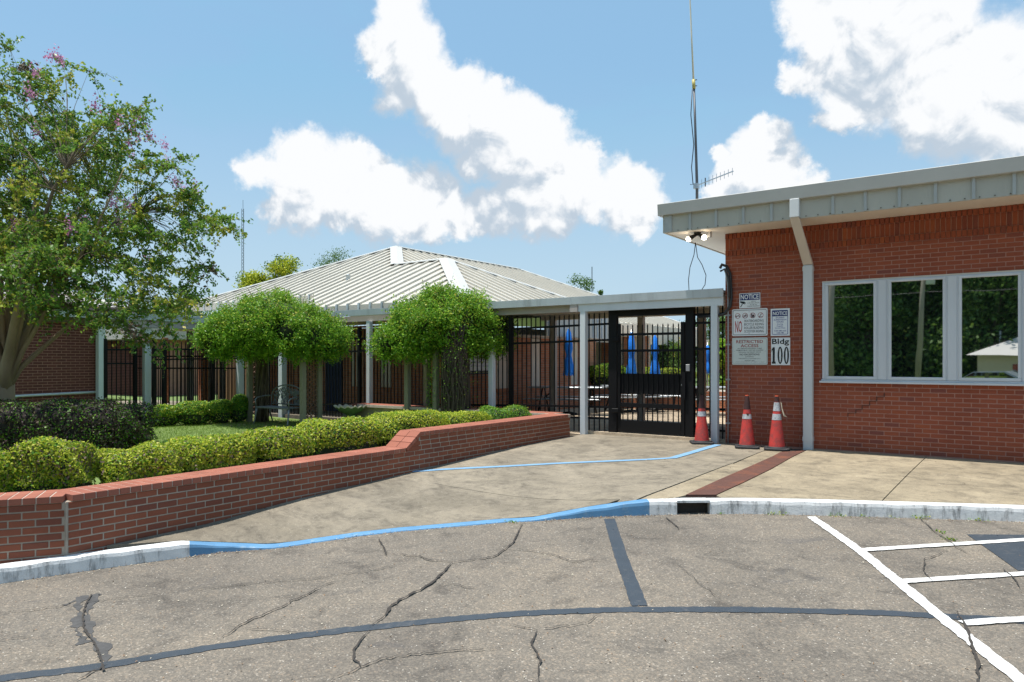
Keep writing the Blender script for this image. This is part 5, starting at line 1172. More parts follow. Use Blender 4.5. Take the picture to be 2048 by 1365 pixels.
# ---------------------------------------------------------------- arbors with vines
def vine_crown(parent, base, blobs, n, seed, clumps=460, leaf=.055, tend=60):
    r = np.random.default_rng(seed); B = np.array(base)
    bl = [((np.array(c)-B), s_) for c, s_ in blobs]
    T, D, _ = crown_points(bl, clumps, r, .72); per = n//clumps
    P = np.repeat(T, per, axis=0) + r.normal(0, .092, (clumps*per, 3)); Dn = np.repeat(D, per, axis=0)
    lowc = T[(D[:, 2] < -.05)]; ST = []; 
    for _ in range(110):   # drooping strands below the rim
        q = lowc[r.integers(len(lowc))]+r.normal(0, .06, 3); L_ = r.uniform(.08, .36); sw_ = r.normal(0, .10, 2)
        for f_ in np.linspace(0, 1, int(26*L_/.25)+4): ST.append(q+np.array([sw_[0]*f_, sw_[1]*f_, -L_*f_])+r.normal(0, .018, 3))
    for _ in range(70):    # sprays standing out of the sides and top
        k = r.integers(len(T)); q = T[k]; dd = D[k]+r.normal(0, .45, 3); dd /= np.linalg.norm(dd); L_ = r.uniform(.14, .34)
        for f_ in np.linspace(.2, 1, 14): ST.append(q+dd*L_*f_-np.array([0, 0, .12*f_*f_])+r.normal(0, .016, 3))
    ST = np.array(ST); P = np.concatenate([P, ST]); Dn = np.concatenate([Dn, r.normal(size=ST.shape)])
    mi = (r.random(len(P)) < .22).astype(int)
    up_ = (P[:, 2] > np.quantile(P[:, 2], .55)) & (r.random(len(P)) < .10); mi[up_] = 2
    V, F = leaf_geo(P, np.full(len(P), leaf), Dn, 1.2, .5, r)
    me = fast_mesh('vine_foliage', V, F, [LEAF['vine'], LEAF['boxd'], LEAF['myrtle_y']], mi, r.random(len(P))); link(bpy.data.objects.new('vine_foliage', me), parent)
    mb = MB()
    for c, s_ in bl:   # tangled stems inside
        for _ in range(26):
            d = r.normal(size=3); d /= np.linalg.norm(d); e = c+d*s_*.8; d2 = r.normal(size=3); d2 /= np.linalg.norm(d2); q = c+d2*s_*.6
            mb.tube([q, (q+e)/2+r.normal(0, .08, 3), e], [.006, .008, .004], 4, cap=False)
        nu, nv = 14, 8; vs = []
        for j in range(nv+1):
            for i in range(nu):
                th = math.pi*j/nv; a = 2*math.pi*i/nu; k = .72+.05*math.sin(3*a+j); vs.append((c[0]+math.sin(th)*math.cos(a)*s_[0]*k, c[1]+math.sin(th)*math.sin(a)*s_[1]*k, c[2]+math.cos(th)*s_[2]*k))
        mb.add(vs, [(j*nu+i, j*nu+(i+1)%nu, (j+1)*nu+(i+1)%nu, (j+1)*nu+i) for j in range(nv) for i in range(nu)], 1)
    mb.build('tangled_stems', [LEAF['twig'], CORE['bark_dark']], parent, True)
    # young shoots reaching up and out
    mb = MB(); PP = []
    for _ in range(tend):
        k = r.integers(len(bl)); c, s_ = bl[k]; d = r.normal(size=3); d[2] = abs(d[2])*1.1+.2; d /= np.linalg.norm(d); q = c+d*s_*.95
        L_ = r.uniform(.12, .42); b2 = d*.6+np.array([0, 0, .8])+r.normal(0, .35, 3); b2 /= np.linalg.norm(b2); pts = [q, q+b2*L_*.5, q+b2*L_+r.normal(0, .05, 3)]
        mb.tube(pts, [.004, .003, .0015], 4, cap=False)
        for f_ in np.linspace(.1, 1, 9): PP.append(q+(pts[2]-q)*f_+r.normal(0, .015, 3))
    mb.build('young_shoots', LEAF['twig'], parent)['kind'] = 'stuff'
    leaves_obj('shoot_leaves', np.array(PP), np.full(len(PP), .038), [LEAF['myrtle_y'], LEAF['vine']], parent, midx=(rng.random(len(PP)) < .5).astype(int))
def lattice(parent, p0, p1, z0, z1, rz, w_=.035, gap=.085):
    """diagonal lath panel in the vertical plane from p0 to p1"""
    L_ = math.hypot(p1[0]-p0[0], p1[1]-p0[1]); d = Vector(((p1[0]-p0[0])/L_, (p1[1]-p0[1])/L_, 0)); mb = MB(); H_ = z1-z0
    for sgn in (-1, 1):
        k = -H_
        while k < L_+H_:
            # line u = k + t, v = t (or mirrored)
            t0 = max(0, -k); t1 = min(H_, L_-k)
            if t1-t0 > .03:
                ua, ub = k+t0, k+t1; va, vb = t0, t1
                if sgn < 0: ua, ub = L_-ua, L_-ub
                a_ = Vector((p0[0], p0[1], z0))+d*ua+Vector((0, 0, va)); b2 = Vector((p0[0], p0[1], z0))+d*ub+Vector((0, 0, vb)); o_ = Vector((-d.y, d.x, 0))*.004*sgn
                mb.bar(a_+o_, b2+o_, .007, w_, up=tuple(Vector((-d.y, d.x, 0))))
            k += gap*1.414
    return mb.build('lattice', MAT['lattice'], parent)
def arbor(px_l, px_r, Z, depth, label, blobs, n, seed, ptop, lat=True, extra=None, base_z=None, clumps=420, vinepost=0):
    xl, yl = onZ(px_l, Z); xr, yr = onZ(px_r, Z); ym = (yl+yr)/2; xl = ony(px_l, ym); xr = ony(px_r, ym)
    z0 = zLawn((xl+xr)/2, ym) if base_z is None else base_z; top = zat(ptop, (xl+xr)/2, ym)
    o = empty('vine_arbor', (xl, ym, z0), label, 'arbor', 'vine covered arbors')
    W = xr-xl
    for (x, y) in ((0, 0), (W, 0), (0, depth), (W, depth)):
        mb = MB(); mb.box(x-.055, x+.055, y-.055, y+.055, -.1, top-z0); bevel(mb.build('post', MAT['wood'], o), .006)
    for y in (0, depth):
        mb = MB(); mb.box(-.1, W+.1, y-.07, y-.03, top-z0-.16, top-z0-.02); mb.build('beam', MAT['wood'], o)
    for k in range(6):
        x = -.2+(W+.4)*k/5; mb = MB(); mb.box(x-.02, x+.02, -.3, depth+.3, top-z0-.019, top-z0+.07); mb.build('rafter', MAT['wood'], o)
    if lat:
        lattice(o, (W, .06), (W, depth-.06), .12, top-z0-.1, 0)
        lattice(o, (0, .06), (0, depth-.06), .12, top-z0-.1, 0)
    vine_crown(o, (xl, ym, z0), blobs, n, seed, clumps)
    return o, (xl, ym, z0, W, top)
A1, (ax, ay, az, aw, at_) = arbor(499, 606, 16.9, .46, 'left vine arbor of weathered posts over the metal bench, with lattice side', [PB(500, 662, 84, 54, 16.8, .95), PB(560, 650, 74, 60, 16.8, .95), PB(455, 678, 46, 36, 16.8, .7), PB(642, 676, 48, 38, 16.6, .8), PB(602, 662, 60, 52, 16.6, .9), PB(430, 688, 24, 20, 16.9, .4), PB(535, 616, 52, 30, 17.1, .6)], 84000, 50, 672)
r = np.random.default_rng(8); mb = MB()
for k in range(26):   # twisted trunks climbing the left side
    a = r.uniform(0, 6.28); q = r.uniform(.02, .17); pts = []
    for j in range(7):
        f_ = j/6; aa = a+f_*r.uniform(1, 3.5); pts.append((.20+math.cos(aa)*q*(1.1-.3*f_), .22+math.sin(aa)*q*(1.1-.3*f_), f_*(at_-az+.1)))
    mb.tube(pts, [r.uniform(.012, .04)]*7, 6)
mb.build('vine_trunk', MAT['bark_dark'], A1, True)
A2, (bx, by, bz_, bw, bt) = arbor(815, 872, 15.6, .62, 'right vine arbor with a thick vine wrapped trunk, nearer the gate', [PB(870, 650, 92, 62, 15.6, .95), PB(918, 648, 88, 64, 15.7, .95), PB(820, 678, 56, 38, 15.5, .7), PB(778, 688, 36, 24, 15.4, .45), PB(975, 664, 50, 46, 15.6, .6), PB(885, 606, 66, 30, 15.7, .6), PB(950, 690, 38, 26, 15.5, .5)], 86000, 51, 668, lat=False, base_z=-.06)
mb = MB()
for k in range(130):
    a = r.uniform(0, 6.28); q = r.uniform(.18, .33); pts = []
    cx_, cy_ = ony(908, by)-bx, .05
    for j in range(7):
        f_ = j/6; aa = a+f_*r.uniform(-1.2, 1.2); pts.append((cx_+math.cos(aa)*q*(1-.12*f_), cy_+math.sin(aa)*q, f_*(bt-bz_+.15)))
    mb.tube(pts, [r.uniform(.006, .024)]*7, 5)
mb.build('vine_trunk', MAT['vine_bark'], A2, True)
mb = MB(); mb.lathe([(.24, 0), (.20, .6), (.19, 1.2), (.24, 1.9)], 14, (cx_, cy_, 0), fn=lambda r_, z, a: (r_*(1+.15*math.sin(3*a+z*3)), z)); mb.build('lattice_core', MAT['bark_dark'], A2, True)
PP = np.stack([cx_+rng.normal(0, .24, 900), cy_+rng.normal(0, .2, 900)-.1, rng.uniform(0, 1.9, 900)], 1); PP = np.concatenate([PP, PP[:400]*np.array([1, 1, .3])+np.array([0, -.05, 1.2])])
leaves_obj('trunk_leaves', PP, np.full(len(PP), .035), [LEAF['boxd'], LEAF['vine']], A2, midx=(rng.random(len(PP)) < .4).astype(int))
PP = np.stack([.05+rng.normal(0, .06, 700), -.08+rng.normal(0, .08, 700), rng.uniform(.1, 1.9, 700)], 1)+np.array([bw-.12, 0, 0]); leaves_obj('post_leaves', PP, np.full(len(PP), .04), [LEAF['vine'], LEAF['boxd']], A2, midx=(rng.random(len(PP)) < .3).astype(int))

# bench under the left arbor
bcx = ony(592, ay-.0); bcx = (ony(540, ay)+ony(650, ay))/2 - .03
bn = empty('garden_bench', (ax+1.12, ay+.02, az), 'dark cast metal bench with pierced leaf back under the left arbor', 'bench'); BWd = 1.22
mb = MB()
for k in range(7): mb.box(-BWd/2, BWd/2, -.20+.062*k, -.20+.062*k+.045, .40, .418)
mb.box(-BWd/2, BWd/2, -.225, -.205, .385, .42); bevel(mb.build('seat', MAT['iron'], bn), .003)
for s_ in (-1, 1):
    for y in (-.19, .2):
        mb = MB(); mb.tube([(s_*(BWd/2-.03), y, .40), (s_*(BWd/2-.01), y-.02, .25), (s_*(BWd/2+.0), y+(-.05 if y < 0 else .05), .08), (s_*(BWd/2+.02), y+(-.07 if y < 0 else .07), 0)], [.03, .022, .016, .022], 8); mb.build('leg', MAT['iron'], bn, True)
    mb = MB(); mb.tube([(s_*(BWd/2-.02), .21, .66), (s_*(BWd/2+.01), .05, .66), (s_*(BWd/2+.01), -.16, .63), (s_*(BWd/2), -.22, .58), (s_*(BWd/2-.01), -.2, .41)], .016, 8); mb.build('armrest', MAT['iron'], bn, True)
mb = MB(); r = np.random.default_rng(77)
top = [(BWd/2*math.cos(math.pi*(1-k/16))*.98, .225, .62+.30*math.sin(math.pi*k/16)**.8) for k in range(17)]
mb.tube([(-BWd/2*.98, .22, .42)]+top+[(BWd/2*.98, .22, .42)], .016, 8); mb.tube([(-BWd/2, .22, .47), (BWd/2, .22, .47)], .014, 8)
for k in range(60):   # scrolls and leaves of the casting
    x = r.uniform(-.52, .52); zm = .60+.28*math.cos(x/.6*math.pi/2)**.8; z = r.uniform(.48, zm); rr = r.uniform(.03, .06); a0 = r.uniform(0, 6.28)
    mb.tube([(x+rr*(1-.5*j/7)*math.cos(a0+j*.75), .225, z+rr*(1-.5*j/7)*math.sin(a0+j*.75)) for j in range(8)], .009, 5)
    if k % 2: mb.tube([(x, .225, z), (x+r.uniform(-.12, .12), .225, min(z+.12, zm))], [.016, .006], 5)
mb.build('backrest', MAT['iron'], bn, True)
# scalloped basin on a pedestal
px_, py_ = onZ(701, 16.6); pz = zLawn(px_, py_); bb = empty('scalloped_basin', (px_, py_, pz), 'cream scalloped bowl planter on a mossy green pedestal', 'bird bath')
top_ = zat(812, px_, py_)-pz; mb = MB()
mb.lathe([(.17, 0), (.17, .05), (.09, .10), (.07, .2), (.08, top_-.22), (.13, top_-.17), (.001, top_-.17)], 20); mb.build('pedestal', MAT['verdi'], bb, True)
scal = lambda r_, z, a: (r_*(1+.05*math.cos(a*14)*(z-(top_-.2))/.2), z+.022*math.cos(a*14)*max(0, (z-(top_-.12))/.12))
mb = MB(); mb.lathe([(.12, top_-.19), (.24, top_-.13), (.33, top_-.05), (.355, top_-.03)], 84, fn=scal); mb.build('bowl', MAT['verdi'], bb, True)
mb = MB(); mb.lathe([(.3555, top_-.03), (.37, top_), (.345, top_+.003), (.30, top_-.06), (.05, top_-.1)], 84, fn=scal); mb.build('scalloped_rim', MAT['cream'], bb, True)
# low stone seat between the arbors
sx_, sy_ = onZ(842, 16.3); sb = empty('stone_seat', (sx_, sy_, zLawn(sx_, sy_)), 'small reddish stone seat behind the boxwoods, left of the vine trunk', 'bench', rz=.2)
mb = MB(); mb.box(-.24, .24, -.16, .16, .30, .36); bevel(mb.build('seat', MAT['cap'], sb), .01)
for s_ in (-.16, .16): mb = MB(); mb.box(s_-.035, s_+.035, -.11, .11, 0, .299); mb.build('leg', MAT['cap'], sb)

# ================================================================== CANOPIES
can = empty('walkway_canopy', (0, 0, 0), 'long flat metal walkway canopy on white posts joining the buildings', 'canopy')
mb = MB(); mb.box(-5.9, -.012, -.10, 3.3, 2.60, 2.635); mb.build('roof_deck', MAT['galv'], can)
# underside ribs
for k in range(13):
    y = .12+k*.25; mb = MB(); mb.box(-5.88, -.02, y, y+.06, 2.555, 2.5995); mb.build('deck_rib', MAT['soffit'] if k % 3 else MAT['postb'], can)
xj = ony(1142, -.13)
for a, b_, m_ in ((-14.3, -8.0, 'galv'), (-7.99, xj, 'galv'), (xj+.006, -.005, 'galv')):
    mb = MB(); mb.prism([(-.13, 2.515), (-.14, 2.66), (-.10, 2.665), (-.10, 2.515)], 0, a, b_); mb.build('fascia', MAT[m_], can)
mb = MB(); mb.prism([(-.13, 2.515), (-.14, 2.66), (-.10, 2.665), (-.10, 2.515)], 0, -.0045, .0); mb.build('fascia_end', MAT['galv'], can)
mb = MB(); mb.box(ony(1158, -.07), -.01, -.098, -.03, 2.37, 2.514); mb.build('beam', MAT['post'], can)
mb = MB(); mb.box(ony(1142, -.07), ony(1157, -.07), -.12, .10, 2.37, 2.514); mb.build('beam_end', MAT['postb'], can)
mb = MB(); mb.box(-14.2, ony(1141, -.07), .0, .12, 2.38, 2.514); mb.build('beam', MAT['postb'], can)
for px in (1430, 1168, 984, 739): 
    x = ony(px, -.04); w_ = .058; z_ = 0
    mb = MB(); mb.box(x-w_, x+w_, -.04-w_, -.04+w_, z_-.2, 2.372); bevel(mb.build('post', MAT['post'], can), .006)
for px in (565, 480):
    x = ony(px, .0); mb = MB(); mb.box(x-.08, x+.08, -.08, .08, -.25, 2.38); bevel(mb.build('post', MAT['post'], can), .006)
for x in (ony(1107, 3.19), ony(1282.5, 3.19), ony(1404.5, 3.19)):
    mb = MB(); mb.box(x-.07, x+.07, 3.12, 3.26, -.01, 2.54); bevel(mb.build('post', MAT['postb'], can), .006)
mb = MB(); mb.box(-5.85, -.02, 3.14, 3.24, 2.44, 2.5545); mb.build('beam', MAT['soffit'], can)
# left walkway canopy
lc = empty('side_canopy', (0, 0, 0), 'side walkway canopy with white posts running back beside the left brick wing', 'canopy')
XL = -14.25
mb = MB(); mb.box(XL-3.0, XL-.03, -9.0, .9, 2.50, 2.54); mb.build('roof_deck', MAT['galv'], lc)
mb = MB(); mb.prism([(XL-.03, 2.46), (XL, 2.46), (XL+.02, 2.63), (XL-.03, 2.635)], 1, -9.0, -.14); mb.build('fascia', MAT['galv'], lc)
mb = MB(); mb.box(XL-.30, XL-.05, -3.5, -.15, 2.28, 2.459); mb.build('beam', MAT['postb'], lc)
for px in (201, 293.5):
    y = onx(px, XL-.2); mb = MB(); mb.box(XL-.28, XL-.12, y-.08, y+.08, -.4, 2.279); bevel(mb.build('post', MAT['post'], lc), .006)
for px, Z in ((380, 21.5), (423, 22.5), (445, 22.0)):
    x, y = onZ(px, Z); mb = MB(); mb.box(x-.07, x+.07, y-.07, y+.07, -.1, 2.3); bevel(mb.build('post', MAT['postb'], lc), .006)

# ================================================================== FENCES AND GATE
SP = .1135; FY = .12
def picket_mesh(h, w_=.019):
    mb = MB(); a = w_/2; mb.box(-a, a, -a, a, 0, h-.05)
    b_ = a*1.35; mb.add([(-b_, -b_, h-.0495), (b_, -b_, h-.0495), (b_, b_, h-.0495), (-b_, b_, h-.0495), (0, 0, h+.01)], [(0,3,2,1), (0,1,4), (1,2,4), (2,3,4), (3,0,4)]); return mb.mesh('picket', MAT['black'])
pm = picket_mesh(2.36); cache_p = {}
def fence(p0, p1, z0f, zt0, zt1, rails, label, posts=(), name='steel_fence', parent=None, mesh_=pm, group='black steel picket fence panels'):
    """rails: list of heights measured down from the picket tops; p0,p1 in plan"""
    d = Vector((p1[0]-p0[0], p1[1]-p0[1], 0)); L_ = d.length; d.normalize(); rz = math.atan2(d.y, d.x)
    o = empty(name, (p0[0], p0[1], 0), label, 'fence', group, rz)
    n = int(L_/SP)
    for k in range(n):
        u = (k+.5)*SP; zt = zt0+(zt1-zt0)*u/L_; zb = z0f(u)
        inst('picket', mesh_, o, (u, 0, zb), (0, 0, 0), (1, 1, (zt-zb)/2.37))
    for dz in rails:
        mb = MB(); mb.bar((0, 0, zt0-dz), (L_, 0, zt1-dz), .040, .040); mb.build('rail', MAT['black'], o)
    for u in posts:
        mb = MB(); mb.box(u-.04, u+.04, -.04, .04, -.3, zt0+(zt1-zt0)*u/L_+.02); mb.build('post', MAT['black'], o)
    return o
xg0, xg1 = ony(1219, FY), ony(1389, FY)
xp = ony(1022, FY)
fence((xp, FY), (xg0, FY), lambda u: .03, 2.33, 2.37, (.24, .55, 1.84, 2.06), 'black picket fence panel between the planter and the gate', (0,))
xm_ = ony(700, FY); fence((xm_, FY), (xp, FY), lambda u: -.05, 2.20, 2.33, (.24, .55, 1.85), 'black picket fence behind the right vine arbor')
fence((-11.6, FY), (xm_, FY), lambda u: -.2, 2.08, 2.20, (.24, .55, 1.85), 'shaded black picket fence behind the left arbor and bench', (2.4,))
fence((-14.05, FY-.02), (-11.6, FY), lambda u: -.3, 1.98, 2.08, (.24, .55, 1.85), 'black picket fence behind the small boxwoods', (0, 1.2))
yl0, yl1 = onx(308, -13.95), -.02
fence((-13.95, yl0), (-13.95, yl1), lambda u: -.35, 1.93, 1.97, (.22, .48, 1.85), 'black picket fence running back from the side canopy post', (0, .28, 1.65, ))
yl2 = onx(203, -14.35)
fence((-14.40, yl2+.1), (-14.40, yl0-.25), lambda u: -.35, 1.95, 1.95, (.25, .6, 1.7), 'black picket gate between the two side canopy posts', (0, .75), group='black steel picket fence panels')
fence((-17.2, -1.2), (-14.2, .6), lambda u: -.35, 1.8, 1.8, (.25, .6, 1.7), 'inner black picket fence seen in the shade of the side canopy')
xr0 = ony(1389, FY)
fence((xr0, FY), (-.02, FY), lambda u: .03, 2.5, 2.5, (.26, .36+.05, .87, 1.93, 2.3), 'narrow black picket fence between gate and brick wall')
def exp_mesh(parent, x0, x1, z0, z1, y, name='expanded_mesh'):
    mb = MB(); ang = .55; W = x1-x0; H_ = z1-z0; t_ = math.tan(ang); step = .021
    for sgn in (1, -1):
        k = -W*t_
        while k < H_+0.001:
            # z = k + x*t
            xa = max(0, -k/t_); xb = min(W, (H_-k)/t_)
            if xb-xa > .01:
                za, zb = k+xa*t_, k+xb*t_
                if sgn < 0: xa, xb = W-xa, W-xb
                mb.bar((x0+xa, y, z0+za), (x0+xb, y, z0+zb), .002, .0036, up=(0, 1, 0))
            k += step
    o = mb.build(name, MAT['black'], parent); o['kind'] = 'stuff'; return o
gt = empty('security_gate', (0, 0, 0), 'black steel picket gate with mesh infill and solid lock plate under canopy', 'gate')
zz = lambda py: zat(py, ony(1300, FY), FY)
xa, xb = xg0, ony(1235, FY); mb = MB(); mb.box(xa, xb, FY-.045, FY+.045, -.01, 2.40); mb.build('gate_post', MAT['black'], gt)
xc, xd = ony(1373, FY), xg1; mb = MB(); mb.box(xc, xd, FY-.055, FY+.055, -.01, 2.42); mb.build('gate_post', MAT['black'], gt)
mb = MB(); mb.box(xb+.001, xc-.001, FY-.045, FY+.045, 2.26, 2.40); mb.build('head_beam', MAT['black'], gt)
l0, l1 = xb+.015, xc-.03
mb = MB(); mb.box(l0, l0+.05, FY-.025, FY+.025, .07, 2.12); mb.build('stile', MAT['black'], gt)
mb = MB(); mb.box(l1-.07, l1, FY-.025, FY+.025, .07, 2.12); mb.build('stile', MAT['black'], gt)
for z, h in ((zz(668.5), .045), (zz(701.5), .045), (zz(812), .075)):
    mb = MB(); mb.box(l0+.051, l1-.071, FY-.02, FY+.02, z-h/2, z+h/2); mb.build('rail', MAT['black'], gt)
mb = MB(); mb.box(l0+.0505, l1-.0705, FY-.03, FY+.03, .075, zz(843)); mb.build('kick_plate', MAT['black'], gt)
mb = MB(); mb.box(l0+.0505, l1-.0705, FY+.012, FY+.018, zz(789), zz(748)); mb.build('lock_plate', MAT['black'], gt)
n = 12
for k in range(n):
    x = l0+.05+(l1-l0-.12)*(k+.5)/n; inst('picket', pm, gt, (x, FY-.0, zz(843)+.001), sc=(.9, .9, (2.11-zz(843))/2.37))
exp_mesh(gt, l0+.05, l1-.07, zz(843), zz(789), FY+.02); exp_mesh(gt, l0+.05, l1-.07, zz(748), zz(701), FY+.02)
exp_mesh(gt, ony(1188, FY), xg0, .62, 1.82, FY+.03, 'side_mesh'); exp_mesh(gt, xg1, ony(1423, FY), .42, 1.65, FY+.03, 'side_mesh')
for py in (678, 824): 
    mb = MB(); mb.box(xb-.09, xb+.05, FY-.075, FY-.0455, zz(py)-.04, zz(py)+.04); bevel(mb.build('hinge', MAT['black'], gt), .008)
mb = MB(); mb.box(xc+.02, xc+.09, FY-.085, FY-.0555, zz(742), zz(729)); bevel(mb.build('keypad', MAT['conduit'], gt), .004)
mb = MB(); mb.box(l1-.02, l1+.045, FY-.10, FY-.0555, zz(796), zz(744)); mb.build('latch_guard', MAT['black'], gt)
mb = MB(); mb.lathe([(.001, .02), (.022, .015), (.024, 0)], 16); k_ = mb.build('lock_cylinder', MAT['chrome'], gt, True); k_.location = (l1-.035, FY-.03, zz(769.5)); k_.rotation_euler = (R(90), 0, 0)
mb = MB(); mb.tube([(l1-.045, FY-.03, zz(757)), (l1-.045, FY-.07, zz(757)), (l1-.05, FY-.07, zz(745))], .007, 6); mb.build('handle', MAT['black'], gt, True)
# concrete threshold curb under the fence
mb = MB(); mb.box(-2.76, -.0, .03, .22, -.02, .055); tag(mb.build('threshold', MAT['court']), 'low concrete curb under gate and fence', kind='structure')

# ================================================================== HIPPED ROOF BUILDING
hb = empty('hipped_roof_building', (0, 0, 0), 'brick classroom building under a big pale standing seam hipped roof', 'building')
P_ = .43; T0 = .05; ZE = 2.80
def zp(y): return ZE+(y-T0)*P_
SA = -9.36; BW = 3.55; XE = SA+BW      # front wing ridge end, half depth, right eave
MAX_, MAY = -13.8, 6.10; MZ = zp(MAY)
FT = 1.15                                # set-back eave of the left part
XL0 = MAX_-(MAY-FT)
yr = T0+BW; zr = zp(yr); MB_ = MAY+7.5
xm1 = MAX_+(MZ-zr)/P_                   # where the main hip meets the wing ridge
XW = ony(612, T0)
faces = {
 'front': [(XW, T0, ZE), (XE, T0, ZE), (SA, yr, zr), (xm1, yr, zr), (MAX_, MAY, MZ), (XL0, FT, zp(FT)), (ony(628, FT), FT, zp(FT))],
 'wing_right': [(XE, T0, ZE), (XE, T0+2*BW, ZE), (SA, yr, zr)],
 'wing_back': [(XE, T0+2*BW, ZE), (SA-3.5, T0+2*BW, ZE), (xm1, yr, zr), (SA, yr, zr)],
 'main_right': [(xm1, yr, zr), (MAX_+(MZ-ZE)/P_, yr+(zr-ZE)/P_, ZE), (MAX_+(MZ-ZE)/P_, MB_+6, ZE), (MAX_, MB_, MZ), (MAX_, MAY, MZ)],
 'main_left': [(XL0, FT, zp(FT)), (MAX_, MAY, MZ), (MAX_, MB_, MZ), (XL0, MB_+5, zp(FT))],
 'main_back': [(XL0, MB_+5, zp(FT)), (MAX_, MB_, MZ), (MAX_+(MZ-ZE)/P_, MB_+6, ZE)]}
mb = MB()
for k, f_ in faces.items(): mb.add(f_, [tuple(range(len(f_)))])
mb.build('roof_sheet', MAT['roof'], hb)
def inpoly(x, y, poly):
    c_ = False; n = len(poly)
    for i in range(n):
        (x1, y1), (x2, y2) = poly[i][:2], poly[(i+1)%n][:2]
        if (y1 > y) != (y2 > y) and x < (x2-x1)*(y-y1)/(y2-y1)+x1: c_ = not c_
    return c_
def clip_line(poly, ax, v):
    """spans of the line {axis ax = v} in plan polygon"""
    pts = []; n = len(poly)
    for i in range(n):
        a, b_ = poly[i], poly[(i+1)%n]
        if (a[ax]-v)*(b_[ax]-v) < 0: t_ = (v-a[ax])/(b_[ax]-a[ax]); pts.append(tuple(a[k]+(b_[k]-a[k])*t_ for k in range(3)))
    pts.sort(key=lambda p: p[1-ax]); return [(pts[i], pts[i+1]) for i in range(0, len(pts)-1, 2)]
RS = .40
def rib(a, b_, w_=.06, h=.055):
    mb = MB(); a = Vector(a); b_ = Vector(b_); mb.bar(a+Vector((0, 0, h/2-.005)), b_+Vector((0, 0, h/2-.005)), w_, h); return mb.build('seam_rib', MAT['roof'], hb)
x = XE-.13
while x > XL0:
    for a, b_ in clip_line(faces['front'], 0, x):
        if (Vector(a)-Vector(b_)).length > .15: rib(a, b_)
    x -= RS
for nm in ('wing_right', 'main_right', 'main_left'):
    f_ = faces[nm]; y = min(p[1] for p in f_)+.12
    while y < max(p[1] for p in f_):
        for a, b_ in clip_line(f_, 1, y):
            if (Vector(a)-Vector(b_)).length > .15: rib(a, b_)
        y += RS
def cap(a, b_, w_=.40, gap=True):
    mb = MB(); a = Vector(a)+Vector((0, 0, .06)); b_ = Vector(b_)+Vector((0, 0, .06)); d = (b_-a); s_ = Vector((d.y, -d.x, 0)).normalized()*w_/2; dn = Vector((0, 0, -.05))
    mb.add([a-s_+dn, a, a+s_+dn, b_-s_+dn, b_, b_+s_+dn], [(0,1,4,3), (1,2,5,4)]); mb.add([a-s_+dn*1.5, a-s_+dn, b_-s_+dn, b_-s_+dn*1.5], [(0,1,2,3)]); mb.add([a+s_+dn*1.5, a+s_+dn, b_+s_+dn, b_+s_+dn*1.5], [(0,1,2,3)])
    mb.build('ridge_cap', MAT['rooftrim'], hb)
cap((MAX_, MAY, MZ), (xm1, yr, zr)); cap((MAX_, MAY, MZ), (XL0, FT, zp(FT)), .36); cap((MAX_, MAY, MZ), (MAX_, MB_, MZ), .3); cap((SA, yr, zr), (xm1, yr, zr), .28)
cap((SA, yr, zr), (XE, T0, ZE), .42); cap((SA, yr, zr), (XE, T0+2*BW, ZE), .26); cap((MAX_, MB_, MZ), (MAX_+(MZ-ZE)/P_, MB_+6, ZE), .26)
# eave fascia with rib ends
mb = MB(); mb.box(XW+.02, XE, T0-.01, T0+.03, 2.66, ZE-.004); mb.box(XL0, ony(630, FT), FT-.02, FT+.02, zp(FT)-.22, zp(FT)-.004); mb.build('eave_fascia', MAT['roof'], hb)
x = XE-.13
while x > XW:
    mb = MB(); mb.box(x-.0275, x+.0275, T0-.035, T0-.0105, 2.665, ZE+.035); mb.build('rib_end', MAT['galv'], hb); x -= RS
while x > XL0:
    mb = MB(); mb.box(x-.0275, x+.0275, FT-.045, FT-.021, zp(FT)-.22, zp(FT)+.03); mb.build('rib_end', MAT['galv'], hb); x -= RS
mb = MB(); mb.box(XE-.02, XE+.02, 3.36, T0+2*BW, 2.06, ZE-.005); mb.box(MAX_+(MZ-ZE)/P_-.04, MAX_+(MZ-ZE)/P_, T0+2*BW+.1, MB_+6, 2.06, ZE-.005); mb.build('side_fascia', MAT['roof'], hb)
y = 3.45
while y < T0+2*BW:
    mb = MB(); mb.box(XE+.0205, XE+.04, y-.02, y+.02, 2.06, ZE-.01); mb.build('fascia_rib', MAT['galv'], hb); y += .26
mb = MB(); mb.box(-6.9, XE-.021, 1.2, T0+2*BW, 2.045, 2.059); mb.box(XL0, -6.95, .14, 1.5, 2.40, 2.42); mb.build('soffit', MAT['soffit'], hb)
mb = MB(); vx, vy = onZ(693, 22.3); 
d = Vector(w_dir(696, 560)); tt = ((CAM[2]-ZE+P_*T0)-P_*CAM[1])/(P_*d.y-d.z); vp = Vector(CAM)+d*tt
mb.lathe([(.07, -.05), (.06, .12), (.09, .13), (.001, .17)], 12, vp); mb.build('roof_vent', MAT['galv'], hb, True)
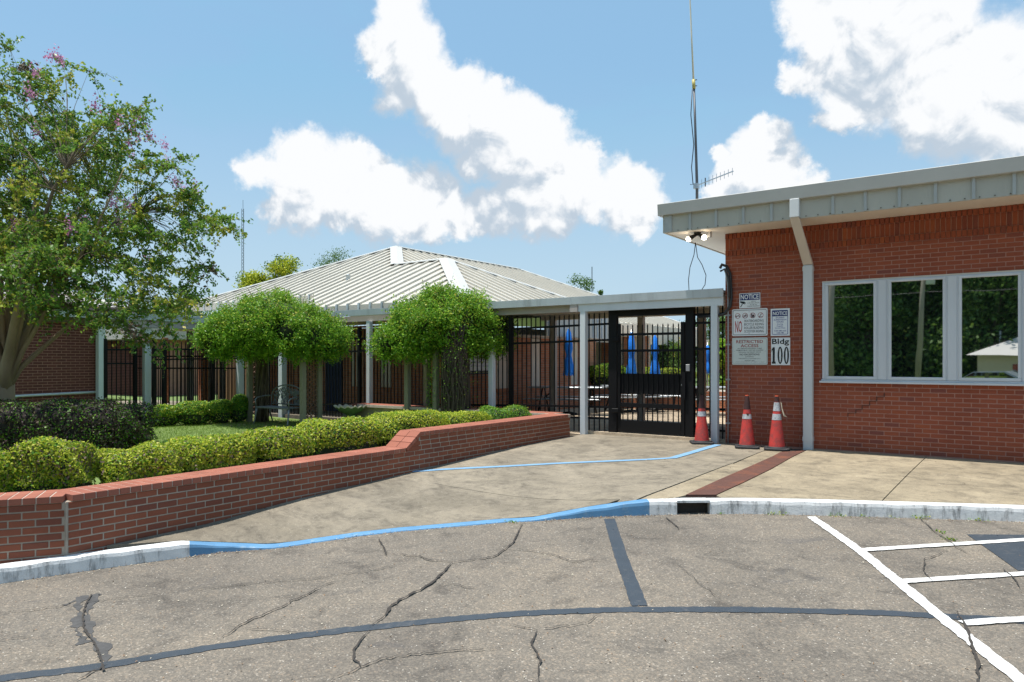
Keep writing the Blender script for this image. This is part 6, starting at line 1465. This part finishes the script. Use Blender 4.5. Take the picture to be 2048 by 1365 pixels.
# walls
WX = -6.9; y_end = onx(1192, WX)
wins = [(993, 1016), (1063, 1079), (1142, 1155)]
mb = MB(); mb.box(-15, WX-.001, 1.503, y_end, -.1, 2.3); mb.build('wall', MAT['mortar_grey'], hb)
holes = []
for a, b_ in wins:
    ya_, yb_ = onx(a, WX), onx(b_, WX); holes.append((ya_-1.5, yb_-1.5, .70, 2.02))
emit_pieces(hb, running_bond((WX-.012, 1.5), math.pi/2, y_end-1.5, -.02, 2.05, holes=holes, D=.03), MAT['cbrick'])
for (u0, u1, z0, z1) in holes:
    mb = MB(); mb.box(WX-.0115, WX+.004, 1.5+u0+.004, 1.5+u1-.004, z0, z1); mb.build('window_panel', MAT['soffit'], hb)
    mb = MB(); mb.box(WX-.02, WX+.03, 1.5+u0-.02, 1.5+u1+.02, z0-.105, z0-.004); mb.build('brick_sill', MAT['cbrick'], hb)
fw = running_bond((-15, 1.512), 0, 8.1, -.02, 2.38, D=.03, holes=[(ony(652, 1.5)+15, ony(686, 1.5)+15, -.1, 2.03)])
emit_pieces(hb, fw, MAT['cbrick'], 'front_brick', 150)
mb = MB(); mb.box(ony(652, 1.5), ony(686, 1.5), 1.47, 1.511, 0, 2.03); bevel(mb.build('door', M_plain('navy_door', (.03, .045, .09), .5, .05, 3, 0, 0), hb), .004)
for px in (706, 716, 722, 764, 772, 780):
    x = ony(px, 1.47); mb = MB(); mb.box(x-.045, x+.045, 1.45, 1.4965, .72, 2.0); mb.build('window_slat', MAT['soffit'], hb)
# sign board on the courtyard wall
ya_, yb_ = onx(936, WX+.03), onx(981, WX+.03); ym = (ya_+yb_)/2
z1 = zat(703, WX, ym); z0 = zat(749, WX, ym); sb2 = empty('poster_board', (WX+.035, ym, (z0+z1)/2), 'white information poster with a yellow lettered strip on courtyard wall', 'sign', rz=R(90)); W, H_ = yb_-ya_, z1-z0
mb = MB(); mb.box(-W/2, W/2, -.01, .012, -H_/2, H_/2); mb.build('sign_panel', MAT['sign_white'], sb2)
mb = MB(); mb.box(-W/2, W/2, -.0125, -.0105, -H_/2, -H_*.34); mb.build('footer_strip', MAT['ink_black'], sb2)
text(sb2, 'County Health Department', 0, -H_*.42, W*.92, H_*.09, MAT['yellow'], -.014)
for i in range(4): text(sb2, ('Resources', 'for school and family', 'call or text any time', '24 hours a day')[i], 0, H_*(.34-.16*i), W*.8, H_*.08, MAT['ink_blue'], -.012)
# courtyard wing further back
cw = empty('courtyard_wing', (0, 0, 0), 'far courtyard wing with alternating brick piers and cream panels', 'building')
Zw = 27.0; xw0, yw0 = onZ(1205, Zw); yw = yw0
for a, b_, m_ in ((1188, 1203, 'soffit'), (1204, 1219, 'cbrick'), (1219, 1236, 'soffit'), (1237, 1248, 'soffit'), (1249, 1264, 'cbrick'), (1264.5, 1286, 'soffit'), (1287, 1299, 'cbrick')):
    x0_, x1_ = ony(a, yw), ony(b_, yw)
    if m_ == 'soffit': mb = MB(); mb.box(x0_, x1_, yw, yw+.1, 0, 2.3); mb.build('cream_panel', MAT['soffit'], cw)
    else:
        mb = MB(); mb.box(x0_+.01, x1_-.01, yw-.05, yw+.1, 0, 2.3); mb.build('pier', MAT['mortar_grey'], cw)
        emit_pieces(cw, running_bond((x0_, yw-.05), 0, x1_-x0_, 0, 2.3, D=.03), MAT['cbrick'], 'brick', 70)
mb = MB(); mb.box(ony(1188, yw)-2, ony(1299, yw), yw-.35, yw+.15, 2.305, 2.75); mb.build('roof_edge', MAT['soffit'], cw)
mb = MB(); mb.box(ony(1300, 21), 12, 21.0, 23, 2.15, 2.42); tag(mb.build('far_canopy', MAT['roof']), 'pale far canopy edge beyond the courtyard hedge', 'canopy')
# planter and hedge in the courtyard
x0_, y0_ = onZ(1190, 22.9); x1_ = ony(1228, y0_); shrub('courtyard_hedge', ((x0_+x1_)/2+.1, y0_, .55), (1.3, .8, .75), 0, 'dark green courtyard hedge in a brick planter left of the gate', ['boxd', 'box'], 6000, .05, 'hedge', 'courtyard hedges', 4, 0, seed=31, wts=[.7, .3])
for i, (px, w_) in enumerate(((1245, 1.0), (1290, .9), (1345, 1.5))):
    x0_, y0_ = onZ(px, 23.2); shrub('courtyard_hedge', (x0_, y0_, .55), (w_, .6, .62), 0, ['low yellow green hedge behind the first gate umbrella', 'low yellow green hedge between the two gate umbrellas', 'low yellow green hedge right of the gate umbrellas'][i], ['box', 'boxd'], 3000, .05, 'hedge', 'courtyard hedges', 4, 0, seed=33+i, wts=[.8, .2])
cpw = empty('courtyard_planter', (0, 0, 0), 'low brick planter wall across the courtyard behind the tables', 'wall')
xq0, yq0 = onZ(1186, 22.4); mb = MB(); mb.box(xq0, 3.5, yq0+.003, yq0+1.4, 0, .56); mb.build('wall_core', MAT['mortar_grey'], cpw)
emit_pieces(cpw, running_bond((xq0, yq0+.012), 0, 3.5-xq0, -.03, .57, D=.03), MAT['cbrick'], 'brick', 200)

# umbrellas --------------------------------------------------------------
def umbrella(px, ptop, pbot, Z, label, i):
    x, y = onZ(px, Z); zt = zat(ptop, x, y); zb = zat(pbot, x, y); H_ = zt-zb
    o = empty('closed_umbrella', (x, y, 0), label, 'umbrella', 'closed blue umbrellas in the courtyard', i*.7)
    mb = MB(); mb.tube([(0, 0, 0), (0, 0, zt+.05)], .019, 8); mb.build('pole', MAT['chrome'], o, True)
    mb = MB(); mb.lathe([(.001, .06), (.02, .04), (.015, 0)], 10, (0, 0, zt)); mb.build('finial', MAT['black'], o, True)
    def fold(r_, z, a): return r_*(1+.28*abs(math.sin(4*a+z*1.2))), z - (.05*math.cos(8*a) if z < zb+.05 else 0)
    pr = [(.012, zt), (.05, zt-H_*.10), (.075, zt-H_*.28), (.085, zt-H_*.44), (.055, zt-H_*.58), (.075, zt-H_*.66), (.105, zt-H_*.82), (.125, zb+.03), (.115, zb), (.06, zb+.05)]
    mb = MB(); mb.lathe(pr, 48, fn=fold); mb.build('canopy_cloth', MAT['blue_cloth'], o, True)
    mb = MB(); mb.lathe([(.075, zt-H_*.57), (.078, zt-H_*.60)], 20); mb.build('tie_strap', MAT['blue_cloth'], o)
    mb = MB(); mb.lathe([(.001, .08), (.04, .08), (.22, .04), (.23, 0)], 20); mb.build('base', MAT['black'], o, True)
umbrella(1137.5, 657, 749, 19.2, 'leftmost closed blue umbrella, seen through the fence left of the gate', 0)
umbrella(1263, 664, 750, 20.0, 'closed blue umbrella seen through the left half of the gate', 1)
umbrella(1310, 670, 750, 21.0, 'closed blue umbrella seen through the right half of the gate', 2)
umbrella(1415, 690, 745, 20.6, 'closed blue umbrella half hidden behind the canopy post by the cone', 3)
def table(px, Z, L_, rz, label, kind=0):
    x, y = onZ(px, Z); o = empty('picnic_table', (x, y, 0), label, 'table', 'metal courtyard picnic tables', rz)
    mb = MB(); mb.box(-L_/2, L_/2, -.37, .37, .70, .74); bevel(mb.build('tabletop', MAT['alu_bench'], o), .008)
    for s_ in (-1, 1):
        mb = MB(); mb.box(-L_/2, L_/2, s_*.68-.13, s_*.68+.13, .42, .45); bevel(mb.build('seat', MAT['alu_bench'], o), .006)
    for s_ in (-1, 1):
        mb = MB(); xx = s_*L_*.33
        mb.tube([(xx, -.72, .41), (xx, .72, .41)], .022, 8); mb.tube([(xx, -.1, .70), (xx, -.55, .02)], .022, 8); mb.tube([(xx, .1, .70), (xx, .55, .02)], .022, 8); mb.tube([(xx, 0, .41), (xx-s_*.35, 0, .70)], .016, 8)
        mb.build('leg_frame', MAT['black'], o, True)
table(1135, 19.2, 2.0, .30, 'long grey metal picnic table under the leftmost blue umbrella')
table(1262, 20.2, 1.6, .9, 'picnic table under the umbrella in the left half of the gate')
table(1318, 21.2, 1.6, .2, 'picnic table under the umbrella in the right half of the gate')
table(1440, 19.0, 1.9, .5, 'grey metal picnic table seen between canopy post and brick wall')
# ================================================================== LEFT SIDE
lw = empty('left_brick_wing', (0, 0, 0), 'low red brick wing behind the crape myrtle with flat dark eave', 'building')
XW_ = -14.62; ywe = onx(193, XW_)
mb = MB(); mb.box(-17.6, XW_-.002, -14, ywe, -.5, 2.34); mb.build('wall', MAT['mortar'], lw)
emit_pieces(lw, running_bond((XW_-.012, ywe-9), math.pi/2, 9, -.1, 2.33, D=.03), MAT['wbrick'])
mb = MB(); mb.box(-17.8, XW_+.12, -14, -3.3, 2.345, 2.46); mb.build('eave', MAT['roofgap'], lw)
mb = MB(); mb.tube([(XW_+.05, ywe-6, .53), (XW_+.05, ywe+.1, .65)], .03, 8); mb.build('white_pipe', MAT['post'], lw, True)
lr = empty('shingled_roof_building', (0, 0, 0), 'building with pale hipped shingle roof and dark eave far left', 'building')
rx0, rx1, ry0, ry1, rz_ = -34, -17.7, -22, -.85, 3.0
mb = MB(); hh = (rx1-rx0)/2; pk = rz_+hh*.36
mb.add([(rx0, ry0, rz_), (rx1, ry0, rz_), (rx1, ry1, rz_), (rx0, ry1, rz_), ((rx0+rx1)/2, ry0+hh, pk), ((rx0+rx1)/2, ry1-hh, pk)], [(0,1,4), (1,2,5,4), (2,3,5), (3,0,4,5)])
mb.build('roof', MAT['shingle'], lr)
mb = MB(); mb.box(rx0+.02, rx1-.02, ry0+.02, ry1-.02, rz_-.16, rz_-.003); mb.build('eave', MAT['roofgap'], lr)
mb = MB(); mb.box(rx0+1, rx1-1, ry0+1, ry1-1, -1.5, rz_-.16); mb.build('wall', MAT['cbrick'], lr)
# beyond the left fence: lawn, piers, brown board fence
slab('back_lawn', [(-60, 1.85), (-15.2, 1.85), (-15.2, 60), (-60, 60)], lambda x, y: -.06, MAT['far_grass'], 'structure', label='sunny lawn beyond the left fence')
for i, (a, b_) in enumerate(((325, 336), (398, 416))):
    x, y = onZ((a+b_)/2, 24.5); w_ = (b_-a)*24.5/FOC*.75
    o = empty('brick_pier', (x, y, 0), ['brick pier seen through the fence near the side canopy post', 'brick pier seen through the fence above the small boxwoods'][i], 'pier', 'brick piers beyond the left fence')
    mb = MB(); mb.box(-w_/2, w_/2, -w_/2, w_/2, -.1, 2.2); mb.build('pier_core', MAT['mortar_grey'], o)
    it = running_bond((-w_/2, -w_/2), 0, w_, 0, 2.2, D=.03)
    mb = MB()
    for c_, l, h, d, rz in it: mb.box(c_[0]-l/2, c_[0]+l/2, c_[1]-d/2, c_[1]+d/2, c_[2]-h/2, c_[2]+h/2, 0, .001+random.random()); mb.box(-c_[1]-d/2, -c_[1]+d/2, c_[0]-l/2, c_[0]+l/2, c_[2]-h/2, c_[2]+h/2, 0, .001+random.random())
    mb.build('brick_courses', MAT['cbrick'], o)['kind'] = 'stuff'
lf = empty('far_brick_block', (0, 0, 0), 'far brick block with white fascia seen through the left fence', 'building')
xq, yq = onZ(300, 30); x2 = xq-7; mb = MB(); mb.box(x2, xq, yq, yq+4, -.1, 2.3); mb.build('wall', MAT['mortar'], lf)
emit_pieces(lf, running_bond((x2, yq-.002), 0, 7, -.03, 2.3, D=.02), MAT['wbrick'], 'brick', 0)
mb = MB(); mb.box(x2-.4, xq+.5, yq-.8, yq+4.4, 2.31, 2.75); mb.build('fascia', MAT['roof'], lf)
bf = empty('board_fence', (0, 0, 0), 'brown vertical board fence catching the sun behind the picket fence', 'fence')
yb = 3.3; x0_, x1_ = ony(436, yb), ony(553, yb); k = 0; x = x0_
while x < x1_:
    mb = MB(); mb.box(x, x+.135, yb+random.uniform(-.006, .006), yb+.03, -.1, 1.72+random.uniform(-.01, .01)); mb.build('board', MAT['board'], bf); x += .142
mb = MB(); mb.box(ony(300, 9), ony(480, 9), 9, 9.3, 1.7, 2.25); tag(mb.build('far_fascia', MAT['roof']), 'white fascia of a far walkway roof seen above the left fence', 'canopy')

# ================================================================== ROOFTOP AND FAR THINGS
mx = ony(1394, -.25); z0 = 4.06
ms = empty('antenna_mast', (mx, -.25, 4.05), 'tall thin grey mast with a pale whip antenna on the roof corner', 'antenna')
def pt(px, py): x = ony(px, -.25); return Vector((x-mx, 0, zat(py, x, -.25)-4.05))
mb = MB(); mb.tube([(0, 0, -.15), pt(1394, 372), pt(1391, 270), pt(1388, 176)], [.026, .026, .022, .02], 8); mb.build('pole', MAT['mastm'], ms, True)
mb = MB(); mb.tube([pt(1388, 178), pt(1387, 160)], .03, 8); mb.build('clamp', MAT['yellow'], ms, True)
for py in (161, 173): mb = MB(); mb.bar(pt(1387, py), pt(1394, py-1), .012); mb.build('bracket', MAT['cable'], ms)
mb = MB(); mb.tube([pt(1387, 160), pt(1383, 70), pt(1380, 0), pt(1377, -90)], [.017, .014, .012, .008], 8); mb.build('whip', MAT['antenna_white'], ms, True)
mb = MB(); mb.tube([pt(1388, 180)+Vector((-.02, -.03, 0)), pt(1388.5, 230)+Vector((-.05, -.03, 0)), pt(1391, 290)+Vector((-.02, -.03, 0)), pt(1391, 335)+Vector((-.06, -.03, 0)), pt(1393, 370)+Vector((-.05, -.03, 0)), pt(1392, 372)+Vector((-.09, -.03, .03))], .008, 5); mb.build('coax_cable', MAT['cable'], ms, True)
yg = empty('yagi_antenna', tuple(Vector((mx, -.29, 4.05))+pt(1394, 373)), 'small yagi antenna with nine short elements clamped to the mast', 'antenna')
Zs = w2c(mx, -.25)[1]; Ze = Zs*.9235; ex, ey = onZ(1468, Ze); d = Vector((ex-mx, ey+.25, 0)); Ld = d.length; d.normalize()
mb = MB(); mb.bar(-d*.08, d*Ld, .016); mb.build('boom', MAT['chrome'], yg)
mb = MB(); mb.box(-.04, .04, -.03, .05, -.05, .04); mb.build('clamp', MAT['chrome'], yg)
for k in range(9):
    u = Ld*(.16+.82*k/8); h = .075-.002*k; mb = MB(); mb.bar(d*u+Vector((0, 0, -h)), d*u+Vector((0, 0, h)), .006 if k != 1 else .014); mb.build('element', MAT['chrome'] if k != 1 else MAT['cable'], yg)
# radio tower
x, y = onZ(486, 330); tw = empty('radio_tower', (x, y, -1.5), 'slender distant lattice radio tower left of the hipped roof', 'tower')
Ht = (HY-418)*330/FOC+2.9; s_ = .55; mb = MB()
c3 = [(s_*math.cos(a), s_*math.sin(a)) for a in (0, 2.09, 4.19)]
for c_ in c3: mb.bar((c_[0], c_[1], 0), (c_[0], c_[1], Ht), .14)
k = 0
while k*1.6 < Ht-1.6:
    for i in range(3): a, b_ = c3[i], c3[(i+1)%3]; mb.bar((*a, k*1.6), (*b_, (k+1)*1.6), .07)
    k += 1
mb.build('lattice_mast', MAT['mastm'], tw); mb = MB(); mb.bar((0, 0, Ht), (0, 0, Ht+4), .12); mb.build('top_antenna', MAT['mastm'], tw)
x, y = onZ(1184, 60); mb = MB(); mb.bar((x, y, 0), (x, y, zat(534, x, y)), .05); tag(mb.build('far_pole', MAT['mastm']), 'thin distant pole beside the pine above the canopy', 'pole')

# ---------------------------------------------------------------- across the street (mirrored in the glass)
wd = random.Random(9); mb = MB(); nu = 150
vs = []
for j in range(7):
    for i in range(nu): x = -60+120*i/(nu-1); vs.append((x, -57+1.3*math.sin(i*.9+j)+j*.35+wd.uniform(-.5, .5), -1+j*2.1+wd.uniform(-.5, .5)*(1+j*.5)))
mb.add(vs, [(j*nu+i, j*nu+i+1, (j+1)*nu+i+1, (j+1)*nu+i) for j in range(6) for i in range(nu-1)])
wm = mb.build('woodland', CORE['bark_dark']); tag(wm, 'dense dark wood closing the far side of the street', 'wood', kind='stuff')
PP = np.array(vs)[rng.integers(0, len(vs), 60000)]+rng.normal(0, .9, (60000, 3))*np.array([1, .8, 1]); leaves_obj('woodland_leaves', PP, np.full(60000, .34), [LEAF['far']], wm)
hs = empty('small_house', (2.0, -46, -.5), 'small cream house with white metal roof across the street', 'house')
mb = MB(); mb.box(-.2, 10, -4, 4, -.6, 2.3); mb.build('wall', M_plain('cream_siding', (.50, .44, .30), .8, .06), hs)
mb = MB(); mb.add([(-.8, -4.6, 2.25), (10.6, -4.6, 2.25), (10.6, 4.6, 2.25), (-.8, 4.6, 2.25), (3.6, 0, 4.2), (6.2, 0, 4.2)], [(0,1,5,4), (1,2,5), (2,3,4,5), (3,0,4), (0,3,2,1)]); mb.build('roof', MAT['rooftrim'], hs)
mb = MB(); mb.box(1.6, 2.8, 4.0, 4.06, .6, 1.7); mb.build('window', MAT['glass'], hs)
mb = MB(); mb.box(.9, 1.0, .2, .3, 3.0, 3.9); mb.build('vent_pipe', MAT['galv'], hs)
pl = empty('utility_pole', (-.95, -36, -.8), 'leaning wooden utility pole with transformer across the street', 'utility pole')
mb = MB(); mb.tube([(0, 0, 0), (.55, 0, 10)], [.16, .11], 10); mb.build('pole', MAT['wood'], pl, True)
mb = MB(); mb.tube([(.75, .25, 6.6), (.78, .25, 7.5)], .24, 12); mb.build('transformer', MAT['galv'], pl, True)
mb = MB(); mb.bar((-.7, 0, 8.9), (1.7, 0, 8.9), .1); mb.build('crossarm', MAT['wood'], pl)
for k in range(3):
    mb = MB(); z = 6.2+k*1.2; mb.tube([(-30, -1, z+.6), (-15, -.5, z-.1), (.4, 0, z), (16, .5, z-.3), (30, 1, z+.3)], .02, 5); mb.build('overhead_wire', MAT['cable'], pl, True)
p2 = empty('utility_pole', (-3.4, -25, -.8), 'straight bare wooden pole, nearer, across the street', 'utility pole'); mb = MB(); mb.tube([(0, 0, 0), (.05, 0, 9)], [.15, .12], 10); mb.build('pole', MAT['wood'], p2, True)
gr = [(-60, -60), (60, -60), (60, -22), (-60, -22)]
slab('verge', gr, lambda x, y: -.62+.02*math.sin(x*.3), MAT['far_grass'], 'structure', depth=.3, label='grass verge across the street behind the camera')
cr = empty('parked_car', (2.6, -38.5, -.62), 'silver blue car parked in front of the small house', 'car', rz=.2)
mb = MB(); mb.prism([(-2.2, .3), (-2.25, .75), (-1.5, .92), (-.7, 1.42), (.9, 1.45), (1.8, .95), (2.25, .85), (2.25, .3)], 1, -.88, .88); bevel(mb.build('body', MAT['car'], cr), .06, 2)
mb = MB(); mb.prism([(-1.42, .94), (-.68, 1.38), (.86, 1.40), (1.6, .96)], 1, -.885, .885); mb.build('side_window', MAT['glass'], cr)
for sx2 in (-1.4, 1.4):
    for sy2 in (-.8, .8):
        mb = MB(); mb.tube([(sx2, sy2-.1, .32), (sx2, sy2+.1, .32)], .32, 18); mb.build('wheel', MAT['rubber'], cr, True)
for sy2 in (-.6, .6): mb = MB(); mb.box(-2.27, -2.2, sy2-.2, sy2+.2, .6, .72); mb.build('headlight', MAT['chrome'], cr)

# ---------------------------------------------------------------- weeds and litter
P = []; M_ = []
for i, p in enumerate(footD):
    px = colx(p)
    if 1430 < px < 1960:
        if (math.sin(px*.11)+math.sin(px*.045+1)) > .55:
            for _ in range(13): P.append((p.x+random.gauss(0, .05), p.y-abs(random.gauss(0, .018)), zL(p.x, p.y)+random.uniform(.0, .035)))
for q in [(1428+454, 1066), (1885, 1068), (1892, 1080), (1899, 1082), (1905, 1083), (1023, 1046), (1028, 1047)]:
    x, y = onA(*q)
    for _ in range(14): P.append((x+random.gauss(0, .03), y+random.gauss(0, .015), zL(x, y)+random.uniform(.0, .03)))
P = np.array(P); me_o = leaves_obj('weeds', P, np.full(len(P), .022), [LEAF['boxd'], LEAF['box']], None, midx=(rng.random(len(P)) < .4).astype(int)); tag(me_o, 'small green weeds at the foot of the right kerb and in cracks', 'weeds', kind='stuff')
P = []
for i, p in enumerate(footD):
    px = colx(p)
    if 60 < px < 2040:
        for _ in range(5 if not (380 < px < 520 or 1080 < px < 1300) else 14): P.append((p.x+random.gauss(0, .05), p.y-abs(random.gauss(0, .05))-.005, zL(p.x, p.y)+.004+random.random()*.006))
for _ in range(500):
    q = onA(random.uniform(-50, 2080), random.uniform(1060, 1380)); P.append((q[0], q[1], zL(*q)+.006))
for _ in range(150):
    q = onS(random.uniform(900, 2000), random.uniform(900, 985)); P.append((q[0], q[1], zS(*q)+.008))
P = np.array(P); me_o = leaves_obj('leaf_litter', P, np.full(len(P), .016), [MAT['debris'], MAT['cream']], None, nrm=np.tile(np.array([[0, 0, 1.]]), (len(P), 1)), spread=.35, aspect=.6, midx=(rng.random(len(P)) < .25).astype(int)); tag(me_o, 'scattered dry leaf litter along the kerb', 'litter', kind='stuff')
P = np.stack([rng.uniform(-12.5, -9, 2600), rng.uniform(-2.6, -.9, 2600)], 1); P = np.concatenate([P, np.array([[zLawn(a, b_)+.012] for a, b_ in P])], 1)
me_o = leaves_obj('fallen_leaves', P, np.full(len(P), .035), [MAT['debris'], LEAF['myrtle_y']], None, nrm=np.tile(np.array([[0, 0, 1.]]), (len(P), 1)), spread=.5, midx=(rng.random(len(P)) < .3).astype(int)); tag(me_o, 'fallen leaves around the arbor on the lawn', 'fallen leaves', kind='stuff')

# ---------------------------------------------------------------- fit lettering to its boxes
bpy.context.view_layer.update()
for o, x, z, w_, h, y in TEXTS:
    d = o.dimensions; bb_ = [Vector(c_) for c_ in o.bound_box]; mnx = min(v.x for v in bb_); mxx = max(v.x for v in bb_); mny = min(v.y for v in bb_); mxy = max(v.y for v in bb_)
    sx_, sy_ = w_/max(mxx-mnx, 1e-4), h/max(mxy-mny, 1e-4)
    o.scale = (sx_, sy_, 1); o.rotation_euler = (R(90), 0, 0); o.location = (x-sx_*(mnx+mxx)/2, y, z-sy_*(mny+mxy)/2)

bpy.context.view_layer.update(); dg = bpy.context.evaluated_depsgraph_get()
for o, *_r in TEXTS:
    me = bpy.data.meshes.new_from_object(o.evaluated_get(dg)); q = bpy.data.objects.new('lettering', me); link(q, o.parent)
    q.location = o.location; q.rotation_euler = o.rotation_euler; q.scale = o.scale; bpy.data.objects.remove(o)
for o in col.objects:
    if o.name.startswith('lettering.'): pass
